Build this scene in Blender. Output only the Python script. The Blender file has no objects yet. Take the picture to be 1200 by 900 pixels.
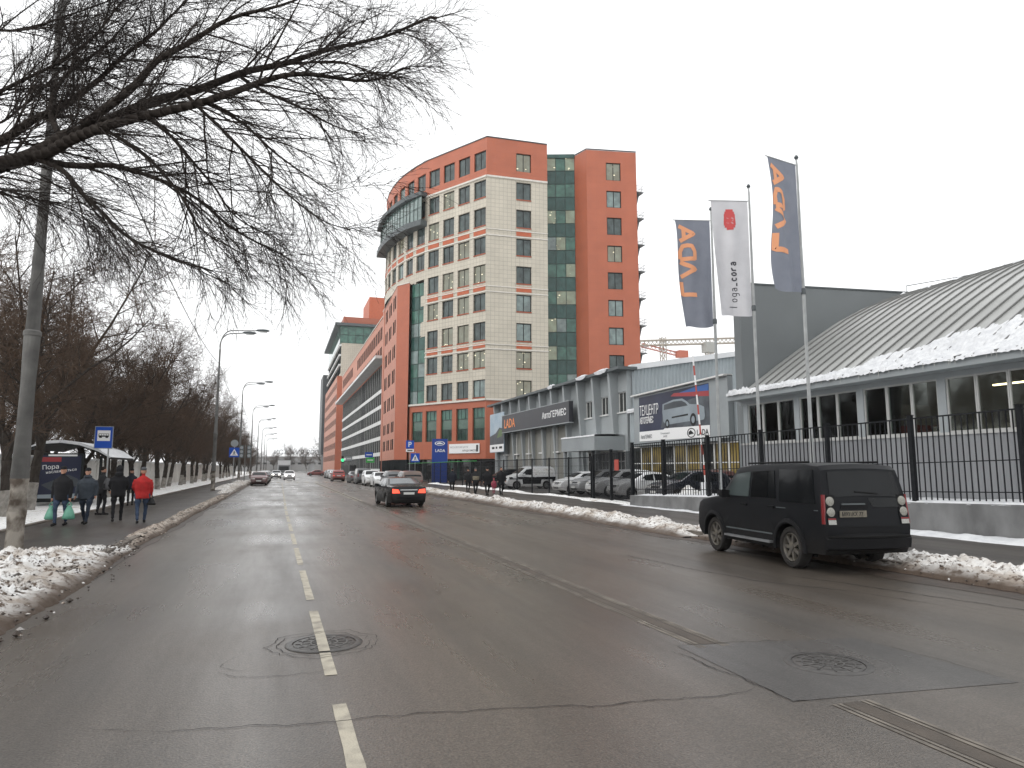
import bpy, bmesh, math, random
from mathutils import Vector, Matrix, noise
R = math.radians
scene = bpy.context.scene
col = scene.collection

# ---------------------------------------------------------------- camera
cam_d = bpy.data.cameras.new('camera'); cam = bpy.data.objects.new('camera', cam_d); col.objects.link(cam)
cam.location = (0, 0, 1.85); cam.rotation_euler = (R(90 + 7.054), 0, R(-18.646))
cam_d.sensor_width = 36; cam_d.lens = 24.0; cam_d.clip_start = 0.1; cam_d.clip_end = 6000
scene.camera = cam

# ---------------------------------------------------------------- sky (even winter overcast)
world = bpy.data.worlds.new('World'); scene.world = world; world.use_nodes = True
wn = world.node_tree; wn.nodes.clear()
w_out = wn.nodes.new('ShaderNodeOutputWorld'); w_bg = wn.nodes.new('ShaderNodeBackground')
sky = wn.nodes.new('ShaderNodeTexSky'); sky.sky_type = 'NISHITA'; sky.sun_disc = False
sky.sun_elevation = R(38); sky.sun_rotation = R(258); sky.air_density = 1.2; sky.dust_density = 4
hsv = wn.nodes.new('ShaderNodeHueSaturation'); hsv.inputs['Saturation'].default_value = 0.15
mixw = wn.nodes.new('ShaderNodeMix'); mixw.data_type = 'RGBA'; mixw.inputs[0].default_value = 0.9
mixw.inputs[7].default_value = (10.0, 10.1, 10.2, 1)          # the cloud layer
wn.links.new(sky.outputs[0], hsv.inputs['Color']); wn.links.new(hsv.outputs[0], mixw.inputs[6])
wn.links.new(mixw.outputs[2], w_bg.inputs[0]); w_bg.inputs[1].default_value = 0.10
wn.links.new(w_bg.outputs[0], w_out.inputs[0])
sun_d = bpy.data.lights.new('sun', 'SUN'); sun_d.energy = 0.5; sun_d.angle = R(40); sun_d.color = (1, .97, .93)
sun = bpy.data.objects.new('sun', sun_d); col.objects.link(sun)
sun.rotation_euler = (R(52), 0, R(-78)); sun.location = (0, 0, 80)
scene.view_settings.view_transform = 'Standard'; scene.view_settings.look = 'None'
scene.view_settings.exposure = 0.55; scene.view_settings.gamma = 1
scene.render.engine = 'CYCLES'
try:
    scene.cycles.max_bounces = 6; scene.cycles.transparent_max_bounces = 12; scene.cycles.volume_bounces = 0
except Exception: pass

# ---------------------------------------------------------------- helpers
class MB:
    def __init__(s): s.v = []; s.f = []; s.m = []; s.uv = []
    def add(s, pts, faces, m=0, uvs=None):
        b = len(s.v); s.v += [tuple(p) for p in pts]
        for i, f in enumerate(faces):
            s.f.append([b + k for k in f]); s.m.append(m); s.uv.append(uvs[i] if uvs else None)
    def quad(s, a, b, c, d, m=0, uv=None): s.add((a, b, c, d), ((0, 1, 2, 3),), m, [uv] if uv else None)
    def poly(s, pts, m=0): s.add(pts, (tuple(range(len(pts))),), m)
    def box(s, x0, x1, y0, y1, z0, z1, m=0):
        s.add([(x0,y0,z0),(x1,y0,z0),(x1,y1,z0),(x0,y1,z0),(x0,y0,z1),(x1,y0,z1),(x1,y1,z1),(x0,y1,z1)],
              [(3,2,1,0),(4,5,6,7),(0,1,5,4),(1,2,6,5),(2,3,7,6),(3,0,4,7)], m)
    def obox(s, c, ax, hx, hy, z0, z1, m=0):
        """box about c=(x,y), local x axis along unit ax"""
        ay = (-ax[1], ax[0]); P = []
        for z in (z0, z1):
            for sx, sy in ((-1,-1),(1,-1),(1,1),(-1,1)):
                P.append((c[0]+ax[0]*hx*sx+ay[0]*hy*sy, c[1]+ax[1]*hx*sx+ay[1]*hy*sy, z))
        s.add(P, [(3,2,1,0),(4,5,6,7),(0,1,5,4),(1,2,6,5),(2,3,7,6),(3,0,4,7)], m)
    def prism(s, pts, off, m=0):
        """polygon pts (3D) swept by vector off"""
        n = len(pts); q = [tuple(Vector(p) + Vector(off)) for p in pts]
        s.add(list(pts) + q, [tuple(range(n))[::-1], tuple(range(n, 2*n))] + [(i, (i+1) % n, n+(i+1) % n, n+i) for i in range(n)], m)
    def tube(s, pts, rad, n=6, m=0, cap=True):
        pts = [Vector(p) for p in pts]
        if not hasattr(rad, '__len__'): rad = [rad] * len(pts)
        b = len(s.v); ref = None
        for i, p in enumerate(pts):
            d = (pts[min(i+1, len(pts)-1)] - pts[max(i-1, 0)])
            if d.length < 1e-9: d = Vector((0,0,1))
            d.normalize()
            if ref is None: ref = Vector((1,0,0)) if abs(d.x) < .8 else Vector((0,1,0))
            u = d.cross(ref)
            if u.length < 1e-6: u = d.cross(Vector((0,1,0)))
            u.normalize(); w = d.cross(u); ref = w.cross(d)
            for k in range(n):
                t = 2*math.pi*k/n; q = p + (u*math.cos(t) + w*math.sin(t))*rad[i]
                s.v.append((q.x, q.y, q.z))
        for i in range(len(pts)-1):
            for k in range(n):
                a = b+i*n+k; c = b+i*n+(k+1) % n
                s.f.append([a, a+n, c+n, c]); s.m.append(m); s.uv.append(None)
        if cap:
            s.f.append([b+k for k in range(n)]); s.m.append(m); s.uv.append(None)
            e = b+(len(pts)-1)*n
            s.f.append([e+k for k in range(n)][::-1]); s.m.append(m); s.uv.append(None)
    def lathe(s, prof, n=16, m=0, c=(0,0,0), axis='z'):
        """prof: list of (radius, height)"""
        b = len(s.v)
        for r_, h in prof:
            for k in range(n):
                t = 2*math.pi*k/n; x, y = r_*math.cos(t), r_*math.sin(t)
                p = (x, y, h) if axis == 'z' else ((x, h, y) if axis == 'y' else (h, x, y))
                s.v.append((c[0]+p[0], c[1]+p[1], c[2]+p[2]))
        for i in range(len(prof)-1):
            for k in range(n):
                a = b+i*n+k; d = b+i*n+(k+1) % n
                s.f.append([a, d, d+n, a+n] if axis != 'y' else [a, a+n, d+n, d]); s.m.append(m); s.uv.append(None)
    def mesh(s, name, mats, smooth=False, angle=35):
        me = bpy.data.meshes.new(name); me.from_pydata(s.v, [], s.f)
        for mt in (mats if isinstance(mats, (list, tuple)) else [mats]): me.materials.append(M(mt))
        me.polygons.foreach_set('material_index', s.m)
        if any(u is not None for u in s.uv):
            ul = me.uv_layers.new(name='UVMap'); k = 0
            for f, u in zip(s.f, s.uv):
                for j in range(len(f)):
                    if u is not None: ul.data[k].uv = u[j]
                    k += 1
        me.update()
        if smooth:
            me.shade_smooth(); me.set_sharp_from_angle(angle=R(angle))
        return me
    def build(s, name, mats, parent=None, smooth=False, loc=(0,0,0), rz=0.0, angle=35):
        return link(name, s.mesh(name, mats, smooth, angle), parent, loc, rz)

def link(name, me, parent=None, loc=(0,0,0), rz=0.0):
    o = bpy.data.objects.new(name, me); col.objects.link(o)
    o.location = loc
    if rz: o.rotation_euler = (0, 0, rz)
    if parent: o.parent = parent
    return o
def tag(o, label=None, cat=None, group=None, kind=None):
    if label: o['label'] = label
    if cat: o['category'] = cat
    if group: o['group'] = group
    if kind: o['kind'] = kind
    return o
def thing(name, label, cat, loc=(0,0,0), rz=0.0, group=None):
    o = bpy.data.objects.new(name, None); col.objects.link(o); o.location = loc; o.rotation_euler = (0, 0, rz)
    o.empty_display_size = .2
    return tag(o, label, cat, group)
def struct(o): o['kind'] = 'structure'; return o
KIDS = {}
def copy_tree(o, parent=None):
    c = o.copy(); col.objects.link(c)
    if parent: c.parent = parent
    for ch in list(o.children): copy_tree(ch, c)
    return c
def clone(o, label, loc, rz=0.0, scale=None):
    c = copy_tree(o); c['label'] = label; c.location = loc; c.rotation_euler = (0, 0, rz)
    if scale: c.scale = scale
    return c
def nz(x, y, z=0.0, s=1.0): return noise.noise(Vector((x*s, y*s, z*s)))

# ---------------------------------------------------------------- materials
MATS = {}; SPEC = {}
def mat(name, c1, c2=None, scale=3.0, rough=.6, metal=0.0, bump=0.0, bscale=40.0, coords='Object', spec=.25, detail=6, r2=None, emit=None, es=1.0, coat=0.0, stretch=None, lo=.35, hi=.65, rnd=0.0):
    SPEC[name] = dict(locals())
def M(name):
    if name in MATS: return MATS[name]
    if name in CUSTOM: MATS[name] = CUSTOM[name](); return MATS[name]
    S = SPEC[name]
    m = bpy.data.materials.new(name); m.use_nodes = True; nt = m.node_tree; N = nt.nodes; L = nt.links
    b = N['Principled BSDF']
    b.inputs['Base Color'].default_value = (*S['c1'], 1); b.inputs['Roughness'].default_value = S['rough']
    b.inputs['Metallic'].default_value = S['metal']; b.inputs['Specular IOR Level'].default_value = S['spec']
    if S['coat']: b.inputs['Coat Weight'].default_value = S['coat']; b.inputs['Coat Roughness'].default_value = .06
    tc = None
    if S['c2'] or S['bump'] or S['r2'] is not None:
        tc = N.new('ShaderNodeTexCoord'); src = tc.outputs[S['coords']]
        if S['stretch']:
            mp = N.new('ShaderNodeMapping'); mp.inputs['Scale'].default_value = S['stretch']; L.new(src, mp.inputs[0]); src = mp.outputs[0]
    if S['c2'] or S['r2'] is not None:
        t = N.new('ShaderNodeTexNoise'); t.inputs['Scale'].default_value = S['scale']; t.inputs['Detail'].default_value = S['detail']
        L.new(src, t.inputs['Vector'])
        mr = N.new('ShaderNodeMapRange'); mr.inputs[1].default_value = S['lo']; mr.inputs[2].default_value = S['hi']; L.new(t.outputs[0], mr.inputs[0])
        if S['c2']:
            mx = N.new('ShaderNodeMix'); mx.data_type = 'RGBA'; mx.inputs[6].default_value = (*S['c1'], 1); mx.inputs[7].default_value = (*S['c2'], 1)
            L.new(mr.outputs[0], mx.inputs[0]); last = mx.outputs[2]
            if S['rnd']:
                oi = N.new('ShaderNodeObjectInfo'); h = N.new('ShaderNodeHueSaturation'); mr3 = N.new('ShaderNodeMapRange')
                mr3.inputs[3].default_value = 1-S['rnd']; mr3.inputs[4].default_value = 1+S['rnd']
                L.new(oi.outputs['Random'], mr3.inputs[0]); L.new(mr3.outputs[0], h.inputs['Value']); L.new(last, h.inputs['Color']); last = h.outputs[0]
            L.new(last, b.inputs['Base Color'])
        if S['r2'] is not None:
            mr2 = N.new('ShaderNodeMapRange'); mr2.inputs[1].default_value = .35; mr2.inputs[2].default_value = .65
            mr2.inputs[3].default_value = S['rough']; mr2.inputs[4].default_value = S['r2']; L.new(t.outputs[0], mr2.inputs[0]); L.new(mr2.outputs[0], b.inputs['Roughness'])
    if S['bump']:
        t2 = N.new('ShaderNodeTexNoise'); t2.inputs['Scale'].default_value = S['bscale']; t2.inputs['Detail'].default_value = 4; L.new(src, t2.inputs['Vector'])
        bp = N.new('ShaderNodeBump'); bp.inputs['Strength'].default_value = S['bump']; bp.inputs['Distance'].default_value = .02
        L.new(t2.outputs[0], bp.inputs['Height']); L.new(bp.outputs[0], b.inputs['Normal'])
    if S['emit']: b.inputs['Emission Color'].default_value = (*S['emit'], 1); b.inputs['Emission Strength'].default_value = S['es']
    MATS[name] = m; return m
CUSTOM = {}
def nodes_mat(name):
    m = bpy.data.materials.new(name); m.use_nodes = True; return m, m.node_tree.nodes, m.node_tree.links, m.node_tree.nodes['Principled BSDF']
def nn(N, t, **k):
    n = N.new('ShaderNode' + t)
    for a_, v in k.items(): n.inputs[a_].default_value = v
    return n
def ramp(N, stops):
    r = N.new('ShaderNodeValToRGB'); e = r.color_ramp.elements
    while len(e) < len(stops): e.new(.5)
    for k, (p, c) in enumerate(stops): e[k].position = p; e[k].color = (*c, 1) if hasattr(c, '__len__') else (c, c, c, 1)
    return r
def mixc(N, L, fac, a, b, mode='MIX'):
    x = N.new('ShaderNodeMix'); x.data_type = 'RGBA'; x.blend_type = mode
    for s_, v in ((0, fac), (6, a), (7, b)):
        if hasattr(v, 'links') or hasattr(v, 'is_output'): L.new(v, x.inputs[s_])
        elif hasattr(v, '__len__'): x.inputs[s_].default_value = (*v, 1)
        else: x.inputs[s_].default_value = v
    return x.outputs[2]

def asphalt(name, base, dark, brown, wet):
    def f():
        m, N, L, b = nodes_mat(name)
        g = N.new('ShaderNodeTexCoord'); P = g.outputs['Object']
        big = nn(N, 'TexNoise', Scale=.22, Detail=5.0); L.new(P, big.inputs[0])
        mp = nn(N, 'Mapping', Scale=(1.0, .10, 1.0)); L.new(P, mp.inputs[0])
        streak = nn(N, 'TexNoise', Scale=1.1, Detail=6.0, Roughness=.6); L.new(mp.outputs[0], streak.inputs[0])
        fine = nn(N, 'TexNoise', Scale=55.0, Detail=3.0); L.new(P, fine.inputs[0])
        grit = nn(N, 'TexVoronoi', Scale=90.0); L.new(P, grit.inputs['Vector'])
        r1 = ramp(N, [(.38, 0.0), (.62, 1.0)]); L.new(streak.outputs[0], r1.inputs[0])
        c = mixc(N, L, r1.outputs[0], base, dark)
        r2 = ramp(N, [(.45, 0.0), (.7, 1.0)]); L.new(big.outputs[0], r2.inputs[0])
        c = mixc(N, L, r2.outputs[0], c, brown)
        r3 = ramp(N, [(.3, .5), (.7, 1.5)]); L.new(fine.outputs[0], r3.inputs[0])
        c = mixc(N, L, 1.0, c, r3.outputs[0], 'MULTIPLY')
        mid = nn(N, 'TexNoise', Scale=16.0, Detail=5.0, Roughness=.7); L.new(P, mid.inputs[0])
        r6 = ramp(N, [(.35, .8), (.65, 1.2)]); L.new(mid.outputs[0], r6.inputs[0]); c = mixc(N, L, 1.0, c, r6.outputs[0], 'MULTIPLY')
        sx = N.new('ShaderNodeSeparateXYZ'); L.new(P, sx.inputs[0]); tw = nn(N, 'TexNoise', Scale=.5, Detail=2.0); L.new(P, tw.inputs[0])
        a1 = N.new('ShaderNodeMath'); a1.operation = 'MULTIPLY_ADD'; a1.inputs[1].default_value = .5; L.new(tw.outputs[0], a1.inputs[0]); L.new(sx.outputs['X'], a1.inputs[2])
        a2 = N.new('ShaderNodeMath'); a2.operation = 'MULTIPLY'; a2.inputs[1].default_value = 3.3; L.new(a1.outputs[0], a2.inputs[0])
        a3 = N.new('ShaderNodeMath'); a3.operation = 'SINE'; L.new(a2.outputs[0], a3.inputs[0])
        r7 = ramp(N, [(.1, 1.07), (.9, .86)]); L.new(a3.outputs[0], r7.inputs[0]); c = mixc(N, L, 1.0, c, r7.outputs[0], 'MULTIPLY')
        r5 = ramp(N, [(.05, 1.0), (.24, 0.0)]); L.new(grit.outputs['Distance'], r5.inputs[0])
        ml = N.new('ShaderNodeMath'); ml.operation = 'MULTIPLY'; ml.inputs[1].default_value = .55; L.new(r5.outputs[0], ml.inputs[0])
        c = mixc(N, L, ml.outputs[0], c, (.19, .175, .15))
        L.new(c, b.inputs['Base Color'])
        r4 = ramp(N, [(.36, wet), (.64, .47)]); 
        ad = mixc(N, L, .5, streak.outputs[0], big.outputs[0]); L.new(ad, r4.inputs[0]); L.new(r4.outputs[0], b.inputs['Roughness'])
        bp = N.new('ShaderNodeBump'); bp.inputs['Strength'].default_value = .5; bp.inputs['Distance'].default_value = .006
        L.new(fine.outputs[0], bp.inputs['Height']); L.new(bp.outputs[0], b.inputs['Normal'])
        b.inputs['Specular IOR Level'].default_value = .5
        return m
    return f
CUSTOM['asphalt'] = asphalt('asphalt', (.080,.067,.055), (.058,.049,.0405), (.075,.060,.047), .19)
CUSTOM['asphalt_patch'] = asphalt('asphalt_patch', (.062,.056,.051), (.047,.043,.040), (.058,.052,.047), .20)
CUSTOM['walk'] = asphalt('walk', (.056,.048,.042), (.041,.0355,.032), (.050,.040,.033), .28)
CUSTOM['yard'] = asphalt('yard', (.075,.07,.066), (.055,.052,.05), (.062,.055,.05), .35)
def snow_dirty(name, amt, white=(.78,.78,.77)):
    def f():
        m, N, L, b = nodes_mat(name)
        g = N.new('ShaderNodeTexCoord'); P = g.outputs['Object']
        a_ = nn(N, 'TexNoise', Scale=1.6, Detail=8.0, Roughness=.65); L.new(P, a_.inputs[0])
        v = nn(N, 'TexNoise', Scale=9.0, Detail=5.0, Roughness=.7); L.new(P, v.inputs[0])
        r1 = ramp(N, [(.50-amt*.35, 0.0), (.66-amt*.2, 1.0)]); L.new(a_.outputs[0], r1.inputs[0])
        r2 = ramp(N, [(.56-amt*.18, 0.0), (.64-amt*.1, 1.0)]); L.new(v.outputs[0], r2.inputs[0])
        c = mixc(N, L, r1.outputs[0], white, (.40,.35,.30))
        c = mixc(N, L, r2.outputs[0], c, (.11,.08,.06))
        at = N.new('ShaderNodeAttribute'); at.attribute_name = 'dirt'
        c = mixc(N, L, at.outputs['Fac'], c, (.085,.062,.047))
        L.new(c, b.inputs['Base Color']); b.inputs['Roughness'].default_value = .75
        b.inputs['Specular IOR Level'].default_value = .25
        bp = N.new('ShaderNodeBump'); bp.inputs['Strength'].default_value = .7; bp.inputs['Distance'].default_value = .03
        L.new(v.outputs[0], bp.inputs['Height']); L.new(bp.outputs[0], b.inputs['Normal'])
        return m
    return f
CUSTOM['snow_dirty'] = snow_dirty('snow_dirty', .30)
CUSTOM['snow_muddy'] = snow_dirty('snow_muddy', .62, (.42,.385,.34))
CUSTOM['snow_mid'] = snow_dirty('snow_mid', .22, (.72,.71,.69))
CUSTOM['snow_old'] = snow_dirty('snow_old', -.12)
mat('snow', (.68,.69,.70), (.56,.57,.59), 4, .7, bump=.3, bscale=14, spec=.3)
def tilewall(name, c1, c2, mortar, w, h, off=0.0, ms=.012):
    def f():
        m, N, L, b = nodes_mat(name)
        g = N.new('ShaderNodeTexCoord')
        br = N.new('ShaderNodeTexBrick'); br.offset = off; br.inputs['Scale'].default_value = 1.0
        br.inputs['Color1'].default_value = (*c1, 1); br.inputs['Color2'].default_value = (*c2, 1); br.inputs['Mortar'].default_value = (*mortar, 1)
        br.inputs['Brick Width'].default_value = w; br.inputs['Row Height'].default_value = h; br.inputs['Mortar Size'].default_value = ms; br.inputs['Mortar Smooth'].default_value = .2
        L.new(g.outputs['UV'], br.inputs['Vector'])
        n = nn(N, 'TexNoise', Scale=.35, Detail=5.0); L.new(g.outputs['UV'], n.inputs[0])
        r = ramp(N, [(.3, .92), (.7, 1.06)]); L.new(n.outputs[0], r.inputs[0])
        L.new(mixc(N, L, 1.0, br.outputs['Color'], r.outputs[0], 'MULTIPLY'), b.inputs['Base Color'])
        b.inputs['Roughness'].default_value = .55
        bp = N.new('ShaderNodeBump'); bp.inputs['Strength'].default_value = .5; bp.inputs['Distance'].default_value = .02; bp.invert = True
        L.new(br.outputs['Fac'], bp.inputs['Height']); L.new(bp.outputs[0], b.inputs['Normal'])
        return m
    return f
CUSTOM['cream'] = tilewall('cream', (.53,.485,.40), (.495,.455,.375), (.33,.30,.25), .62, .62, ms=.026)
CUSTOM['orange'] = tilewall('orange', (.400,.113,.057), (.388,.109,.055), (.33,.095,.05), 1.5, 1.05, ms=.012)
CUSTOM['pink'] = tilewall('pink', (.43,.16,.093), (.415,.15,.087), (.35,.135,.08), 1.5, 1.05, ms=.014)
CUSTOM['far_pink'] = tilewall('far_pink', (.42,.17,.105), (.40,.16,.10), (.34,.14,.09), 1.5, 1.05, ms=.014)
def glassmat(name, c, rough=.04, lit=0.0, litc=(1,.9,.62), var=.5, metal=0.0, spec=.9):
    def f():
        m, N, L, b = nodes_mat(name)
        oi = N.new('ShaderNodeObjectInfo'); g = N.new('ShaderNodeTexCoord')
        n = nn(N, 'TexNoise', Scale=.8, Detail=3.0); n.noise_dimensions = '4D'; L.new(g.outputs['Object'], n.inputs['Vector'])
        mu = N.new('ShaderNodeMath'); mu.operation = 'MULTIPLY'; mu.inputs[1].default_value = 40; L.new(oi.outputs['Random'], mu.inputs[0]); L.new(mu.outputs[0], n.inputs['W'])
        r = ramp(N, [(.35, tuple(x*(1-var) for x in c)), (.65, tuple(x*(1+var) for x in c))]); L.new(n.outputs[0], r.inputs[0])
        L.new(r.outputs[0], b.inputs['Base Color']); b.inputs['Roughness'].default_value = rough; b.inputs['Specular IOR Level'].default_value = spec; b.inputs['Metallic'].default_value = metal
        b.inputs['IOR'].default_value = 1.52
        if lit:
            mp = nn(N, 'Mapping', Scale=(1.3, 1, 2.2)); L.new(g.outputs['Object'], mp.inputs[0])
            v = nn(N, 'TexVoronoi', Scale=1.2); v.voronoi_dimensions = '4D'; L.new(mp.outputs[0], v.inputs['Vector']); L.new(mu.outputs[0], v.inputs['W'])
            r2 = ramp(N, [(.20, 1.0), (.26, .12)]); L.new(v.outputs['Distance'], r2.inputs[0])
            b.inputs['Emission Color'].default_value = (*litc, 1)
            ml = N.new('ShaderNodeMath'); ml.operation = 'MULTIPLY'; ml.inputs[1].default_value = lit; L.new(r2.outputs[0], ml.inputs[0]); L.new(ml.outputs[0], b.inputs['Emission Strength'])
        return m
    return f
CUSTOM['win'] = glassmat('win', (.05,.068,.066), spec=.5)
CUSTOM['win_lit'] = glassmat('win_lit', (.055,.072,.064), lit=.9, spec=.5)
CUSTOM['win_pale'] = glassmat('win_pale', (.13,.18,.17), var=.35)
CUSTOM['win_green'] = glassmat('win_green', (.05,.13,.10), var=.35, spec=.5)
CUSTOM['win_base'] = glassmat('win_base', (.025,.05,.04), var=.5, spec=.3)
CUSTOM['spandrel'] = glassmat('spandrel', (.030,.078,.068), rough=.15, var=.25, spec=.4)
CUSTOM['spandrel_base'] = glassmat('spandrel_base', (.03,.085,.055), rough=.12, var=.2)
CUSTOM['curtain_lit'] = glassmat('curtain_lit', (.07,.12,.09), lit=.8, spec=.5)
CUSTOM['win_dark'] = glassmat('win_dark', (.016,.018,.019), var=.5, spec=.0, rough=.5)
CUSTOM['win_shop'] = glassmat('win_shop', (.03,.032,.03), var=.5)
CUSTOM['win_yellow'] = glassmat('win_yellow', (.17,.125,.035), var=.6, rough=.08)
CUSTOM['car_glass'] = glassmat('car_glass', (.007,.008,.009), var=.3, rough=.05, spec=.2)
CUSTOM['car_glass_sky'] = glassmat('car_glass_sky', (.075,.085,.092), var=.3, rough=.06, spec=.6)  # paler base colour: sky reflection painted into the glass
CUSTOM['car_glass_pale'] = glassmat('car_glass_pale', (.05,.062,.062), var=.4, rough=.05, spec=.4)
mat('trim_pale', (.66,.63,.57), (.58,.55,.5), 2, .6)
mat('sill_red', (.36,.10,.055), (.32,.09,.05), 2, .6)
mat('spandrel_red', (.46,.125,.06), (.42,.11,.055), 2, .55)
mat('frame_dark', (.022,.025,.025), rough=.5, spec=.08)  # dark frames; also the painted recess shade on far window reveals
mat('frame_green', (.03,.055,.045), rough=.4)
mat('frame_white', (.68,.68,.67), (.6,.6,.58), 3, .45)
mat('slab_grey', (.10,.115,.118), (.085,.095,.10), 3, .5)
mat('band_white', (.66,.67,.66), (.56,.56,.55), .8, .6)
mat('pier_grey', (.33,.335,.32), (.27,.275,.265), .8, .7)
mat('dark_slab', (.055,.06,.063), (.07,.075,.078), .5, .5)
mat('panel_grey', (.30,.325,.335), (.26,.28,.29), .6, .5, bump=.05, bscale=3)
mat('panel_dark', (.175,.19,.195), (.155,.168,.172), .35, .5)
mat('facade_grey', (.33,.355,.365), (.275,.295,.30), .5, .5, stretch=(1,1,.25))
mat('facade_tan', (.27,.27,.25), (.22,.215,.19), .5, .55, stretch=(1,1,.2))
mat('corrugated', (.36,.40,.42), (.31,.345,.36), .5, .42, metal=.2)
mat('cladding', (.225,.23,.24), (.19,.195,.205), .6, .5, stretch=(1,1,.3))
mat('roof_metal', (.42,.425,.415), (.34,.345,.335), .35, .42, metal=.2, bump=.06, bscale=3, rnd=.07)
mat('roof_rib', (.17,.17,.165), rough=.5)
mat('black_metal', (.010,.011,.013), (.016,.017,.019), 8, .5, spec=.1)
mat('sign_dark', (.035,.036,.043), (.042,.043,.05), .5, .4)
mat('concrete', (.21,.212,.212), (.115,.115,.115), 1.4, .85, bump=.4, bscale=25, stretch=(1,1,.55))
mat('kerb', (.17,.15,.13), (.10,.085,.072), 1.8, .85, bump=.5, bscale=20)
mat('mud', (.068,.052,.042), (.045,.036,.030), 2.5, .5, bump=.5, bscale=15)
mat('road_paint', (.42,.385,.31), (.22,.20,.17), 5.0, .6, bump=.25, bscale=60, lo=.42, hi=.72)
mat('groove_brown', (.085,.069,.055), (.058,.048,.039), 2.5, .55)
mat('road_paint_worn', (.21,.185,.155), (.10,.088,.075), 3.5, .6, lo=.35, hi=.62)
mat('crack', (.012,.011,.011), (.02,.018,.017), 30, .7)
mat('crack_faint', (.028,.026,.025), (.048,.045,.042), 9, .6, lo=.4,hi=.6)
mat('iron', (.055,.052,.05), (.09,.085,.08), 12, .4, metal=.4, bump=.2, bscale=60)
mat('steel', (.30,.31,.32), (.24,.245,.25), 3, .4, metal=.6)
mat('steel_pole', (.40,.41,.41), (.30,.31,.31), 2, .45, metal=.3)
mat('lamp_pole', (.17,.17,.165), (.12,.12,.115), 2, .6)
mat('lamp_concrete', (.15,.147,.14), (.10,.098,.094), 3, .85, bump=.3, bscale=30)
mat('lamp_base', (.31,.285,.25), (.09,.072,.058), 3.2, .9, bump=.5, bscale=25, lo=.42, hi=.6)
mat('lamp_lens', (.62,.63,.62), rough=.25)
mat('white_wall', (.70,.69,.66), (.55,.54,.51), .5, .85, bump=.2, bscale=8)
mat('white_plastic', (.72,.73,.74), (.66,.67,.68), 1, .4)
mat('sign_blue', (.012,.075,.42), rough=.35)
mat('totem_blue', (.016,.05,.27), rough=.35)
mat('sign_white', (.78,.78,.78), rough=.4)
mat('ink', (.012,.012,.013), rough=.5)
mat('ink_grey', (.30,.31,.32), rough=.5)
mat('lada_orange', (.80,.27,.09), rough=.5)
mat('flag_grey', (.215,.23,.27), (.19,.205,.245), 2, .8)
mat('flag_orange', (.72,.33,.18), rough=.8)
mat('flag_white', (.60,.60,.62), (.55,.55,.57), 2, .8)
mat('flag_red', (.55,.09,.09), rough=.8)
mat('flag_ink', (.05,.05,.06), rough=.8)
mat('print_navy', (.016,.018,.038), (.03,.036,.07), .35, .35)
mat('print_sky', (.26,.36,.45), (.40,.47,.52), .6, .4)
mat('print_dim', (.10,.115,.13), (.05,.055,.065), 1.0, .4)
mat('print_red', (.32,.045,.05), rough=.4)
mat('print_blue', (.04,.11,.32), rough=.4)
mat('print_silver', (.27,.31,.34), (.21,.245,.27), .8, .35)
mat('print_green', (.06,.12,.03), (.12,.17,.06), 1.2, .4)
mat('print_slate', (.045,.052,.06), (.07,.078,.088), .8, .4)
mat('crane_red', (.42,.12,.07), rough=.6)
mat('crane_pale', (.36,.32,.27), rough=.6)
mat('crane_grey', (.32,.32,.30), rough=.6)
mat('bark', (.030,.024,.020), (.052,.043,.036), 9, .9, bump=.7, bscale=30, stretch=(1,1,.3))
mat('twig', (.040,.028,.021), (.060,.040,.028), 2.0, .85)
mat('twig_dark', (.022,.017,.015), (.036,.028,.024), 2.0, .85)
mat('bark_limb', (.026,.021,.018), (.044,.037,.032), 14, .9, bump=.4, bscale=40, spec=.1)
mat('frame_grey', (.42,.42,.41), (.36,.36,.35), 3, .5)
mat('twig_far', (.066,.046,.034), (.096,.064,.044), .8, .9)
mat('whitewash', (.34,.32,.29), (.20,.185,.165), 5, .9, bump=.5, bscale=30)
mat('rubber', (.012,.012,.012), rough=.8)
mat('tyre_dirty', (.03,.027,.025), (.018,.017,.016), 8, .85)
mat('rim', (.26,.265,.27), (.17,.17,.165), 10, .4, metal=.6)
mat('rim_dark', (.085,.08,.075), (.16,.145,.12), 8, .45, metal=.3)
mat('chrome', (.6,.6,.6), rough=.2, metal=1)
mat('underbody', (.008,.008,.008), rough=.9)
mat('plastic_black', (.010,.010,.011), rough=.6, spec=.1)
mat('seam', (.004,.004,.004), rough=.8)
mat('tail_red', (.17,.010,.012), rough=.2, coat=.6)
mat('tail_red_deep', (.20,.010,.012), rough=.25, coat=.4)
mat('tail_lit', (.6,.03,.02), rough=.25, emit=(1,.10,.05), es=1.1)
mat('head_lit', (.9,.9,.85), rough=.2, emit=(1,.97,.88), es=9)
mat('lens_clear', (.42,.42,.40), (.30,.30,.28), 40, .15)
mat('lens_frost', (.36,.355,.32), (.24,.235,.21), 60, .25)
mat('plate', (.60,.60,.58), rough=.5)
mat('plate_dirty', (.21,.19,.15), (.15,.135,.11), 20, .7)
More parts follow.
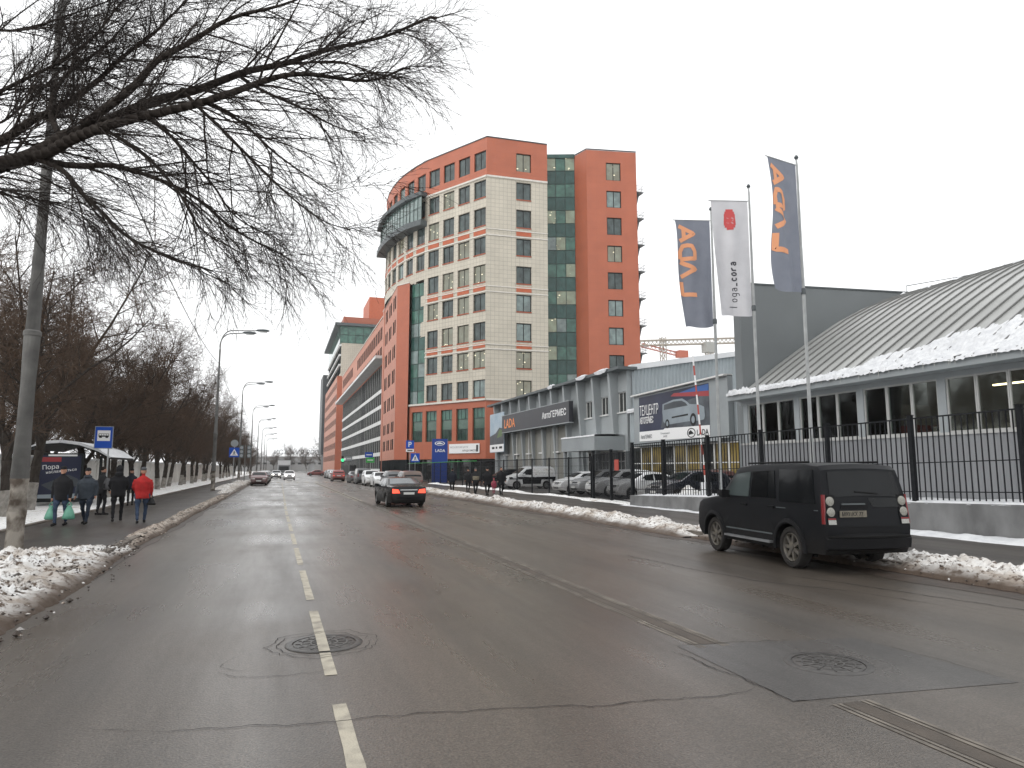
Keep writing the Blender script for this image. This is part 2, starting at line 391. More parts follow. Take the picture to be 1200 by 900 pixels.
def paint(name, c, dirt, rough=.28, coat=.5, metal=0.0, h=.55, spec=.5):
    """car paint with winter road grime low on the body (part of the car's own coat of dirt)"""
    def f():
        m, N, L, b = nodes_mat(name)
        g = N.new('ShaderNodeTexCoord'); sp = N.new('ShaderNodeSeparateXYZ'); L.new(g.outputs['Object'], sp.inputs[0])
        n = nn(N, 'TexNoise', Scale=3.0, Detail=6.0); L.new(g.outputs['Object'], n.inputs[0])
        a_ = N.new('ShaderNodeMath'); a_.operation = 'MULTIPLY_ADD'; a_.inputs[1].default_value = -1.0; a_.inputs[2].default_value = h + .2; L.new(sp.outputs['Z'], a_.inputs[0])
        s_ = N.new('ShaderNodeMath'); s_.operation = 'ADD'; L.new(a_.outputs[0], s_.inputs[0]); L.new(n.outputs[0], s_.inputs[1])
        r = ramp(N, [(.4, 0.0), (1.0, .75)]); L.new(s_.outputs[0], r.inputs[0])
        L.new(mixc(N, L, r.outputs[0], c, dirt), b.inputs['Base Color'])
        rr = ramp(N, [(.0, rough), (.8, .75)]); L.new(r.outputs[0], rr.inputs[0]); L.new(rr.outputs[0], b.inputs['Roughness'])
        b.inputs['Coat Weight'].default_value = coat; b.inputs['Coat Roughness'].default_value = .1; b.inputs['Metallic'].default_value = metal
        b.inputs['Specular IOR Level'].default_value = spec
        return m
    return f
CUSTOM['paint_matte_black'] = paint('paint_matte_black', (.0075,.0082,.010), (.016,.0145,.013), .36, .0, spec=.13)
CUSTOM['paint_black'] = paint('paint_black', (.007,.0075,.009), (.016,.0145,.0135), .2, .12, spec=.25)
CUSTOM['paint_white'] = paint('paint_white', (.74,.75,.76), (.45,.43,.41), .3, .4)
CUSTOM['paint_silver'] = paint('paint_silver', (.38,.39,.40), (.2,.19,.18), .3, .5, .4)
CUSTOM['paint_grey'] = paint('paint_grey', (.12,.125,.13), (.1,.095,.09), .3, .5, .2)
CUSTOM['paint_red'] = paint('paint_red', (.22,.03,.025), (.1,.06,.05), .3, .5)
CUSTOM['paint_maroon'] = paint('paint_maroon', (.10,.022,.022), (.07,.05,.045), .3, .5)
CUSTOM['paint_brown'] = paint('paint_brown', (.10,.062,.048), (.09,.07,.06), .3, .5)
CUSTOM['paint_darkblue'] = paint('paint_darkblue', (.016,.018,.028), (.04,.037,.035), .25, .6)
mat('skin', (.42,.24,.17), (.36,.19,.13), 12, .55)
for nme, c in dict(cloth_black=(.012,.012,.014), cloth_navy=(.014,.017,.026), cloth_slate=(.045,.055,.068), cloth_red=(.40,.022,.022), jeans=(.038,.058,.10), jeans_dark=(.02,.028,.045),
                   cloth_grey=(.10,.10,.105), cloth_beige=(.26,.23,.17), cloth_pink=(.42,.08,.12), cloth_dark=(.02,.02,.022), fur=(.018,.015,.014), hair=(.02,.015,.012), shoe=(.012,.011,.011), knit_grey=(.10,.105,.115)).items():
    mat(nme, c, tuple(x*.72 for x in c), 9, .85, bump=.35, bscale=28)
mat('bag_green', (.15,.36,.27), (.10,.28,.20), 6, .35, bump=.5, bscale=14)
mat('bag_black', (.01,.01,.011), rough=.5)
mat('hill_grey', (.24,.235,.23), (.20,.195,.19), .05, .9)
mat('far_grey', (.30,.30,.30), (.25,.25,.25), .1, .8)
mat('far_green', (.03,.33,.14), rough=.5, emit=(.05,.8,.3), es=.9)
mat('green_sign', (.05,.40,.08), rough=.5)
mat('tarp_dark', (.02,.02,.02), (.03,.03,.03), 1, .8)
mat('red_white_red', (.42,.08,.06), rough=.5)
mat('tube_light', (.9,.8,.5), emit=(1,.86,.5), es=5)
mat('room_dark', (.34,.33,.30), rough=.9)
mat('bin_red', (.18,.03,.03), rough=.6)

def text_obj(txt, size, m, parent, M4, name='lettering', spacing=1.0, bold=0.0, align='LEFT', sx=1.0):
    """flat lettering as a mesh; M4 is the 4x4 placing it (text runs +x, up +y)"""
    cu = bpy.data.curves.new('t', 'FONT'); cu.body = txt; cu.size = size; cu.align_x = align; cu.space_character = spacing; cu.offset = bold; cu.extrude = .002; cu.resolution_u = 3
    o = bpy.data.objects.new('t', cu); col.objects.link(o)
    dg = bpy.context.evaluated_depsgraph_get(); me = bpy.data.meshes.new_from_object(o.evaluated_get(dg))
    bpy.data.objects.remove(o); bpy.data.curves.remove(cu)
    me.materials.clear(); me.materials.append(M(m))
    me.transform(M4 @ Matrix.Diagonal((sx, 1, 1, 1)))
    return link(name, me, parent)
def frame4(origin, xaxis, yaxis):
    x = Vector(xaxis).normalized(); y = Vector(yaxis).normalized(); z = x.cross(y)
    return Matrix(((x.x, y.x, z.x, origin[0]), (x.y, y.y, z.y, origin[1]), (x.z, y.z, z.z, origin[2]), (0,0,0,1)))
# ================================================================ GROUND
def sheet(name, x0, x1, y0, y1, z, m, nx=1, ny=1):
    b = MB()
    for i in range(nx):
        for j in range(ny):
            xa, xb = x0+(x1-x0)*i/nx, x0+(x1-x0)*(i+1)/nx; ya, yb = y0+(y1-y0)*j/ny, y0+(y1-y0)*(j+1)/ny
            b.quad((xa,ya,z),(xb,ya,z),(xb,yb,z),(xa,yb,z))
    return b.build(name, m)
struct(sheet('ground', -600, 600, -60, 1300, -.03, 'snow_old'))
road = struct(sheet('road', -3.32, 10.82, -40, 520, 0, 'asphalt'))
pav_l = MB(); pav_l.box(-7.1, -3.50, -40, 520, -.02, .12)
pl = struct(pav_l.build('pavement_left', 'walk'))
pav_r = MB(); pav_r.box(10.98, 18.6, -40, 130, -.02, .12)
struct(pav_r.build('pavement_right', 'walk'))
kb = MB(); kb.box(-3.50, -3.32, -40, 520, -.02, .145)
struct(kb.build('kerb_left', 'kerb'))
kb = MB(); kb.box(10.82, 10.98, -40, 130, -.02, .145)
struct(kb.build('kerb_right', 'kerb'))
kb = MB(); kb.box(-7.26, -7.1, -40, 300, -.02, .17)
struct(kb.build('pavement_edging', 'kerb'))
yd = MB(); yd.box(18.61, 60, 26, 130, -.02, .14)
struct(yd.build('yard', 'yard'))
struct(sheet('parking_apron', 10.99, 17.6, 131, 420, .10, 'yard'))

# snow-covered verge on the left (undulating sheet)
b = MB(); xs = [-7.24, -7.3, -7.45, -7.8, -8.4, -9.2, -10.2, -11.3, -14, -30]; ys = [-10+i*.9 for i in range(60)] + [44+i*5 for i in range(40)]
for i, x in enumerate(xs):
    for j, y in enumerate(ys):
        h = min(1, i/3)*(.12 + .09*nz(x, y, 0, .9) + .05*nz(x, y, 3, 2.7)) + .13
        if i == 0: h = -.01
        b.v.append((x + (.16*nz(y, 1.3, 0, 1.1) if 0 < i < 4 else 0), y, h))
ny = len(ys)
for i in range(len(xs)-1):
    for j in range(ny-1): b.f.append([i*ny+j, i*ny+j+1, (i+1)*ny+j+1, (i+1)*ny+j]); b.m.append(0); b.uv.append(None)
v = struct(b.build('snowy_verge', 'snow_old', smooth=True, angle=60))

def bank(name, label, ys, xl, xr, h, base, m, nx, seed, dirt_side=0, clods=0, lump=1.0, cat='snow', dw=.2):
    """ploughed snow ridge: xl/xr/h/base are functions of y"""
    rng = random.Random(seed); b = MB(); dirt = []
    for j, y in enumerate(ys):
        a, c, hh, z0 = xl(y), xr(y), h(y), base(y); hh *= min(1, j/9, (len(ys)-1-j)/9)
        for i in range(nx+1):
            t = i/nx; x = a+(c-a)*t
            wob = .16*nz(y, seed, t, .8) + .10*nz(y, seed+5, t, 2.6)
            e = max(0, math.sin(math.pi*min(1, max(0, t+wob*(1-abs(2*t-1))))))**.75
            q = .62 + .55*nz(x, y, seed, 1.5) + lump*(.42*abs(nz(x, y, seed+9, 4.2)) + .40*abs(nz(x, y, seed+2, 8.5)) + .25*nz(x, y, seed+3, 17))
            z = z0 + e*hh*max(.05, q) - (.03 if i in (0, nx) else 0)
            b.v.append((x + .05*nz(x, y, seed+4, 6), y + .04*nz(x, y, seed+6, 6), z))
            g = 0.0
            if dirt_side: 
                tt = 1-t if dirt_side > 0 else t
                g = max(0, 1.15 - tt/dw) + .45*max(0, nz(x, y, seed+7, 2.2))*max(0, 1-tt/.55)
            dirt.append(min(1, g + max(0, nz(x, y, seed+8, 5)-.42)*2.2))
    n1 = nx+1
    for j in range(len(ys)-1):
        for i in range(nx): b.f.append([j*n1+i, j*n1+i+1, (j+1)*n1+i+1, (j+1)*n1+i]); b.m.append(0); b.uv.append(None)
    for k in range(clods):
        y = rng.choice(ys) + rng.uniform(-.05, .05); t = rng.random()
        if dirt_side and rng.random() < .06: t = 1+rng.random()*.12 if dirt_side > 0 else -rng.random()*.12
        x = xl(y)+(xr(y)-xl(y))*t; e = max(0, math.sin(math.pi*min(1, max(0, t))))**.75
        z = base(y)+e*h(y)*.8 if 0 < t < 1 else base(y) - (.1 if base(y) > .08 else 0)
        r_ = rng.uniform(.008, .030)*(1.9 if rng.random() < .05 else .8)
        pts = []; 
        for (px, py, pz) in ((1,0,0),(-1,0,0),(0,1,0),(0,-1,0),(0,0,1),(0,0,-1)):
            s_ = r_*rng.uniform(.6, 1.3); pts.append((x+px*s_*1.3, y+py*s_*1.3, z+pz*s_*.9+.01))
        b.add(pts, [(0,2,4),(2,1,4),(1,3,4),(3,0,4),(2,0,5),(1,2,5),(3,1,5),(0,3,5)], 1 if rng.random() < .8 else 0)
        dirt += [rng.choice((0,0,.6))]*6
    me = b.mesh(name, [m, 'mud'], True, 50)
    at = me.attributes.new('dirt', 'FLOAT', 'POINT'); at.data.foreach_set('value', dirt)
    o = link(name, me); tag(o, label, cat, kind='stuff'); return o
def sm(x, a, b_):
    t = min(1, max(0, (x-a)/(b_-a))); return t*t*(3-2*t)
ys = [4+.055*i for i in range(260)]
bank('snow_bank', 'dirty ploughed snow heap around the foot of the nearest lamp post', ys,
     lambda y: -5.55+1.85*sm(y, 15.2, 18.0), lambda y: -2.86+.07*nz(y, 2, 0, .7)-.2*sm(y, 13, 18), lambda y: .32-.17*sm(y, 14.5, 18.2), lambda y: .02, 'snow_dirty', 44, 3, 1, 1300, dw=.13)
ys = [18.2+.10*i for i in range(330)]
bank('snow_bank', 'thin muddy snow ridge along the left kerb beside the walkers', ys,
     lambda y: -3.78+.06*nz(y, 0, 0, .4), lambda y: -3.12+.08*nz(y, 5, 0, .5), lambda y: .15+.04*nz(y, 9, 0, .3), lambda y: .04, 'snow_muddy', 12, 11, 1, 500)
ys = [51+.16*i for i in range(330)]
bank('snow_bank', 'snow heap round the lamp post and crossing sign far along the left kerb', ys,
     lambda y: -5.6+1.4*sm(abs(nz(y, 3, 0, .12)), .2, .45), lambda y: -3.15, lambda y: .28+.22*nz(y, 4, 0, .16), lambda y: .04, 'snow_mid', 14, 21, 1, 200)
ys = [3+.055*i for i in range(240)]
bank('snow_bank', 'dirty snow ridge behind the black off-road car', ys,
     lambda y: 10.45+.12*nz(y, 1, 0, .7), lambda y: 12.25+.2*nz(y, 7, 0, .6), lambda y: .24+.05*nz(y, 4, 0, .5), lambda y: .04, 'snow_mid', 34, 31, -1, 500)
ys = [16.2+.11*i for i in range(560)]
bank('snow_bank', 'long snow ridge along the right kerb ahead of the off-road car', ys,
     lambda y: 10.30+.2*nz(y, 1, 0, .5), lambda y: 12.1+.3*nz(y, 7, 0, .5), lambda y: .27+.09*nz(y, 4, 0, .5), lambda y: .04, 'snow_mid', 20, 37, -1, 500)
# mud strips on the carriageway along both kerbs
for nm, xa, xb, sd in (('gutter_mud_left', -3.34, -2.86, 1), ('gutter_mud_right', 9.75, 10.84, 2)):
    b = MB(); n = 300
    for j in range(n+1):
        y = 2+j*.3; w = .5+.5*nz(y, sd*7, 0, .5)
        if sd == 1: b.v += [(xa, y, .005), (xb-.22+.3*w, y, .005)]
        else: b.v += [(xa+.5-.6*w, y, .005), (xb, y, .005)]
    for j in range(n): b.f.append([2*j, 2*j+1, 2*j+3, 2*j+2]); b.m.append(0); b.uv.append(None)
    tag(b.build(nm, 'mud'), kind='structure')

# lane dashes, worn centre line, zebra bars: sheets 4 mm above the asphalt
yy = 2.85; k = 0
while yy < 92:
    b = MB(); xa = .56-.0075*min(yy, 31); xb = .56-.0075*min(yy+2.95, 31); n = 10
    for i in range(n):
        t0, t1 = i/n, (i+1)/n; j0 = .012*nz(yy+t0*3, k, 0, 5); j1 = .012*nz(yy+t1*3, k, 0, 5)
        x0, x1 = xa+(xb-xa)*t0, xa+(xb-xa)*t1; ya, yb = yy+2.95*t0, yy+2.95*t1
        b.quad((x0-.055+j0, ya, .004), (x0+.055-j0, ya, .004), (x1+.055-j1, yb, .004), (x1-.055+j1, yb, .004))
    b.build('lane_dash', 'road_paint', road); yy += 3.76; k += 1
for seg in ((1.0, 4.55), (6.35, 40), (40, 92)):
    b = MB(); b.quad((4.30, seg[0], .0025), (4.46, seg[0], .0025), (4.46, seg[1], .0025), (4.30, seg[1], .0025)); b.build('worn_groove', 'groove_brown', road)
    for dx in (-.17, -.115, .115, .17):
        b = MB(); n = int((seg[1]-seg[0])/.4)+1
        for i in range(n):
            ya, yb = seg[0]+(seg[1]-seg[0])*i/n, seg[0]+(seg[1]-seg[0])*(i+1)/n
            w0 = .018+.012*nz(ya, dx*50, 0, 1.3); w1 = .018+.012*nz(yb, dx*50, 0, 1.3); x0 = 4.38+dx; 
            b.quad((x0-w0, ya, .004), (x0+w0, ya, .004), (x0+w1, yb, .004), (x0-w1, yb, .004))
        b.build('centre_line', 'road_paint_worn' if seg[0] < 20 else 'road_paint', road)
for i in range(11):
    b = MB(); x0 = -2.9+i*1.25; b.quad((x0, 96, .004), (x0+.5, 96, .004), (x0+.5, 100, .004), (x0, 100, .004)); b.build('crossing_bar', 'road_paint', road)
# repaired square of darker asphalt and the cracks
b = MB(); b.poly([(3.97,4.71,.003),(6.17,4.48,.003),(6.06,6.17,.003),(4.02,6.51,.003)]); b.build('asphalt_patch', 'asphalt_patch', road)
def crack(pts, w, m='crack', z=.006, seed=0):
    b = MB(); P = [Vector((*p, z)) for p in pts]; Q = []
    for i in range(len(P)-1):
        n = max(2, int((P[i+1]-P[i]).length/.05))
        for k in range(n): Q.append(P[i].lerp(P[i+1], k/n))
    Q.append(P[-1])
    L_, R_ = [], []
    for i, q in enumerate(Q):
        d = (Q[min(i+1, len(Q)-1)]-Q[max(0, i-1)]).normalized(); s_ = Vector((-d.y, d.x, 0)); o = s_*.05*nz(q.x, q.y, seed, 4)+s_*.03*nz(q.x, q.y, seed, 14)
        ww = w*(.5+.7*abs(nz(q.x, q.y, seed+3, 7)))*min(1, .15+i/6, .15+(len(Q)-1-i)/6)
        L_.append(q+o+s_*ww); R_.append(q+o-s_*ww)
    for i in range(len(Q)-1): b.quad(R_[i], R_[i+1], L_[i+1], L_[i])
    return b.build('road_crack', m, road)
crack([(-.78,5.65),(-.15,5.53),(.5,5.41),(.75,5.42),(1.13,5.39),(1.78,5.28),(2.43,5.11),(3.02,5.07),(3.61,4.99),(3.9,5.07)], .007, seed=1)
crack([(3.86,6.35),(3.91,5.64),(3.96,5.22),(3.97,4.71),(4.3,4.66)], .008, seed=2)
crack([(4.02,6.51),(4.8,6.41),(5.4,6.33)], .007, seed=3)
crack([(6.1,5.9),(6.15,5.1),(6.17,4.6)], .005, seed=4)
crack([(-1.3,5.9),(-1.0,5.75),(-.78,5.65)], .004, seed=6)
crack([(8.3,8.4),(7.6,9.6),(7.3,11.2),(7.1,13.5)], .018, 'crack_faint', seed=7)
crack([(8.6,7.2),(8.3,8.4)], .012, 'crack_faint', seed=8)
crack([(9.4,6.4),(8.8,8.9),(8.4,10.1)], .02, 'crack_faint', seed=9)
for r_, sd in ((.47, 11), (.56, 12)):
    crack([(.52+r_*math.cos(t*.35)*(1+.08*math.sin(t*3+sd)), 7.8+r_*math.sin(t*.35)*(1+.08*math.cos(t*2+sd))) for t in range(19)], .006, 'crack', seed=sd)
crack([(-.5,7.05),(-.3,6.8),(.1,6.72),(.42,6.75),(.5,6.85)], .005, 'crack', seed=14)
crack([(-.35,7.5),(-.45,7.2),(-.2,6.95)], .004, 'crack_faint', seed=15)
def manhole(x, y, label, r_, sunk):
    t = thing('manhole_cover', label, 'manhole', (x, y, 0), group='manhole covers in the carriageway')
    b = MB(); b.lathe([(r_+.07, .004), (r_+.06, .010), (r_, .010), (r_, .006)], 40); b.build('rim_ring', 'iron', t, True)
    b = MB(); b.lathe([(r_-.012, .006), (r_-.02, .010-sunk), (.0, .010-sunk)], 40); d = b.build('disc', 'iron', t, True)
    for q in (.72, .42, .14):
        b = MB(); rr = r_*q; b.lathe([(rr-.012, .0105-sunk), (rr-.008, .016-sunk), (rr+.008, .016-sunk), (rr+.012, .0105-sunk)], 36); b.build('raised_ring', 'iron', d, True)
    for k in range(12):
        a_ = k*math.pi/6; b = MB(); c = (math.cos(a_)*r_*.57, math.sin(a_)*r_*.57); b.obox(c, (math.cos(a_), math.sin(a_)), r_*.32, .009, .0102-sunk, .0155-sunk); b.build('raised_bar', 'iron', d)
b = MB(); b.quad((.445, 7.42, .0175), (.555, 7.42, .0175), (.552, 8.18, .0175), (.442, 8.18, .0175)); b.build('lane_dash', 'road_paint', road)
manhole(.52, 7.8, 'round ribbed manhole cover crossed by the dashed lane line', .33, 0)
manhole(5.03, 5.47, 'dark manhole cover set in the square asphalt patch', .33, .0)
# ================================================================ BUILDINGS
def unit(a, b): 
    d = math.hypot(b[0]-a[0], b[1]-a[1]); return ((b[0]-a[0])/d, (b[1]-a[1])/d), d
def facade(mb, p0, p1, z0, z1, ops, depth=.3, matf=None, rev=None, org=(0,0)):
    """wall p0->p1 (left to right seen from outside) with openings (u0,u1,z0,z1) and reveals"""
    (dx, dy), Ln = unit(p0, p1); nx, ny = dy, -dx
    P = lambda u, z, k=0.0: (p0[0]+dx*u-nx*k-org[0], p0[1]+dy*u-ny*k-org[1], z)
    us = sorted(set([0.0, Ln] + [round(o[i], 4) for o in ops for i in (0, 1)])); zs = sorted(set([z0, z1] + [round(o[i], 4) for o in ops for i in (2, 3)] + [c for c in (getattr(matf, 'cuts', []) if matf else []) if z0 < c < z1]))
    for i in range(len(us)-1):
        for j in range(len(zs)-1):
            uc, zc = (us[i]+us[i+1])/2, (zs[j]+zs[j+1])/2
            if any(o[0] < uc < o[1] and o[2] < zc < o[3] for o in ops): continue
            m = matf(zc) if matf else 0
            mb.quad(P(us[i], zs[j]), P(us[i+1], zs[j]), P(us[i+1], zs[j+1]), P(us[i], zs[j+1]), m, ((us[i], zs[j]), (us[i+1], zs[j]), (us[i+1], zs[j+1]), (us[i], zs[j+1])))
    for (a, c, e, g) in ops:
        m = rev if rev is not None else (matf((e+g)/2) if matf else 0)
        for q in ((P(a,e), P(a,e,depth), P(a,g,depth), P(a,g)), (P(c,e,depth), P(c,e), P(c,g), P(c,g,depth)), (P(a,e,depth), P(a,e), P(c,e), P(c,e,depth)), (P(a,g), P(a,g,depth), P(c,g,depth), P(c,g))):
            mb.quad(*q, m, ((0,0),(.3,0),(.3,1),(0,1)))
WCACHE = {}
def window(parent, p0, p1, op, inset=.22, style=(2, 1), glass='win', frame='frame_dark', name='window', fw=.06, org=(0,0), sub='pane', split=None):
    """one window: frame mesh (part) with its pane (sub-part); split = heights of extra transoms as fractions"""
    (dx, dy), Ln = unit(p0, p1); nx, ny = dy, -dx
    w, h = round(op[1]-op[0], 2), round(op[3]-op[2], 2); key = (w, h, style, frame, fw, split)
    if key not in WCACHE:
        b = MB(); cx, cz = style
        b.box(0, fw, -.02, .06, 0, h); b.box(w-fw, w, -.02, .06, 0, h); b.box(fw, w-fw, -.02, .06, 0, fw); b.box(fw, w-fw, -.02, .06, h-fw, h)
        for i in range(1, cx): x = w*i/cx; b.box(x-fw*.45, x+fw*.45, -.012, .055, fw, h-fw)
        for z in ([h*i/cz for i in range(1, cz)] + [h*f for f in (split or ())]):
            xs = [fw] + [w*i/cx for i in range(1, cx)] + [w-fw]
            for i in range(len(xs)-1): b.box(xs[i]+fw*.45*(i > 0), xs[i+1]-fw*.45*(i < len(xs)-2), -.010, .055, z-fw*.4, z+fw*.4)
        WCACHE[key] = b.mesh('window_frame', frame)
    k2 = (w, h, glass)
    if k2 not in WCACHE:
        b = MB(); b.box(.01, w-.01, .025, .04, .01, h-.01); WCACHE[k2] = b.mesh('pane', glass)
    rz = math.atan2(dy, dx); x = p0[0]+dx*op[0]-nx*inset-org[0]; y = p0[1]+dy*op[0]-ny*inset-org[1]
    o = link(name, WCACHE[key], parent, (x, y, op[2]), rz); link(sub, WCACHE[k2], o)
    return o
def strip(mb, p0, p1, z0, z1, out, m=0, org=(0,0), ext=0.0):
    """ledge of depth out along wall p0->p1"""
    (dx, dy), Ln = unit(p0, p1); nx, ny = dy, -dx; c = ((p0[0]+p1[0])/2+nx*(out/2-.01)-org[0], (p0[1]+p1[1])/2+ny*(out/2-.01)-org[1])
    mb.obox(c, (dx, dy), Ln/2+ext, out/2+.01, z0, z1, m)
rb = random.Random(5)

# ---------------------------------------------------------------- orange and cream office tower
C0 = (26.99, 91.44); hd = R(-32.15); fd = (math.sin(hd), math.cos(hd))
T = thing('office_tower', 'tall orange and cream office block with curved corner and green glass strips', 'building', (*C0, 0)); ORG = C0
at_s = lambda s_: (C0[0]+fd[0]*s_, C0[1]+fd[1]*s_)
rows = [(45.55,48.38),(41.22,43.88),(36.93,39.65),(32.70,35.26),(28.50,31.10),(24.35,26.86),(20.03,22.66),(16.05,18.51),(11.85,14.34)]
def mtower(z): return 1 if (z > 44.25 or z < 11.45) else 0
mtower.cuts = [44.25, 11.45]
wall = MB(); ledge = MB()
FL = at_s(12.5)                                                  # flat part: FL (left) -> corner
L1 = 12.5
cols = [1.36+3.19*k for k in range(4)]
def glass_pick(r_): 
    q = rb.random(); return 'win_lit' if q < .28 else ('win_pale' if q < .45 else 'win')
ops = []
for (za, zb) in rows:
    for s_ in cols: ops.append((L1-s_-1.17, L1-s_+1.17, za, zb))
base_ops = [(L1-s_-1.17, L1-s_+1.17, 5.8, 10.4) for s_ in cols]
facade(wall, FL, C0, 3.2, 50.3, ops+base_ops, .34, mtower, org=ORG)
for o in ops: window(T, FL, C0, o, .24, (2, 1), glass_pick(0), fw=.10, org=ORG, split=None)
def sills(p0, p1, olist):
    (dx, dy), Ln = unit(p0, p1)
    for o in olist:
        a = (p0[0]+dx*o[0], p0[1]+dy*o[0]); c = (p0[0]+dx*o[1], p0[1]+dy*o[1])
        s_ = MB(); strip(s_, a, c, o[2]-.16, o[2]-.004, .09, 0, ORG); s_.build('sill', 'sill_red', T)
        if any(abs(o[2]-rows[k][0]) < .01 for k in (2, 4, 6)):
            s_ = MB(); z2 = rows[[abs(o[2]-q[0]) < .01 for q in rows].index(True)+1][1]
            strip(s_, a, c, z2+.38, o[2]-.5, .05, 0, ORG); s_.build('spandrel', 'spandrel_red', T)
sills(FL, C0, [o for o in ops if o[2] < 44])
def tall_window(p0, p1, o):
    """two-storey base window: panes above and below a green spandrel"""
    h = o[3]-o[2]
    window(T, p0, p1, (o[0], o[1], o[2], o[2]+h*.36), .26, (3, 1), 'win_base', 'frame_green', org=ORG)
    window(T, p0, p1, (o[0], o[1], o[2]+h*.36, o[2]+h*.68), .26, (1, 1), 'spandrel_base', 'frame_green', name='spandrel_panel', org=ORG)
    window(T, p0, p1, (o[0], o[1], o[2]+h*.68, o[3]), .26, (3, 1), 'win_green', 'frame_green', org=ORG)
for o in base_ops: tall_window(FL, C0, o)
# front face
FR = (36.26, 90.95); (fx, fy), LF = unit(C0, FR)
opsF = [(4.45, 6.75, za, zb) for (za, zb) in rows]
facade(wall, C0, FR, 3.2, 50.3, opsF, .34, mtower, org=ORG)
for o in opsF: window(T, C0, FR, o, .24, (2, 1), glass_pick(0), fw=.12, org=ORG)
sills(C0, FR, [o for o in opsF if o[2] < 44])
# return wall, glass strip, orange stair tower
G0, G1 = (37.5, 94.5), (41.64, 93.0); TW0, TW1 = (42.49, 90.4), (50.17, 88.9); TB = (53.0, 101.0)
facade(wall, FR, G0, 3.2, 50.3, [], matf=mtower, org=ORG)
facade(wall, G1, TW0, 0, 50.25, [], matf=lambda z: 1, org=ORG)
opsT = [(3.05, 5.35, za, zb) for (za, zb) in rows]
facade(wall, TW0, TW1, 0, 50.25, opsT, .3, lambda z: 1, org=ORG)
facade(wall, TW1, TB, 0, 50.25, [], matf=lambda z: 1, org=ORG)
for o in opsT: window(T, TW0, TW1, o, .2, (2, 1), glass_pick(0), fw=.12, org=ORG)
(gx, gy), LG = unit(G0, G1); nzr = 23
for j in range(nzr):
    z0 = 1.0+j*2.13; vis = (j % 2 == 0)
    for i in range(3):
        u0, u1 = LG*i/3, LG*(i+1)/3; q = rb.random()
        g = ('curtain_lit' if q < .33 else ('win_pale' if q < .42 else 'win_green')) if vis else 'spandrel'
        window(T, G0, G1, (u0, u1, z0, z0+2.13), 0, (1, 1), g, 'frame_green', 'curtain_panel', .05, ORG)
# curved upper left part (bays 4..10) above the wing
pts = [FL]; hs = [-24.4, -19.0, -13.8, -8.6, -3.4, 1.8, 7.0]
for h_ in hs:
    a_ = R(h_); pts.append((pts[-1][0]+math.sin(a_)*3.19, pts[-1][1]+math.cos(a_)*3.19))
for i in range(len(hs)):
    p0, p1 = pts[i+1], pts[i]; o_ = [(.5, 2.7, za, zb) for k, (za, zb) in enumerate(rows[:6])]
    facade(wall, p0, p1, 30.95 if i else 22, 50.3, [o for o in o_ if o[2] > 31 or not i], .34, mtower, org=ORG)
    for k, o in enumerate(o_):
        if o[2] > (29 if not i else 31): window(T, p0, p1, o, .24, (2, 1), glass_pick(0), org=ORG)
    sills(p0, p1, [o for o in o_ if 31 < o[2] < 44])
bk = [TB, (30, 118), pts[-1]]
facade(wall, TB, bk[1], 0, 50.2, [], matf=lambda z: 1, org=ORG); facade(wall, bk[1], pts[-1], 0, 50.2, [], matf=lambda z: 1, org=ORG)
ring = pts[::-1] + [C0, FR, G0, G1, TW0, TW1, TB, (30, 118)]
wall.poly([(x-ORG[0], y-ORG[1], 49.9) for x, y in ring], 1)
wall.build('wall', ['cream', 'orange'], T)
# ledges: cornices and string courses, coping
allsegs = [(pts[i+1], pts[i]) for i in range(len(hs))]
for (z0, z1, o_, m_, ss) in ((44.18, 44.45, .16, 'trim_pale', allsegs+[(FL, C0), (C0, FR)]), (11.35, 11.62, .22, 'trim_pale', [(FL, C0), (C0, FR)]),
                   (36.28, 36.42, .1, 'trim_pale', allsegs+[(FL, C0), (C0, FR)]), (35.36, 35.54, .1, 'trim_pale', allsegs+[(FL, C0), (C0, FR)]),
                   (27.78, 27.92, .1, 'trim_pale', [(FL, C0), (C0, FR)]), (26.96, 27.12, .1, 'trim_pale', [(FL, C0), (C0, FR)]),
                   (19.30, 19.44, .1, 'trim_pale', [(FL, C0), (C0, FR)]), (18.62, 18.78, .1, 'trim_pale', [(FL, C0), (C0, FR)]),
                   (50.28, 50.45, .07, 'dark_slab', allsegs+[(FL, C0), (C0, FR), (TW0, TW1), (G1, TW0)])):
    b = MB()
    for (p, q) in ss: strip(b, p, q, z0, z1, o_, 0, ORG)
    b.build('ledge', m_, T)
b = MB(); strip(b, G0, G1, 49.9, 50.5, .2, 0, ORG); b.build('curtain_head', 'spandrel', T)
# curved glazed balcony over bays 4..9
for z0, z1 in ((44.3, 45.0), (39.5, 40.4)):
    b = MB(); outp, inp = [], []
    for i, p in enumerate(pts[:7]):
        j = min(i, 5); a_ = R(hs[j]); n_ = (-math.cos(a_), math.sin(a_)); k = 1.7 if i else 1.2
        outp.append((p[0]+n_[0]*k-ORG[0], p[1]+n_[1]*k-ORG[1])); inp.append((p[0]-ORG[0], p[1]-ORG[1]))
    for i in range(6):
        P8 = [outp[i+1], outp[i], inp[i], inp[i+1]]
        b.prism([(x, y, z0) for x, y in P8], (0, 0, z1-z0))
    b.build('balcony_slab', 'slab_grey', T)
for i in range(6):
    j = i; a0 = R(hs[j]); n_ = (-math.cos(a0), math.sin(a0)); k = 1.05
    q0 = (pts[i+1][0]+n_[0]*k, pts[i+1][1]+n_[1]*k); q1 = (pts[i][0]+n_[0]*k, pts[i][1]+n_[1]*k)
    (ux, uy), LL = unit(q0, q1)
    for t in range(3): window(T, q0, q1, (LL*t/3, LL*(t+1)/3, 40.4, 44.3), 0, (1, 2), 'win_pale', 'frame_green', 'balcony_glazing', .06, ORG)
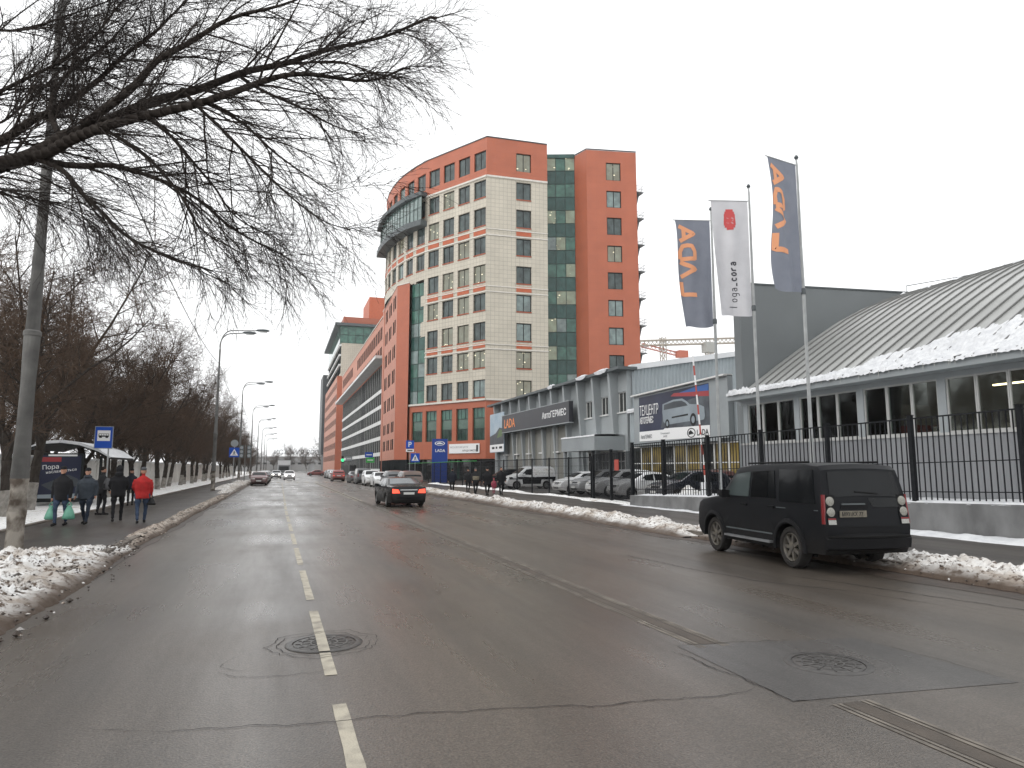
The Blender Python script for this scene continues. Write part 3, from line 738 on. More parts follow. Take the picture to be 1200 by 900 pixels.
# green glass strip left of the cream flat, wing end and wing street face
g0, g1 = at_s(15.8), at_s(12.5)
for j in range(9):
    for i in range(2):
        g = 'spandrel' if j % 3 == 1 else ('win_green' if rb.random() < .6 else 'win_pale')
        window(T, g0, g1, (1.65*i, 1.65*(i+1), 11.5+j*2.13, 11.5+(j+1)*2.13), .15, (1, 1), g, 'frame_green', 'curtain_panel', .05, ORG)
W0 = (16.75, 107.1); WB = (17.2, 126.4); ORG = (16.75, 107.1)
WG = thing('office_wing', 'orange wing with small paired windows standing against the office tower', 'building', (*ORG, 0))
wing = MB(); mw = lambda z: 0
we = (at_s(15.8)[0]-.30, at_s(15.8)[1]-.25)
facade(wing, W0, we, 3.2, 30.9, [], matf=lambda z: 0, org=ORG)
(ux, uy), LW = unit(WB, W0); wops = []
for k, z in enumerate((27.6, 23.6, 19.5, 15.5, 11.4, 7.6, 4.8)):
    for grp in (LW-4.6, LW-9.8, LW-15.0):
        for d_ in (0, 1.9): wops.append((grp+d_, grp+d_+1.25, z, z+(2.2 if k < 5 else 1.7)))
facade(wing, WB, W0, 3.2, 30.9, wops, .3, lambda z: 1, 2, org=ORG)  # reveals coloured dark to stand for shade inside the openings
for o in wops: window(WG, WB, W0, o, .2, (1, 1), 'win_dark', 'frame_dark', org=ORG)
wing.poly([(x-ORG[0], y-ORG[1], 30.85) for x, y in (WB, W0, we, (24, 118), (24, 126))], 0)
# base left of the flat: continues to the wing end with one tall window
wing.build('wall', ['orange', 'pink', 'frame_dark'], WG)
b = MB(); strip(b, WB, W0, 30.9, 31.05, .08, 0, ORG); strip(b, W0, we, 30.9, 31.05, .08, 0, ORG); b.build('coping', 'trim_pale', WG)
b = MB(); strip(b, W0, we, .2, 3.2, -2.2, 0, ORG); strip(b, WB, W0, .2, 3.2, -2.2, 0, ORG); b.build('recessed_ground_floor', 'win_dark', WG)
for (x, y) in ((16.95, 107.5), (17.0, 112.6), (17.05, 117.6), (17.1, 122.6)):
    b = MB(); b.box(x-ORG[0], x-ORG[0]+.4, y-ORG[1], y-ORG[1]+.4, 0, 3.2); b.build('column', 'dark_slab', WG)
ORG = C0
bw = MB(); bo = [(.6, 3.0, 5.8, 10.4)]
facade(bw, g0, g1, 3.2, 11.5, bo, .34, lambda z: 0, org=ORG); tall_window(g0, g1, bo[0])
bw.build('base_wall', 'orange', T)
b = MB(); strip(b, g0, g1, 11.35, 11.62, .22, 0, ORG); b.build('ledge', 'trim_pale', T)
# recessed shop front below the orange base
q0 = (g0[0]+1.1, g0[1]+1.4); q1 = (C0[0]-.2, C0[1]+1.9); q2 = (FR[0], FR[1]+1.6)
for (a, c) in ((q0, q1), (q1, q2)):
    (ux, uy), LL = unit(a, c); n = int(LL/2)
    for i in range(n): window(T, a, c, (LL*i/n, LL*(i+1)/n, .25, 3.2), 0, (1, 1), 'win_shop' if rb.random() < .75 else 'win_green', 'frame_dark', 'shop_front', .07, ORG, split=(.72,))
b = MB(); b.poly([(x-ORG[0], y-ORG[1], 3.2) for x, y in (g0, C0, FR, (36.3, 94), (27, 96), (22, 106))][::-1]); b.build('soffit', 'pier_grey', T)
for s_ in (3, 6.2, 9.4, 12.6, 15.6):
    p = at_s(s_); b = MB(); b.obox((p[0]-ORG[0]+.35, p[1]-ORG[1]+.55), fd, .22, .22, 0, 3.2); b.build('column', 'dark_slab', T)
# white banner on the base
bn = thing('facade_banner', 'long white banner with small dark print on the orange office base', 'banner', (*C0, 0))
(dx, dy) = (-fd[0], -fd[1]); nrm = (dy, -dx)
bp = (at_s(6.9)[0]+nrm[0]*.12-C0[0], at_s(6.9)[1]+nrm[1]*.12-C0[1]); b = MB(); b.obox((bp[0]+dx*2.9, bp[1]+dy*2.9), (dx, dy), 2.95, .04, 4.0, 5.35); b.build('board', 'sign_white', bn)
text_obj('МОСКОВСКИЙ ЦЕНТР', .34, 'ink_grey', bn, frame4((bp[0]+nrm[0]*.05+dx*.2, bp[1]+nrm[1]*.05+dy*.2, 4.75), (dx, dy, 0), (0, 0, 1)), sx=.95)
text_obj('АРЕНДА ОФИСОВ', .36, 'ink', bn, frame4((bp[0]+nrm[0]*.05+dx*2.6, bp[1]+nrm[1]*.05+dy*2.6, 4.25), (dx, dy, 0), (0, 0, 1)), sx=.85)
b = MB(); b.obox((bp[0]+nrm[0]*.05+dx*5.45, bp[1]+nrm[1]*.05+dy*5.45), (dx, dy), .17, .012, 4.2, 5.15); b.build('mark', 'ink', bn)
# fire-escape landings on the right of the stair tower
for k in range(10):
    z = 44.2-k*4.2
    if z < 10: break
    t = MB(); x0, y0 = TW1[0]+.05-C0[0], TW1[1]+.6-C0[1]
    t.box(x0, x0+1.5, y0, y0+2.6, z, z+.12)
    t.prism([(x0+.15, y0+1.2, z-4.0), (x0+.35, y0+1.2, z-4.0), (x0+1.35, y0+1.2, z), (x0+1.1, y0+1.2, z)], (0, .9, 0))
    t.build('escape_landing', 'slab_grey', T)
    r_ = MB()
    for zz in (.55, 1.1): r_.tube([(x0+.03, y0+.03, z+zz), (x0+1.47, y0+.03, z+zz), (x0+1.47, y0+2.57, z+zz)], .03, 4)
    for q in range(5): r_.tube([(x0+.03+.36*q, y0+.03, z+.1), (x0+.03+.36*q, y0+.03, z+1.1)], .022, 4)
    for q in range(5): r_.tube([(x0+1.47, y0+.5+.5*q, z+.1), (x0+1.47, y0+.5+.5*q, z+1.1)], .022, 4)
    r_.build('escape_railing', 'steel', T)

# ---------------------------------------------------------------- long parking-deck block beyond the wing
ORG = (18, 127); PD = thing('parking_block', 'long grey-banded parking block with pink upper floors and white canopy', 'building', (18, 127, 0))
p0, p1 = (18, 225), (18, 127); LP = 98.0
b = MB(); upo = []
nb = 26
for i in range(nb):
    u = 3+i*3.6
    if i in (9, 10, 11) : continue
    upo.append((u, u+1.25, 27.0, 29.6)); upo.append((u+1.6, u+2.6, 27.0, 29.6)); upo.append((u, u+1.25, 23.9, 25.6)); upo.append((u+1.6, u+2.6, 23.9, 25.6))
facade(b, p0, p1, 22.4, 31.2, upo, .3, lambda z: 0, 1, org=ORG)  # dark reveal colour paints in the shade of the window recesses
facade(b, (18, 127), (30, 127), 0, 31.2, [], matf=lambda z: 0, org=ORG)
b.poly([(x-18, y-127, 31.1) for x, y in ((18, 127), (30, 127), (30, 225), (18, 225))], 0)
b.build('wall', ['pink', 'frame_dark'], PD)
for o in upo: window(PD, p0, p1, o, .2, (1, 1), 'win_dark', 'frame_dark', org=ORG)
b = MB(); b.box(-.15, .5, -.3, 98, 31.2, 31.38); b.build('coping', 'trim_pale', PD)
b = MB(); b.box(-2.0, .2, -.2, 98, 22.2, 22.75); b.build('canopy', 'band_white', PD)
b = MB(); b.box(.6, 12, .1, 98, 0, 22.3); b.build('deck_core', 'pier_grey', PD)
levels = [1.4, 4.6, 7.7, 10.8, 13.9, 17.0]
for z in levels:
    b = MB(); b.box(.30, .62, 0, 98, z-.35, z+.38); b.build('deck_band', 'band_white', PD)
for i in range(32):
    y = 1.2+i*3.1; b = MB(); stair = i in (12, 13)
    b.box(.43, .62, y-.28, y+.28, 0, 22.2); b.build('pier', 'dark_slab' if stair else 'pier_grey', PD)
for j, z in enumerate(levels):
    top = (levels[j+1]-.35) if j < 5 else 22.2
    for i in range(31):
        y = 1.2+i*3.1+.28
        key = ('deckpane', round(top-z, 2))
        if key not in WCACHE:
            q = MB(); q.box(-.03, .02, 0, 2.54, 0, top-z-.38); q.box(-.035, -.03, 1.2, 1.34, 0, top-z-.38, 1); WCACHE[key] = q.mesh('deck_glazing', ['win_dark', 'pier_grey'])
        link('deck_glazing', WCACHE[key], PD, (.48, y, z+.38))

# ---------------------------------------------------------------- far tower with green top and dark slab
ORG = (17.2, 236); FT = thing('far_office_block', 'far pinkish office block with green glass crown behind the parking block', 'building', (17.2, 236, 0))
b = MB(); p0, p1 = (17.2, 300), (17.2, 236); fo = []
for z in (4.5, 8.5, 12.6, 16.7, 20.8, 24.9, 29.0):
    for i in range(11):
        u = 3+i*5.6; fo += [(u, u+1.5, z, z+2.0), (u+2.1, u+3.6, z, z+2.0)]
facade(b, p0, p1, 0, 33, fo, .12, lambda z: 0, 3, org=ORG)  # opening sides painted dark as recess shadow
facade(b, p1, (19.4, 236), 0, 33, [], matf=lambda z: 1, org=ORG); facade(b, (19.4, 236), (40, 236), 0, 33, [], matf=lambda z: 1, org=ORG)
facade(b, (18.3, 236.5), (40, 236.5), 33, 44.5, [], matf=lambda z: 2, org=ORG)
facade(b, (18.3, 300), (18.3, 236.5), 33, 44.5, [], matf=lambda z: 2, org=ORG)
b.poly([(0,0,33),(0,64,33),(3,64,33),(3,0,33)][::-1], 1)
b.build('wall', ['far_pink', 'orange', 'cream', 'frame_dark'], FT)
for o in fo: window(FT, p0, p1, o, .07, (1, 1), 'win_dark', 'frame_dark', org=ORG)
for z in (34.2, 37.6, 41.0):
    b = MB(); b.box(.4, 1.12, .5, 64, z+2.4, z+3.0); b.build('loggia_band', 'band_white', FT)
    for i in range(12): 
        q = MB(); q.box(.9, 1.06, 1.2+i*5.2, 5.2+i*5.2, z, z+2.3); q.build('loggia_glazing', 'win_dark', FT)
b = MB(); b.box(.5, 14, .4, 60, 44.5, 50.4); b.build('glass_crown', 'win_green', FT)
for i in range(6): 
    q = MB(); q.box(.5+i*2.6, .62+i*2.6, .3, .4, 44.5, 50.4); q.build('mullion', 'frame_green', FT)
b = MB(); b.box(.5, 14, .3, .4, 47.3, 47.45); b.build('mullion', 'frame_green', FT)
b = MB(); b.box(-1.2, 15, -1.0, 62, 50.4, 51.3); b.build('crown_roof', 'slab_grey', FT)
b = MB(); b.box(1.5, 22, 0, 40, 51.3, 53.6); b.build('attic', 'orange', FT)
b = MB(); b.box(10.2, 23, 1.2, 20, 53.6, 61.5); b.build('lift_house', 'spandrel_red', FT)
b = MB(); b.box(12.0, 12.6, -3, 1, 33, 48); b.box(8.4, 12, -2.9, 1, 33, 44.2); b.build('link_block', 'panel_grey', FT)
b = MB(); b.box(16.2, 24, 303, 322, 8, 42.0); b.box(17.5, 24, 303, 322, 0, 8)
tag(b.build('dark_slab_block', 'dark_slab'), 'narrow dark grey slab building at the far end of the pink blocks', 'building')
# ---------------------------------------------------------------- car showroom with fins
SX = 24.5; ORG = (SX, 45.6)
SH = thing('car_showroom', 'long grey car showroom with vertical fins and a dark sign box', 'building', (SX, 45.6, 0))
p0, p1 = (SX, 79.0), (SX, 45.6); LS = 33.4
uY = lambda y: 79.0-y
so = [(uY(53.0), uY(51.7), 6.05, 7.45), (uY(50.05), uY(48.75), 6.1, 7.55), (uY(47.05), uY(45.75), 6.1, 7.65)]
b = MB(); facade(b, p0, p1, 0, 9.2, so, .18, None, org=ORG)
facade(b, p1, (60, 45.6), 0, 9.2, [], org=ORG); b.poly([(0,0,9.15),(0,33.4,9.15),(20,33.4,9.15),(20,0,9.15)][::-1])
facade(b, (60, 79), p0, 0, 9.2, [], org=ORG)
b.build('wall', 'facade_grey', SH)
for o in so: window(SH, p0, p1, o, .12, (2, 1), 'win_shop', 'frame_white', org=ORG)
for o in so:
    q = MB(); q.box(-.12, .02, LS-o[1]-.08, LS-o[0]+.08, o[2]-.09, o[2]-.01); q.build('sill', 'frame_white', SH)
for k in range(11):                                              # fins: deep at the eave, tapering down
    y = 77.2-k*3.0-45.6; q = MB()
    q.prism([(0, y-.16, 9.2), (-.75, y-.16, 9.2), (-.62, y-.16, 7.4), (-.12, y-.16, .3), (0, y-.16, .3)], (0, .32, 0)); q.build('fin', 'facade_grey', SH)
q = MB(); q.box(-1.0, .6, -.6, 33.6, 9.2, 9.42); q.build('eave', 'slab_grey', SH)
for (ya, yb) in ((1.2, 3.4), (5.0, 7.0), (12.2, 13.6)):
    q = MB(); n = 14
    for i in range(n+1):
        y = ya+(yb-ya)*i/n; h = .14*math.sin(math.pi*i/n)**.5+.05*nz(y, 1, 0, 3)
        q.v += [(-1.08, y, 9.36-h*1.5), (-1.1, y, 9.43), (-.9, y, 9.44+h), (-.3, y, 9.425)]
    for i in range(n):
        for k in range(3): q.f.append([4*i+k, 4*i+k+1, 4*i+k+5, 4*i+k+4]); q.m.append(0); q.uv.append(None)
    q.build('eave_snow', 'snow', SH, True)
# tan glazed recess under the sign
for i in range(9):
    y = 57.2+i*1.9-45.6; q = MB(); q.box(-.06, .03, y, y+1.82, .3, 5.7); q.build('tan_panel', 'facade_tan', SH)
    if i % 2 == 0:
        q = MB(); q.tube([(-.16, y+1.86, .3), (-.16, y+1.86, 5.6)], .05, 6); q.build('downpipe', 'frame_white', SH)
        q = MB(); q.box(-.3, -.05, y+1.2, y+2.5, 3.3, 3.42); q.build('light_bracket', 'frame_white', SH)
# sign box
sb = thing('sign_box', 'long dark sign box reading LADA in orange on the showroom', 'sign', (SX, 45.6, 0))
q = MB(); q.box(-1.15, -.75, 53.9-45.6, 72.7-45.6, 5.82, 7.62); q.build('box', 'sign_dark', sb)
q = MB(); ya, yb = 53.85-45.6, 72.75-45.6
q.box(-1.18, -.72, ya, yb, 7.62, 7.70); q.box(-1.18, -.72, ya, yb, 5.74, 5.82); q.build('edge_strip', 'panel_grey', sb)
text_obj('LADA', 1.35, 'lada_orange', sb, frame4((-1.16, 71.9-45.6, 6.25), (0, -1, 0), (0, 0, 1)), bold=.02, sx=1.05)
text_obj('АвтоГЕРМЕС', .80, 'sign_white', sb, frame4((-1.16, 60.3-45.6, 6.5), (0, -1, 0), (0, 0, 1)), bold=.012, sx=1.15)
# entrance canopy with snow on top, glazed entrance
q = MB(); q.box(-2.5, -.02, .5, 6.8, 3.2, 4.25); q.build('canopy', 'panel_grey', SH)
q = MB(); n = 20
for i in range(n+1):
    y = .45+6.4*i/n
    for x, z in ((-2.54, 4.24), (-2.5, 4.36+.04*nz(y, 1, 0, 2)), (-1.2, 4.42+.05*nz(y, 4, 0, 1)), (-.05, 4.36)): q.v.append((x, y, z))
for i in range(n):
    for k in range(3): q.f.append([4*i+k, 4*i+k+1, 4*i+k+5, 4*i+k+4]); q.m.append(0); q.uv.append(None)
q.build('canopy_snow', 'snow', SH, True)
for i in range(5):
    o = (uY(52.4)+i*1.3, uY(52.4)+(i+1)*1.3, .3, 3.2); window(SH, (SX-.08, 79), (SX-.08, 45.6), o, 0, (2, 1), 'win_shop', 'frame_white', 'entrance_glazing', .08, ORG, split=(.72,))
for (y, zt) in ((1.0, 3.2), (3.6, 3.2), (6.4, 3.2)):
    q = MB(); q.box(-2.4, -2.15, y, y+.25, .14, zt); q.build('column', 'panel_grey', SH)
# picture banner at the far end of the facade
ab = thing('facade_poster', 'tall landscape poster on the far end of the showroom front', 'poster', (SX, 45.6, 0))
Yq = lambda y: y-45.6
q = MB(); q.box(-.86, -.80, Yq(72.9), Yq(78.3), 3.7, 8.2); q.build('board', 'print_sky', ab)
q = MB(); q.poly([(-.865, Yq(78.3), 4.6), (-.865, Yq(72.9), 4.6), (-.865, Yq(72.9), 6.3), (-.865, Yq(74.6), 6.5), (-.865, Yq(76.0), 5.9), (-.865, Yq(78.3), 5.6)]); q.build('print_hill', 'print_slate', ab)
q = MB(); q.poly([(-.87, Yq(75.6), 5.3), (-.87, Yq(73.6), 5.5), (-.87, Yq(73.4), 6.1), (-.87, Yq(74.5), 6.3)]); q.build('print_grass', 'print_green', ab)
q = MB(); q.box(-.875, -.862, Yq(72.95), Yq(78.25), 3.75, 4.6); q.build('print_strip', 'sign_white', ab)
for (y, w) in ((77.4, 1.0), (75.9, .6), (74.6, 1.1)):
    q = MB(); q.box(-.885, -.876, Yq(y-w), Yq(y), 4.1, 4.35); q.build('print_caption', 'ink', ab)

# ---------------------------------------------------------------- corrugated hall behind the billboard
def ribbed(mb, p0, p1, z0, z1f, pitch, amp, m=0, org=(0,0)):
    (dx, dy), L_ = unit(p0, p1); nx, ny = dy, -dx; n = int(L_/pitch); P = []
    for i in range(n+1):
        for fr, d in ((0, 0), (.35, 0), (.5, amp), (.85, amp)):
            u = min(L_, (i+fr)*pitch); P.append((p0[0]+dx*u+nx*d-org[0], p0[1]+dy*u+ny*d-org[1], u))
    for i in range(len(P)-1):
        a, c = P[i], P[i+1]
        if c[2]-a[2] < 1e-5: continue
        mb.quad((a[0], a[1], z0), (c[0], c[1], z0), (c[0], c[1], z1f(c[2])), (a[0], a[1], z1f(a[2])), m)
ORG = (24.6, 32); HL = thing('corrugated_hall', 'pale blue-grey corrugated hall behind the car billboard', 'building', (24.6, 32, 0))
q = MB(); gz = lambda u: 9.25+1.6*u/9.8 if u < 9.8 else 10.85-.16*(u-9.8)
ribbed(q, (24.9, 45.5), (46, 45.5), 5.5, gz, .32, .05, 0, ORG); q.build('gable_cladding', 'corrugated', HL)
q = MB(); q.prism([(.1, 13.2, 9.2), (10.0, 13.2, 10.82), (21.6, 13.2, 8.95), (21.6, 13.2, 9.35), (10.0, 13.2, 11.22), (.1, 13.2, 9.6)], (0, .5, 0)); q.build('gable_fascia', 'white_plastic', HL)
q = MB(); q.box(.3, 21, 13.7, 40, 5, 9.2); q.build('hall_body', 'panel_grey', HL)
q = MB(); ribbed(q, (24.6, 45.4), (24.6, 32), 3.45, lambda u: 6.0, .32, .05, 0, ORG); ribbed(q, (24.6, 32), (46, 32), 0, lambda u: 6.0, .32, .05, 0, ORG)
q.build('wall_cladding', 'corrugated', HL)
q = MB(); q.poly([(0,0,5.95),(21,0,5.95),(21,13.4,5.95),(0,13.4,5.95)]); q.build('lower_roof', 'panel_grey', HL)
q = MB(); n = 50
for i in range(n+1):
    y = -.2+13.7*i/n; w = .05*nz(y, 2, 0, 3)
    for x, z in ((-.22, 5.93+w), (-.24, 6.1), (-.1, 6.24+w), (.9, 6.2+w), (2.4, 6.0)): q.v.append((x, y, z))
for i in range(n):
    for k in range(4): q.f.append([5*i+k, 5*i+k+1, 5*i+k+6, 5*i+k+5]); q.m.append(0); q.uv.append(None)
q.build('roof_edge_snow', 'snow', HL, True)
for i in range(9):
    o = (1.45*i+.2, 1.45*(i+1)+.2, .25, 3.4); window(HL, (24.6, 45.4), (24.6, 32), o, 0, (1, 1), 'win_yellow' if i % 3 else 'win_shop', 'frame_white', 'shop_window', .07, ORG, split=(.62,))
# billboard
BB = thing('billboard', 'big billboard with a silver estate car and the word ТЕХЦЕНТР', 'billboard', (24.2, 34, 0))
q = MB(); q.box(-.05, .30, -.15, 9.95, 3.45, 7.05); q.box(-.05, .30, -1.1, -.15, 3.6, 7.2); q.build('panel', 'panel_grey', BB)
q = MB(); q.prism([(-.3, 9.95, 6.98), (.32, 9.95, 6.98), (.32, -1.1, 7.16), (-.3, -1.1, 7.16)], (0, 0, .1)); q.build('hood', 'frame_white', BB)
X_ = -.055
def pr(name, poly, m, k):                                        # printed shape: poly in (y from left edge, z)
    q = MB(); q.poly([(X_-.004*k, 9.15-u, z) for u, z in poly]); return q.build(name, m, BB)
pr('print_ground', [(0,3.75),(8.45,3.75),(8.45,6.95),(0,6.86)], 'print_navy', 1)
pr('print_street', [(2.9,4.55),(8.45,4.42),(8.45,6.3),(6.4,6.15),(3.2,5.5)], 'print_dim', 2)
pr('print_red_band', [(4.2,6.55),(8.45,6.15),(8.45,6.5),(4.6,6.72)], 'print_red', 3)
pr('print_blue_band', [(5.2,6.68),(8.45,6.48),(8.45,6.9),(7.0,6.85)], 'print_blue', 4)
pr('print_footer', [(0,3.75),(8.45,3.72),(8.45,4.42),(3.4,4.50),(3.2,4.42),(0,4.42)], 'sign_white', 5)
pr('print_car_body', [(3.25,4.95),(3.15,5.6),(3.2,6.12),(4.5,6.3),(5.6,6.28),(6.1,6.05),(6.4,5.85),(7.4,5.75),(7.95,5.55),(8.0,5.0),(7.9,4.8),(7.5,4.75),(6.1,4.78),(4.0,4.72),(3.6,4.75)], 'print_silver', 6)
pr('print_car_windows', [(3.35,5.72),(3.4,6.05),(4.6,6.18),(5.5,6.15),(5.95,5.98),(6.2,5.78)], 'print_slate', 7)
pr('print_car_moulding', [(4.3,5.1),(6.2,5.16),(6.2,5.27),(4.3,5.2)], 'ink', 7)
for cu, cz, r_ in ((3.75, 4.78, .30), (6.75, 4.86, .40)):
    pr('print_tyre', [(cu+r_*.85*math.cos(t*.3142), cz+r_*math.sin(t*.3142)) for t in range(20)], 'ink', 8)
    pr('print_hub', [(cu+r_*.45*math.cos(t*.3142), cz+r_*.55*math.sin(t*.3142)) for t in range(20)], 'print_silver', 9)
text_obj('ТЕХЦЕНТР', .98, 'sign_white', BB, frame4((X_-.03, 9.05, 5.55), (0, -1, 0), (0, 0, 1)), sx=.50)
text_obj('АВТОГЕРМЕС', .60, 'sign_white', BB, frame4((X_-.03, 9.05, 4.98), (0, -1, 0), (0, 0, 1)), bold=.012, sx=.46)
text_obj('АвтоГЕРМЕС', .34, 'ink_grey', BB, frame4((X_-.035, 8.95, 3.93), (0, -1, 0), (0, 0, 1)), bold=.01, sx=.72)
text_obj('Официальный', .17, 'ink_grey', BB, frame4((X_-.035, 6.3, 4.12), (0, -1, 0), (0, 0, 1)))
text_obj('дилер', .17, 'ink_grey', BB, frame4((X_-.035, 5.95, 3.93), (0, -1, 0), (0, 0, 1)))
text_obj('LADA', .50, 'ink', BB, frame4((X_-.035, 2.05, 3.86), (0, -1, 0), (0, 0, 1)), bold=.008, sx=.95)
q = MB(); cy, cz = 9.15-6.5, 4.05
def ring(q, cy, cz, ra, rb_, wa, x, m=0, n=28):
    for k in range(n):
        t0, t1 = 2*math.pi*k/n, 2*math.pi*(k+1)/n
        f = lambda t, s_: (x, cy+ra*s_*math.cos(t), cz+rb_*s_*math.sin(t))
        q.quad(f(t0, 1), f(t1, 1), f(t1, wa), f(t0, wa), m)
ring(q, cy, cz, .46, .30, .82, X_-.034)
q.poly([(X_-.034, cy+.30, cz-.12), (X_-.034, cy-.28, cz-.06), (X_-.034, cy-.18, cz+.02), (X_-.034, cy+.05, cz+.17), (X_-.034, cy+.30, cz+.06)])
q.build('print_emblem', 'ink', BB)

# ---------------------------------------------------------------- grey hall with curved metal roof
def clear_pane():
    m = bpy.data.materials.new('pane_clear'); m.use_nodes = True; N = m.node_tree.nodes; L = m.node_tree.links; N.remove(N['Principled BSDF'])
    t = N.new('ShaderNodeBsdfTransparent'); t.inputs[0].default_value = (.8,.81,.78,1); g = N.new('ShaderNodeBsdfGlossy'); g.inputs['Roughness'].default_value = .03; g.inputs[0].default_value = (.8,.85,.85,1)
    f = N.new('ShaderNodeFresnel'); f.inputs[0].default_value = 1.5; x = N.new('ShaderNodeMixShader'); L.new(f.outputs[0], x.inputs[0]); L.new(t.outputs[0], x.inputs[1]); L.new(g.outputs[0], x.inputs[2]); L.new(x.outputs[0], N['Material Output'].inputs[0])
    return m
CUSTOM['pane_clear'] = clear_pane
ORG = (21, 4); GH = thing('curved_roof_hall', 'grey hall with curved standing-seam metal roof and a strip of windows', 'building', (21, 4, 0))
q = MB(); ribbed(q, (21, 27.65), (21, 4), .3, lambda u: 2.95, .30, .035, 0, ORG); q.build('cladding', 'cladding', GH)
q = MB(); q.box(-.07, .1, 0, 23.65, 2.95, 3.04); q.build('window_sill', 'frame_grey', GH)
q = MB(); q.box(-.05, .2, 0, 23.65, 4.86, 5.05); q.build('lintel', 'panel_grey', GH)
q = MB(); q.box(-.75, .1, -.2, 23.63, 5.05, 5.36); q.build('eave_beam', 'panel_grey', GH)
yb = 27.4
while yb > 5:
    q = MB(); q.box(-.045, .18, yb-.30-4, yb-4, 3.04, 4.86); q.build('post', 'panel_grey', GH)
    for i in range(3):
        y1 = yb-.30-i*1.04; o = (27.65-y1, 27.65-y1+1.03, 3.04, 4.86)
        window(GH, (21, 27.65), (21, 4), o, .02, (1, 1), 'pane_clear', 'frame_grey', 'window', .05, ORG)
    yb -= 3.42
# room behind the windows
q = MB(); q.box(.25, 12, .2, 23.5, .2, .3); q.box(11.9, 12, .2, 23.5, .3, 8.4); q.box(.25, 12, 23.4, 23.5, .3, 5.2); q.box(.25, 12, .1, .2, .3, 5.2); q.build('room_shell', 'room_dark', GH)
q = MB(); q.box(.1, .22, .2, 23.5, .3, 2.95); q.build('inner_wall', 'room_dark', GH)
for (x, y, z) in ((3.0, 18.96, 4.55), (2.6, 10.6, 4.5), (3.0, 7.2, 4.75), (6.5, 15.2, 5.2), (6.0, 9.0, 5.2)):
    q = MB(); q.box(x-.05, x+.05, y-.75, y+.75, z, z+.06); q.build('ceiling_tube', 'tube_light', GH)
q = MB(); q.box(1.2, 2.6, 15.2, 17.0, .3, 3.45); q.build('stored_crate', 'bin_red', GH)
q = MB(); q.box(2.0, 2.5, 12.4, 15.1, .3, 3.4); q.build('stored_rack', 'room_dark', GH)
# curved roof: one panel object per standing-seam sheet
prof = [(-.78, 5.34), (.27, 5.62), (2.15, 6.90), (4.12, 8.17), (6.18, 9.40), (7.8, 10.20), (9.2, 10.75), (10.55, 11.18), (12.5, 11.72), (15, 12.25), (18, 12.6), (21, 12.65)]
rp = MB(); w = .655
for i in range(len(prof)-1):
    (x0, z0), (x1, z1) = prof[i], prof[i+1]
    rp.quad((x0, .03, z0), (x0, w-.03, z0), (x1, w-.03, z1), (x1, .03, z1), 0)
    d = Vector((z0-z1, 0, x1-x0)).normalized()*.065
    for ya, yb2, m_ in ((-.022, .022, 1),):
        a0, a1 = (x0, ya, z0), (x1, ya, z1); c0, c1 = (x0, yb2, z0), (x1, yb2, z1)
        up = lambda p: (p[0]+d.x, p[1], p[2]+d.z)
        rp.quad(a0, a1, up(a1), up(a0), 1); rp.quad(c1, c0, up(c0), up(c1), 1); rp.quad(up(a0), up(a1), up(c1), up(c0), 1)
    rp.quad((x0, .022, z0), (x0, .031, z0), (x1, .031, z1), (x1, .022, z1), 0)
    rp.quad((x0, w-.031, z0), (x0, w-.02, z0), (x1, w-.02, z1), (x1, w-.031, z1), 0)
rpm = rp.mesh('roof_panel', ['roof_metal', 'roof_rib'], True, 30)
for i in range(36): link('roof_panel', rpm, GH, (0, .05+i*w, 0))
q = MB(); q.prism([(x, 23.66, z+.02) for x, z in prof], (0, .06, 0)) if False else None
# snow lying along the eave and sliding down
q = MB(); n = 420; cr = 24
def profz(x):
    for i in range(len(prof)-1):
        if prof[i][0] <= x <= prof[i+1][0]: return prof[i][1]+(prof[i+1][1]-prof[i][1])*(x-prof[i][0])/(prof[i+1][0]-prof[i][0])
    return prof[-1][1]
for j in range(n+1):
    y = 23.6*j/n; wd = .45+2.9*(1-sm(y, 8, 24)) + .45*nz(y, 3, 0, .8)+.4*nz(y, 7, 0, 2.6)+.25*nz(y, 4, 0, 7); wd = max(.25, wd)
    for i in range(cr+1):
        t = i/cr; x = -.86+wd*t; th = .13*math.sin(math.pi*min(1, t*.9+.1))**.6*(.7+.9*nz(x, y, 1, 2.1)+1.2*abs(nz(x, y, 5, 5))+.9*nz(x, y, 6, 11)) if i else 0
        z = (profz(max(x, -.78)))+max(0, th)+(-.10*abs(nz(y, 2, 0, 5))-.05 if i == 0 else 0)-(.015 if i == cr else 0)
        q.v.append((x+.05*nz(x, y, 8, 5), y, z))
for j in range(n):
    for i in range(cr): q.f.append([j*(cr+1)+i, j*(cr+1)+i+1, (j+1)*(cr+1)+i+1, (j+1)*(cr+1)+i]); q.m.append(0); q.uv.append(None)
tag(q.build('eave_snow', 'snow', GH, True, angle=70), kind='stuff')
q = MB(); ri = random.Random(8)
for k in range(90):
    y = ri.uniform(.3, 23.4); l = ri.uniform(.05, .28); q.tube([(-.83, y, 5.33), (-.83, y+.01, 5.33-l)], [.018, .003], 4)
tag(q.build('icicle', 'lens_clear', GH), kind='stuff')
q = MB(); ri = random.Random(9)
for k in range(36):                                              # thin ridge of snow at the top of the curve
    y = ri.uniform(6, 23.4); x = ri.uniform(9.5, 14.5); z = profz(x)+.06; r_ = ri.uniform(.08, .22)
    q.add([(x-r_, y, z-.05), (x, y-r_*1.6, z-.05), (x+r_, y, z), (x, y+r_*1.6, z-.02), (x, y, z+.09)], [(0,1,4),(1,2,4),(2,3,4),(3,0,4)])
tag(q.build('ridge_snow', 'snow', GH, True, angle=80), kind='stuff')
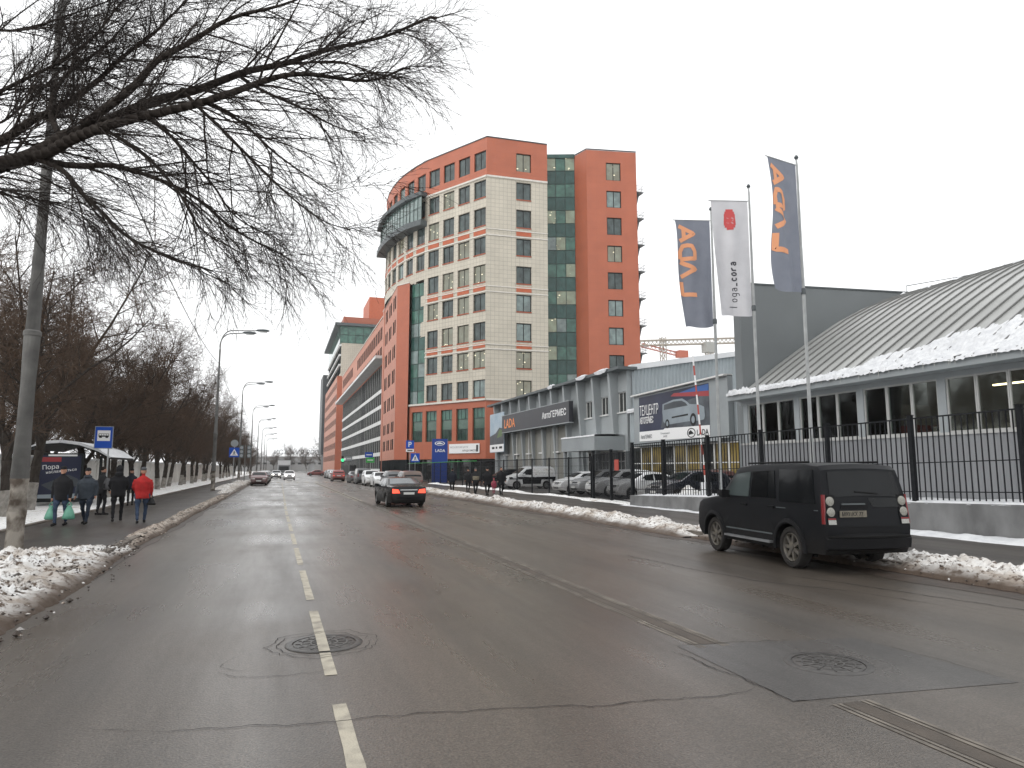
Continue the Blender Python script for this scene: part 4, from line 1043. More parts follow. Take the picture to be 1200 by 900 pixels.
q = MB(); q.box(.25, 24, 23.72, 24.25, 0, 10.95); q.prism([(.25, 23.72, 10.95), (24, 23.72, 10.95), (24, 23.72, 11.9)], (0, .53, 0)); q.build('fire_wall', 'panel_dark', GH)
q = MB(); q.box(.2, 24, 23.68, 24.29, 10.96, 11.04) if False else q.prism([(.2, 23.68, 10.95), (24.05, 23.68, 11.92), (24.05, 23.68, 12.0), (.2, 23.68, 11.03)], (0, .62, 0)); q.build('fire_wall_coping', 'slab_grey', GH)
q = MB(); q.tube([(10.4, 23.0, 11.2), (10.4, 23.0, 11.55), (14.5, 21.5, 12.3), (14.5, 21.5, 12.1)], .025, 5); q.build('roof_cable', 'slab_grey', GH)

# ---------------------------------------------------------------- retaining wall and railing fence
fl = lambda y: 17.6-.1*(y-11)                                    # fence line x at y
wt = lambda y: .96-.021*(y-12)                                   # wall top
q = MB(); n = 48
for i in range(n+1):
    y = 4+25*i/n; x = fl(y); z = wt(y)
    for dx, zz in ((-.17, .0), (-.17, z-.02), (-.15, z), (.17, z), (.17, 0)): q.v.append((x+dx, y, zz))
for i in range(n):
    for k in range(4): q.f.append([5*i+k, 5*i+5+k, 5*i+6+k, 5*i+1+k]); q.m.append(0); q.uv.append(None)
q.poly([(fl(29)+dx, 29, z) for dx, z in ((-.17, 0), (.17, 0), (.17, wt(29)), (-.17, wt(29)))])
tag(q.build('retaining_wall', 'concrete'), 'low stained concrete wall under the black railings', 'wall')
# raised ground behind the wall
b = MB(); xs2 = [0, .25, 1.2, 2.4, 3.3]; nyy = 60
for j in range(nyy+1):
    y = 3+25.8*j/nyy
    for k, d in enumerate(xs2): b.v.append((min(fl(y)+.1+d, 20.95) if k < 4 else 20.97, y, wt(y)+(-.02 if k == 0 else .02)+.05*nz(d, y, 0, 1.1)*(k > 0)))
for j in range(nyy):
    for k in range(4): b.f.append([5*j+k, 5*j+k+1, 5*j+k+6, 5*j+k+5]); b.m.append(0); b.uv.append(None)
struct(b.build('snowy_bank_ground', 'snow', smooth=True, angle=60))
ys = [4+.09*i for i in range(277)]
bank('wall_snow', 'clean snow lying along the top of the concrete wall', ys, lambda y: fl(y)-.16, lambda y: fl(y)+.6, lambda y: .085, wt, 'snow', 8, 51, 0, 0, .5)
ys = [4+.09*i for i in range(290)]
bank('wall_foot_snow', 'strip of white snow at the foot of the concrete wall', ys, lambda y: max(fl(y)-.17-(2.5-.075*y)+.2*nz(y, 2, 0, .6), 14.0), lambda y: fl(y)-.1, lambda y: .19-.004*y, lambda y: .10, 'snow', 12, 55, 0, 0, .3)
ys = [28.5+.12*i for i in range(420)]
bank('fence_foot_snow', 'broken strip of snow along the foot of the mesh fence', ys, lambda y: 15.6+.6*nz(y, 2, 0, .35)+.7*sm(y, 33, 40), lambda y: 17.1+.3*nz(y, 5, 0, .4), lambda y: max(.02, .14+.12*nz(y, 6, 0, .3)), lambda y: .105, 'snow_old', 12, 57, 0, 0, .6)
def bars(F, P0, P1, zb, zt, pitch, r_, skip_ends=True):
    """upright bars from P0 to P1 (x,y), bottoms/tops functions of fraction"""
    (dx, dy), L_ = unit(P0, P1); n = int(round(L_/pitch)); out = []
    for i in range(1, n):
        t = i/n; x, y = P0[0]+dx*L_*t, P0[1]+dy*L_*t; h = zt(t)-zb(t); key = ('bar', round(h, 1), r_)
        if key not in WCACHE:
            q = MB(); q.box(-r_, r_, -r_, r_, 0, round(h, 1)); WCACHE[key] = q.mesh('bar', 'black_metal')
        o = link('bar', WCACHE[key], F, (x, y, zb(t))); o.scale = (1, 1, h/round(h, 1))
ftop = lambda y: 3.34-.022*(y-12)
FN = thing('railing_fence', 'black vertical-bar railing standing on the concrete wall', 'fence', (0, 0, 0))
py = [29.0, 26.6, 23.7, 20.8, 17.9, 15.0, 12.1, 9.2, 6.3]
for i, y in enumerate(py):
    q = MB(); x = fl(y); q.box(x-.06, x+.06, y-.06, y+.06, wt(y)-.3, ftop(y)+.09); q.box(x-.075, x+.075, y-.075, y+.075, ftop(y)+.09, ftop(y)+.11); q.build('post', 'black_metal', FN)
for i in range(len(py)-1):
    a, c = (fl(py[i]), py[i]), (fl(py[i+1]), py[i+1]); ya, yb_ = py[i], py[i+1]
    zt = lambda t: ftop(ya+(yb_-ya)*t); zb = lambda t: wt(ya+(yb_-ya)*t)+.07
    bars(FN, a, c, zb, zt, .165, .0125)
    (dx, dy), L_ = unit(a, c)
    for off, hh in ((0, .02), (-1.27, .014), (-2.08, .014)):
        q = MB(); P8 = []
        for (p, y) in ((a, ya), (c, yb_)):
            z = ftop(y)+off
            for sx, sz in ((-.02, -hh), (.02, -hh), (.02, hh), (-.02, hh)): P8.append((p[0]+sx, p[1]+(-.061 if y == ya else .061), z+sz))
        q.add(P8, [(0,1,2,3),(7,6,5,4),(0,4,5,1),(1,5,6,2),(2,6,7,3),(3,7,4,0)]); q.build('rail', 'black_metal', FN)
# barred gate and far mesh fence
GT = thing('barred_gate', 'black barred sliding gate between the railing and the mesh fence', 'gate', (0, 0, 0))
ga, gc = (15.95, 29.3), (16.9, 35.6); gmid = (16.43, 32.45)
for (x, y) in (ga, gmid, gc):
    q = MB(); q.box(x-.07, x+.07, y-.07, y+.07, .1, 2.85); q.build('post', 'black_metal', GT)
for (a, c) in ((ga, gmid), (gmid, gc)):
    bars(GT, a, c, lambda t: .25, lambda t: 2.68, .13, .0115)
    for z in (.28, 1.4, 2.66):
        (dx, dy), L_ = unit(a, c); q = MB(); q.obox(((a[0]+c[0])/2, (a[1]+c[1])/2), (dx, dy), L_/2-.08, .02, z-.02, z+.02); q.build('rail', 'black_metal', GT)
q = MB(); q.box(16.2, 16.24, 31.2, 31.65, 1.75, 2.3); q.build('warning_plate', 'red_white_red', GT)
MF = thing('mesh_fence', 'long dark mesh fence along the right pavement towards the blue totem', 'fence', (0, 0, 0))
wp = MB()
for i in range(1, 54): y = 3.25*i/54; wp.box(-.0025, .0025, y-.0025, y+.0025, 0, 2.28)
for z in (.02, .45, .9, 1.35, 1.8, 2.26): wp.box(-.008, .008, .04, 3.21, z-.008, z+.008)
wpm = wp.mesh('mesh_panel', 'black_metal')
y = 35.9
while y < 96:
    q = MB(); q.box(16.9-.04, 16.9+.04, y-.04, y+.04, .1, 2.55); q.build('post', 'black_metal', MF)
    o = link('mesh_panel', wpm, MF, (16.9, y+.0, .2)); o['kind'] = 'stuff'; y += 3.25
q = MB(); q.box(16.88, 16.92, 35.9, 96, 2.47, 2.51); q.build('top_rail', 'black_metal', MF)
q = MB(); q.box(16.84, 16.88, 60, 95, 2.52, 2.56); q.build('light_string', 'green_sign', MF)

# ---------------------------------------------------------------- flagpoles and flags
def flag(label, mat_, px, py_, arm, w, h, ztop, phase, shapes, lean):
    F = thing('banner_flag', label, 'flag', (px, py_, 0), group='banner flags on tall poles')
    ax = Vector((*arm, 0)).normalized(); nrm = Vector((-ax.y, ax.x, 0))
    def S(u, v, off=0.0):
        ww = w*(1-lean*(v**.7)*(.75+.25*math.sin(v*5+phase))); 
        wave = .16*math.sin(2.4*u*math.pi+v*3.2+phase)*(.25+.75*v)*min(1, v*3+.05)+.10*math.sin(5.2*u+7*v+phase*2)*v*u+.035*math.sin(13*u-5*v+phase)*min(1, v*3)
        sag = -.10*u*(1-u)*v+.05*math.sin(u*7+phase)*v**3
        p = ax*(u*ww+.08)+nrm*(wave*u**.35+off); p.z = ztop-h*v+sag; return p
    q = MB(); nu, nv = 26, 54
    for j in range(nv+1):
        for i in range(nu+1): q.v.append(tuple(S(i/nu, j/nv)))
    for j in range(nv):
        for i in range(nu): q.f.append([j*(nu+1)+i, j*(nu+1)+i+1, (j+1)*(nu+1)+i+1, (j+1)*(nu+1)+i]); q.m.append(0); q.uv.append(None)
    cloth = q.build('cloth', mat_, F, True, angle=80)
    q = MB(); q.tube([(0,0,ztop+.015), tuple(ax*(w*1.06+.08)+Vector((0,0,ztop+.02)))], .022, 6); q.build('top_arm', 'steel_pole', F)
    for nm, m_, strokes in shapes:
        q = MB()
        for st in strokes:
            pts, wd = st; dense = []
            for a in range(len(pts)-1):
                k = max(1, int(math.dist(pts[a], pts[a+1])/.02))
                for c in range(k): dense.append((pts[a][0]+(pts[a+1][0]-pts[a][0])*c/k, pts[a][1]+(pts[a+1][1]-pts[a][1])*c/k))
            dense.append(pts[-1]); Ls, Rs = [], []
            for a, p in enumerate(dense):
                n0, n1 = dense[max(0, a-1)], dense[min(len(dense)-1, a+1)]
                dx, dy = (n1[0]-n0[0])*w, (n1[1]-n0[1])*h; l = math.hypot(dx, dy) or 1; ox, oy = -dy/l*wd/2/w, dx/l*wd/2/h
                Ls.append((p[0]+ox, p[1]+oy)); Rs.append((p[0]-ox, p[1]-oy))
            for off in (.012, -.012):
                for a in range(len(dense)-1):
                    seg = [Ls[a], ((Ls[a][0]+Rs[a][0])/2, (Ls[a][1]+Rs[a][1])/2), Rs[a]]; sg2 = [Ls[a+1], ((Ls[a+1][0]+Rs[a+1][0])/2, (Ls[a+1][1]+Rs[a+1][1])/2), Rs[a+1]]
                    for k in range(2): q.quad(S(*seg[k], off), S(*sg2[k], off), S(*sg2[k+1], off), S(*seg[k+1], off))
        q.build(nm, m_, cloth, True, angle=80)
    return F
def letters(word, u_base, u_cap, v_start, v_end):
    """mirrored vertical word read upward: text x -> up the flag, text y -> towards the pole; returns stroke polylines"""
    n = len(word); cw = (v_start-v_end)/n; out = []
    G_ = {'L': [[(0,1),(0,0),(.72,0)]], 'A': [[(0,0),(.42,1),(.84,0)],[(.2,.30),(.64,.30)]], 'V': [[(0,0),(.42,1),(.84,0)]], 'D': [[(0,0),(0,1),(.42,1),(.72,.82),(.76,.5),(.72,.18),(.42,0),(0,0)]],
          'l': [[(.1,0),(.1,1)]], 'o': [[(.1,.3),(.3,.55),(.55,.55),(.7,.3),(.55,.02),(.25,.02),(.1,.3)]], 'g': [[(.7,.5),(.3,.55),(.1,.3),(.3,.05),(.7,.1)],[(.7,.55),(.7,-.2),(.3,-.3)]], 'a': [[(.15,.5),(.6,.55),(.7,.35),(.7,0),(.3,0),(.12,.15),(.35,.3),(.7,.3)]],
          '_': [[(.1,0),(.7,0)]], 's': [[(.7,.5),(.25,.55),(.2,.32),(.65,.25),(.6,.0),(.1,.03)]], 'c': [[(.7,.5),(.3,.55),(.1,.3),(.3,.02),(.7,.06)]], 'r': [[(.15,0),(.15,.55)],[(.15,.4),(.45,.56),(.65,.5)]], 'd': [[(.7,1),(.7,0),(.3,0),(.1,.28),(.3,.52),(.7,.52)]]}
    for i, ch in enumerate(word):
        for st in G_[ch]: out.append([(u_base+(u_cap-u_base)*y, v_start-(i+x*1.0)*cw) for x, y in st])
    return out
cr_, sr_ = math.cos(R(18.646)), math.sin(R(18.646))
left = (-cr_, sr_); near = (-sr_, -cr_)
mixd = lambda a, b_: (left[0]*a+near[0]*b_, left[1]*a+near[1]*b_)
poles = [(19, 20.9), (19, 23.85), (19, 26.64)]
plab = ['tall white flagpole nearest the camera, in front of the curved roof', 'middle flagpole, carrying the white banner', 'farthest flagpole, carrying the grey banner beside the orange tower']
for (x, y), lb in zip(poles, plab):
    fp = thing('flagpole', lb, 'flagpole', (x, y, 0), group='flagpoles behind the railing')
    q = MB(); q.tube([(0,0,.5), (0,0,8.7), (0,0,14.05)], [.085, .068, .038], 10); q.build('pole', 'steel_pole', fp, True)
    q = MB(); q.lathe([(0,14.05),(.05,14.06),(.09,14.14),(.05,14.22),(.0,14.25)], 10); q.build('finial', 'slab_grey', fp, True)
    q = MB(); q.lathe([(.09,8.55),(.10,8.6),(.10,8.75),(.07,8.8)], 10); q.build('collar', 'slab_grey', fp, True)
    q = MB(); q.tube([(.07,.0,1.5), (.06,0,13.9)], .006, 4); q.build('halyard', 'slab_grey', fp)
lada = [('lettering', 'flag_orange', [(s_, .20) for s_ in letters('LVDA', .93, .50, .70, .03)])]
flag('grey banner flag with orange letters on the pole nearest the camera', 'flag_grey', *poles[0], mixd(.88, .48), 1.6, 5.2, 13.8, .4, lada, .22)
flag('grey banner flag with orange letters farthest left, beside the orange tower', 'flag_grey', *poles[2], mixd(1, .05), 1.68, 5.15, 13.55, 2.1, lada, .25)
em = []
for k in range(9): v_ = .085+.02*k; hw = (.10, .13, .15, .15, .155, .16, .16, .14, .09)[k]; em.append(([(.52-hw, v_), (.52+hw, v_)], .11))
w2 = [(s_, .032) for s_ in letters('loga', .44, .66, .93, .75)]; w3 = [(s_, .055) for s_ in letters('_cora', .44, .66, .75, .53)]
flag('white banner flag with a red emblem and dark lettering on the middle pole', 'flag_white', *poles[1], mixd(1, .03), 1.62, 5.1, 13.45, 3.6,
     [('emblem', 'flag_red', em), ('lettering', 'flag_ink', w2+w3), ('emblem_figure', 'flag_white', [([(.60,.15),(.54,.155),(.55,.175),(.60,.19),(.54,.20)], .05), ([(.48,.15),(.42,.155),(.44,.175),(.49,.19),(.43,.20)], .05)])], .15)
# raised striped barrier arm
br_ = thing('barrier_arm', 'raised red and white striped barrier arm behind the fence', 'barrier', (19.4, 28.4, .14))
q = MB(); q.box(-.18, .18, -.2, .2, 0, 1.05); q.build('cabinet', 'white_plastic', br_)
for k in range(13):
    q = MB(); z0, z1 = .9+k*.49, .9+(k+1)*.49; f = lambda z: (-.055*(z-.9)*.3, .10*(z-.9)*.9)
    q.tube([(f(z0)[0], f(z0)[1], z0), (f(z1)[0], f(z1)[1], z1)], .042, 6); q.build('arm_segment', 'red_white_red' if k % 2 else 'sign_white', br_, True)
# ---------------------------------------------------------------- cranes beyond the halls
def lattice(q, a, c, w, n, r_):
    a, c = Vector(a), Vector(c); d = (c-a).normalized(); s_ = d.cross(Vector((0,0,1))); s_ = s_.normalized() if s_.length > .1 else Vector((1,0,0)); t_ = d.cross(s_).normalized()
    cs = [s_*w/2+t_*w/2, -s_*w/2+t_*w/2, -s_*w/2-t_*w/2, s_*w/2-t_*w/2]
    for k in cs: q.tube([a+k, c+k], r_, 4)
    for i in range(n):
        p0_, p1_ = a.lerp(c, i/n), a.lerp(c, (i+1)/n)
        for k in range(4): q.tube([p0_+cs[k], p1_+cs[(k+1) % 4]], r_*.7, 3)
CR = thing('tower_crane', 'distant tower crane with long horizontal jib above the grey hall', 'crane', (179, 256, 0))
q = MB(); lattice(q, (0,0,0), (0,0,53), 2.4, 22, .26); q.build('mast', 'crane_pale', CR)
q = MB(); lattice(q, (-30,10,57.2), (15,-5,58.6), 2.2, 26, .26); q.build('jib', 'crane_pale', CR)
q = MB(); q.box(-2.6, 2.6, -2, 2, 53, 57.5); q.build('slewing_house', 'crane_grey', CR)
q = MB(); q.box(12.5, 16, -7, -3, 55.5, 59); q.build('counterweight', 'crane_red', CR)
CR2 = thing('tower_crane', 'second distant crane with a short red jib beside the orange tower', 'crane', (159.7, 262.7, 0))
q = MB(); lattice(q, (0,0,0), (0,0,60), 2.0, 24, .24); q.build('mast', 'crane_pale', CR2)
q = MB(); lattice(q, (-9,3,56.4), (7,-2,52.2), 1.5, 10, .15); q.build('jib', 'crane_red', CR2)
q = MB(); q.box(5.5, 10.0, -4.5, -1, 50.8, 53.8); q.build('counterweight', 'crane_red', CR2)
q = MB(); q.tube([(-8,2.6,56.6),(0,0,60.0),(6,-1.7,52.8)], .07, 3); q.build('stay_rope', 'crane_grey', CR2)
# ================================================================ STREET FURNITURE, LEFT SIDE AND FAR END
# white wall behind the trees, in bays between buttress posts
WW = thing('white_wall', 'long whitewashed wall behind the row of bare trees', 'wall', (-11.6, 20, 0))
for i in range(44):
    y = i*4.0; q = MB(); q.box(-.1, .1, y+.12, y+3.88, 0, 2.35); q.build('wall_panel', 'white_wall', WW)
    q = MB(); q.box(-.16, .16, y-.12, y+.12, 0, 2.5); q.build('wall_post', 'white_wall', WW)
    q = MB(); q.box(-.17, .17, y+.12, y+3.88, 2.35, 2.45); q.build('wall_snow_cap', 'snow', WW)
# low shed roof with snow seen left of the shelter
sd = thing('garden_shed', 'low shed with snow-covered roof behind the bus shelter', 'shed', (-17.5, 40, 0))
q = MB(); q.box(-3, 3, -2, 3, 0, 2.9); q.build('wall', 'white_wall', sd)
q = MB(); q.prism([(-3.3, -2.3, 2.9), (3.3, -2.3, 2.9), (3.3, -2.3, 3.1), (0, -2.3, 3.6), (-3.3, -2.3, 3.1)], (0, 5.6, 0)); q.build('roof', 'snow', sd)

def lamp_post(y, label, x=-4.95, near=False):
    t = thing('street_lamp', label, 'street lamp', (x, y, .1), group='street lamps along the left kerb')
    q = MB(); q.tube([(0,0,0), (0,0,.9), (0,0,1.55)], [.185, .172, .167], 14, cap=False); q.build('pole_base', 'lamp_base', t, True)
    q = MB(); q.tube([(0,0,1.55), (0,0,4.45)], [.165, .150], 14); q.build('pole_lower', 'lamp_concrete', t, True)
    q = MB(); q.lathe([(.150,4.45),(.165,4.47),(.165,4.55),(.135,4.58)], 14); q.build('collar', 'lamp_concrete', t, True)
    q = MB(); q.tube([(0,0,4.56), (0,0,8.6)], [.135, .105], 12); q.tube([(0,0,8.6), (0,0,8.75), (0,0,11.3)], [.115, .085, .07], 10); q.build('pole_upper', 'lamp_concrete' if near else 'lamp_pole', t, True)
    for (reach, z1, yy) in ((3.1, 13.0, .12), (2.1, 12.7, -.12)):
        q = MB(); pts = [(0, yy*.3, 11.2)]
        for k in range(9):
            a_ = k/8*math.pi/2; pts.append((.75*(1-math.cos(a_))*1.1, yy, 11.6+(z1-11.6-.1)*math.sin(a_)))
        pts.append((reach-.3, yy, z1+.02)); q.tube(pts, .045, 7); a = q.build('arm', 'lamp_pole', t, True)
        q = MB(); n = 8; P = []
        for i, (dx, w, h0, h1) in enumerate(((-.45, .05, -.03, .05), (-.3, .11, -.06, .10), (.1, .17, -.07, .13), (.45, .15, -.05, .11), (.6, .06, 0, .06))):
            for (sy, sz) in ((-1, .2), (-.7, 1), (.7, 1), (1, .2), (.8, -1), (-.8, -1)): P.append((reach+dx, yy+w*sy, z1+.03+(h1*sz if sz > 0 else -h0*sz)))
        q.add(P, [(6*i+k, 6*i+(k+1) % 6, 6*i+6+(k+1) % 6, 6*i+6+k) for i in range(4) for k in range(6)] + [(0,1,2,3,4,5), (29,28,27,26,25,24)]); h_ = q.build('lamp_head', 'slab_grey', t, True)
        q = MB(); q.box(reach-.2, reach+.42, yy-.11, yy+.11, z1-.09, z1-.04); q.build('lens', 'lamp_lens', h_)
    return t
lamp_post(16.3, 'nearest lamp post with peeling whitewashed foot, at the left edge', near=True)
lamp_post(59.0, 'second street lamp with double curved arm, beyond the walkers')
L2 = lamp_post(94.5, 'third street lamp with double arm, beside the crossing sign')
for y, lb in ((130, 'fourth street lamp from the camera along the left kerb'), (165, 'fifth street lamp from the camera along the left kerb'), (200, 'sixth street lamp from the camera along the left kerb'), (235, 'seventh street lamp from the camera along the left kerb'), (272, 'farthest street lamp along the left kerb')):
    clone(L2, lb, (-4.95, y, .1))
# overhead cable strung along the lamp posts
q = MB(); pts = []
for (a, c, sag) in (((-4.9,16.3,11.6), (-4.95,59,10.2), 1.0), ((-4.95,59,10.2), (-4.95,94.5,10.2), 1.0), ((-4.95,94.5,10.2), (-4.95,130,10.2), .8)):
    for k in range(24): t = k/24; pts.append((a[0]+(c[0]-a[0])*t, a[1]+(c[1]-a[1])*t, a[2]+(c[2]-a[2])*t-4*sag*t*(1-t)))
q.tube(pts, .022, 4); tag(q.build('overhead_cable', 'ink'), 'sagging black cable strung between the lamp posts', 'cable')

def plate(q, c, w, h, th, m=0): q.box(c[0]-w/2, c[0]+w/2, c[1]-th/2, c[1]+th/2, c[2]-h/2, c[2]+h/2, m)
def crossing_sign(x, y, z, label, s_=.7, rz=0.0, round_top=False, extra=None):
    t = thing('crossing_sign', label, 'road sign', (x, y, .1), rz, group='blue crossing signs')
    q = MB(); q.tube([(0,.03,0), (0,.03,z+s_*.7)], .035, 8); q.build('post', 'steel_pole', t, True)
    q = MB(); plate(q, (0,0,z), s_, s_, .02); p = q.build('plate', 'sign_blue', t)
    q = MB(); q.poly([(-s_*.40,-.013,z-s_*.34), (s_*.40,-.013,z-s_*.34), (0,-.013,z+s_*.38)]); q.build('triangle', 'sign_white', p)
    q = MB(); f = lambda pts: q.poly([(a*s_,-.018,z+b_*s_) for a, b_ in pts])
    f([(-.05,-.02),(.05,-.02),(.04,.10),(-.04,.10)]); f([(-.05,-.02),(-.14,-.28),(-.09,-.30),(0,-.08)]); f([(.05,-.02),(.13,-.28),(.08,-.30),(0,-.08)]); f([(.035*math.cos(k*.785),.145+.035*math.sin(k*.785)) for k in range(8)]); f([(-.04,.09),(-.13,-.03),(-.10,-.05),(-.03,.04)]); f([(.04,.09),(.13,-.03),(.10,-.05),(.03,.04)])
    q.build('walking_figure', 'ink', p)
    if round_top:
        q = MB(); q.lathe([(0,.0),(.36,.0),(.36,.02),(0,.02)], 20, c=(0,-.01,z+s_*.95), axis='y'); q.build('round_plate', 'panel_grey', t)
    return t
crossing_sign(-4.4, 74, 3.35, 'blue crossing sign under a grey round sign on the left pavement', .95, 0, True)
cs = crossing_sign(15.0, 80.0, 3.0, 'blue crossing sign below the parking sign at the right kerb', 1.05)
pk = thing('parking_sign', 'blue parking sign with a white plate, left of the blue totem', 'road sign', (14.4, 80.2, .1), 0)
q = MB(); q.tube([(0,.04,0), (0,.04,5.0)], .04, 8); q.build('post', 'steel_pole', pk, True)
q = MB(); plate(q, (0,0,4.55), .95, .95, .02); q.build('plate', 'sign_blue', pk)
text_obj('P', .85, 'sign_white', pk, frame4((-.24,-.015,4.27), (1,0,0), (0,0,1)), bold=.01)
q = MB(); plate(q, (0,0,3.85), .95, .35, .02); q.build('lower_plate', 'sign_white', pk)
q = MB(); plate(q, (0,-.014,3.85), .6, .12, .005); q.build('arrow', 'ink', pk)
# traffic light pair beyond the crossing sign
tl = thing('traffic_light', 'pair of signal heads on a post near the crossing sign', 'traffic light', (-4.0, 88, .1))
q = MB(); q.tube([(0,0,0), (0,0,4.6)], .06, 8); q.build('post', 'lamp_pole', tl, True)
for dx in (-.42, .42):
    q = MB(); q.box(dx-.24, dx+.24, -.1, .12, 3.0, 4.5); h_ = q.build('signal_head', 'slab_grey', tl)
    for k in range(3):
        q = MB(); q.lathe([(0,-.115),(.16,-.11),(.18,-.10)], 14, c=(dx,0,3.28+.47*k), axis='y'); q.build('lens', 'panel_grey', h_)
tl2 = thing('traffic_light', 'far green signal light in the middle of the junction', 'traffic light', (15.5, 185, .1))
q = MB(); q.tube([(0,0,0), (0,0,3.2)], .08, 6); q.build('post', 'lamp_pole', tl2); q = MB(); q.box(-.3, .3, -.15, .15, 3.2, 5.0); q.build('signal_head', 'ink', tl2)
q = MB(); q.lathe([(0,-.18),(.38,-.17),(.42,-.15)], 14, c=(0,0,3.9), axis='y'); q.build('green_lens', 'far_green', tl2)
# small blue and green direction boards on the parking block
for x, y, z, m_, lb in ((17.0, 141, 4.6, 'sign_blue', 'small blue board hanging on the parking block front'), (16.9, 138, 3.5, 'green_sign', 'small green board hanging on the parking block front'), (16.5, 178, 4.3, 'panel_grey', 'grey board standing before the far parking bays')):
    t = thing('hanging_board', lb, 'sign', (x, y, 0)); q = MB(); q.box(-.8, .8, -.04, .04, z-.5, z+.5); q.build('board', m_, t); q = MB(); q.tube([(0,.08,0), (0,.08,z)], .05, 6); q.build('post', 'lamp_pole', t)
    q = MB(); q.box(-.55, .55, -.05, -.042, z-.1, z+.1); q.build('board_stripe', 'sign_white', t)

# bus shelter
BS = thing('bus_shelter', 'bus shelter with snow on its arched roof and an advertising panel', 'bus shelter', (-8.6, 35, .14))
for x, y in ((-1.5, 0), (-1.5, 4.6), (1.0, .05), (1.0, 4.6)):
    q = MB(); q.box(x-.05, x+.05, y-.05, y+.05, 0, 2.25); q.build('post', 'frame_dark', BS)
arc = [(-1.75, 2.52), (-1.2, 2.72), (-.5, 2.78), (.2, 2.68), (.9, 2.42), (1.4, 2.12)]
q = MB()
for i in range(5):
    (x0, z0), (x1, z1) = arc[i], arc[i+1]; q.prism([(x0,-.3,z0), (x1,-.3,z1), (x1,-.3,z1+.07), (x0,-.3,z0+.07)], (0,5.3,0))
q.build('roof', 'frame_dark', BS)
q = MB(); n = 24
for j in range(n+1):
    y = -.32+5.34*j/n
    for i, (x, z) in enumerate(arc): q.v.append((x*(1.02), y, z+.07+(.10+.03*nz(x, y, 0, 2))*(1 if i not in (0, 5) else .25)))
for j in range(n):
    for i in range(5): q.f.append([6*j+i, 6*j+i+1, 6*j+i+7, 6*j+i+6]); q.m.append(0); q.uv.append(None)
q.poly([(x*1.02,-.32,z+.07+(.1 if 0 < i < 5 else .02)) for i, (x, z) in enumerate(arc)] + [(x*1.02,-.32,z+.05) for x, z in arc[::-1]])
q.build('roof_snow', 'snow', BS, True, angle=60)
for x0, x1 in ((-1.75, -1.45), (.95, 1.4)):
    pass
q = MB(); q.box(-1.45, .35, -.08, .08, .25, 2.38); q.build('poster_case', 'frame_dark', BS)
q = MB(); q.box(-1.36, .26, -.10, -.085, .42, 2.28); pc = q.build('poster', 'print_navy', BS)
q = MB(); q.poly([(-1.2,-.104,1.0), (-.2,-.104,1.45), (.2,-.104,1.25), (.2,-.104,.95), (-.8,-.104,.75)]); q.build('print_shape', 'print_slate', pc)
q = MB(); q.poly([(-1.3,-.104,.42), (.22,-.104,.42), (.22,-.104,.62), (-1.3,-.104,.58)]); q.build('print_foot', 'print_silver', pc)
q = MB(); q.poly([(-1.3,-.107,2.0), (-.5,-.107,2.0), (-.5,-.107,2.2), (-1.3,-.107,2.2)]); q.build('print_tag', 'print_red', pc)
q = MB(); q.box(-1.0, .1, -.12, -.105, 2.245, 2.32); q.build('print_strip', 'sign_white', pc)
text_obj('Пора', .26, 'sign_white', pc, frame4((-1.2,-.11,1.66), (1,0,.08), (-.08,0,1)))
text_obj('наслаждаться', .17, 'sign_white', pc, frame4((-1.05,-.11,1.48), (1,0,.12), (-.12,0,1)))
for i in range(3):
    q = MB(); q.box(-1.52, -1.49, .1+1.5*i, 1.5+1.5*i, .3, 2.2); q.build('back_pane', 'car_glass_pale', BS)
q = MB(); q.box(-1.3, -.8, .6, 4.2, .42, .48); q.build('bench', 'frame_dark', BS)
st = thing('bus_stop_sign', 'blue bus stop sign with a white square and a black bus', 'road sign', (-7.38, 34.2, .1))
q = MB(); q.tube([(.2,.06,0), (.2,.06,3.6)], .035, 8); q.build('post', 'steel_pole', st, True)
q = MB(); plate(q, (0,0,3.1), .72, .98, .03); q.build('rim', 'panel_grey', st); q = MB(); plate(q, (0,-.018,3.1), .66, .92, .01); p = q.build('plate', 'sign_blue', st)
q = MB(); plate(q, (0,-.026,3.18), .50, .46, .006); q.build('white_field', 'sign_white', p)
q = MB(); q.box(-.2, .2, -.034, -.030, 3.13, 3.27); q.box(-.17, -.07, -.034, -.030, 3.08, 3.13); q.box(.07, .17, -.034, -.030, 3.08, 3.13); q.build('bus_figure', 'ink', p)
for k in range(4):
    q = MB(); q.box(-.18+.095*k, -.10+.095*k, -.038, -.035, 3.19, 3.25); q.build('bus_window', 'sign_white', p)

# blue totem
TT = thing('dealer_totem', 'tall blue advertising totem reading LADA beyond the mesh fence', 'sign', (18.6, 83, .12), R(-12))
q = MB(); q.box(-.95, .95, -.22, .22, 0, 5.35); q.build('body', 'totem_blue', TT)
q = MB(); q.box(-.98, -.95, -.24, .24, 0, 5.37); q.box(.95, .98, -.24, .24, 0, 5.37); q.build('edge_strip', 'steel', TT)
text_obj('LADA', .48, 'sign_white', TT, frame4((-.58,-.235,3.75), (1,0,0), (0,0,1)), bold=.01)
q = MB()
for k in range(28):
    t0, t1 = 2*math.pi*k/28, 2*math.pi*(k+1)/28; f = lambda t, s_: (.62*s_*math.cos(t), -.235, 4.8+.27*s_*math.sin(t)); q.quad(f(t0,1), f(t0,.8), f(t1,.8), f(t1,1))
q.poly([(-.36,-.235,4.70), (.4,-.235,4.72), (.3,-.235,4.82), (0,-.235,4.95), (-.35,-.235,4.86)]); q.build('emblem', 'sign_white', TT)
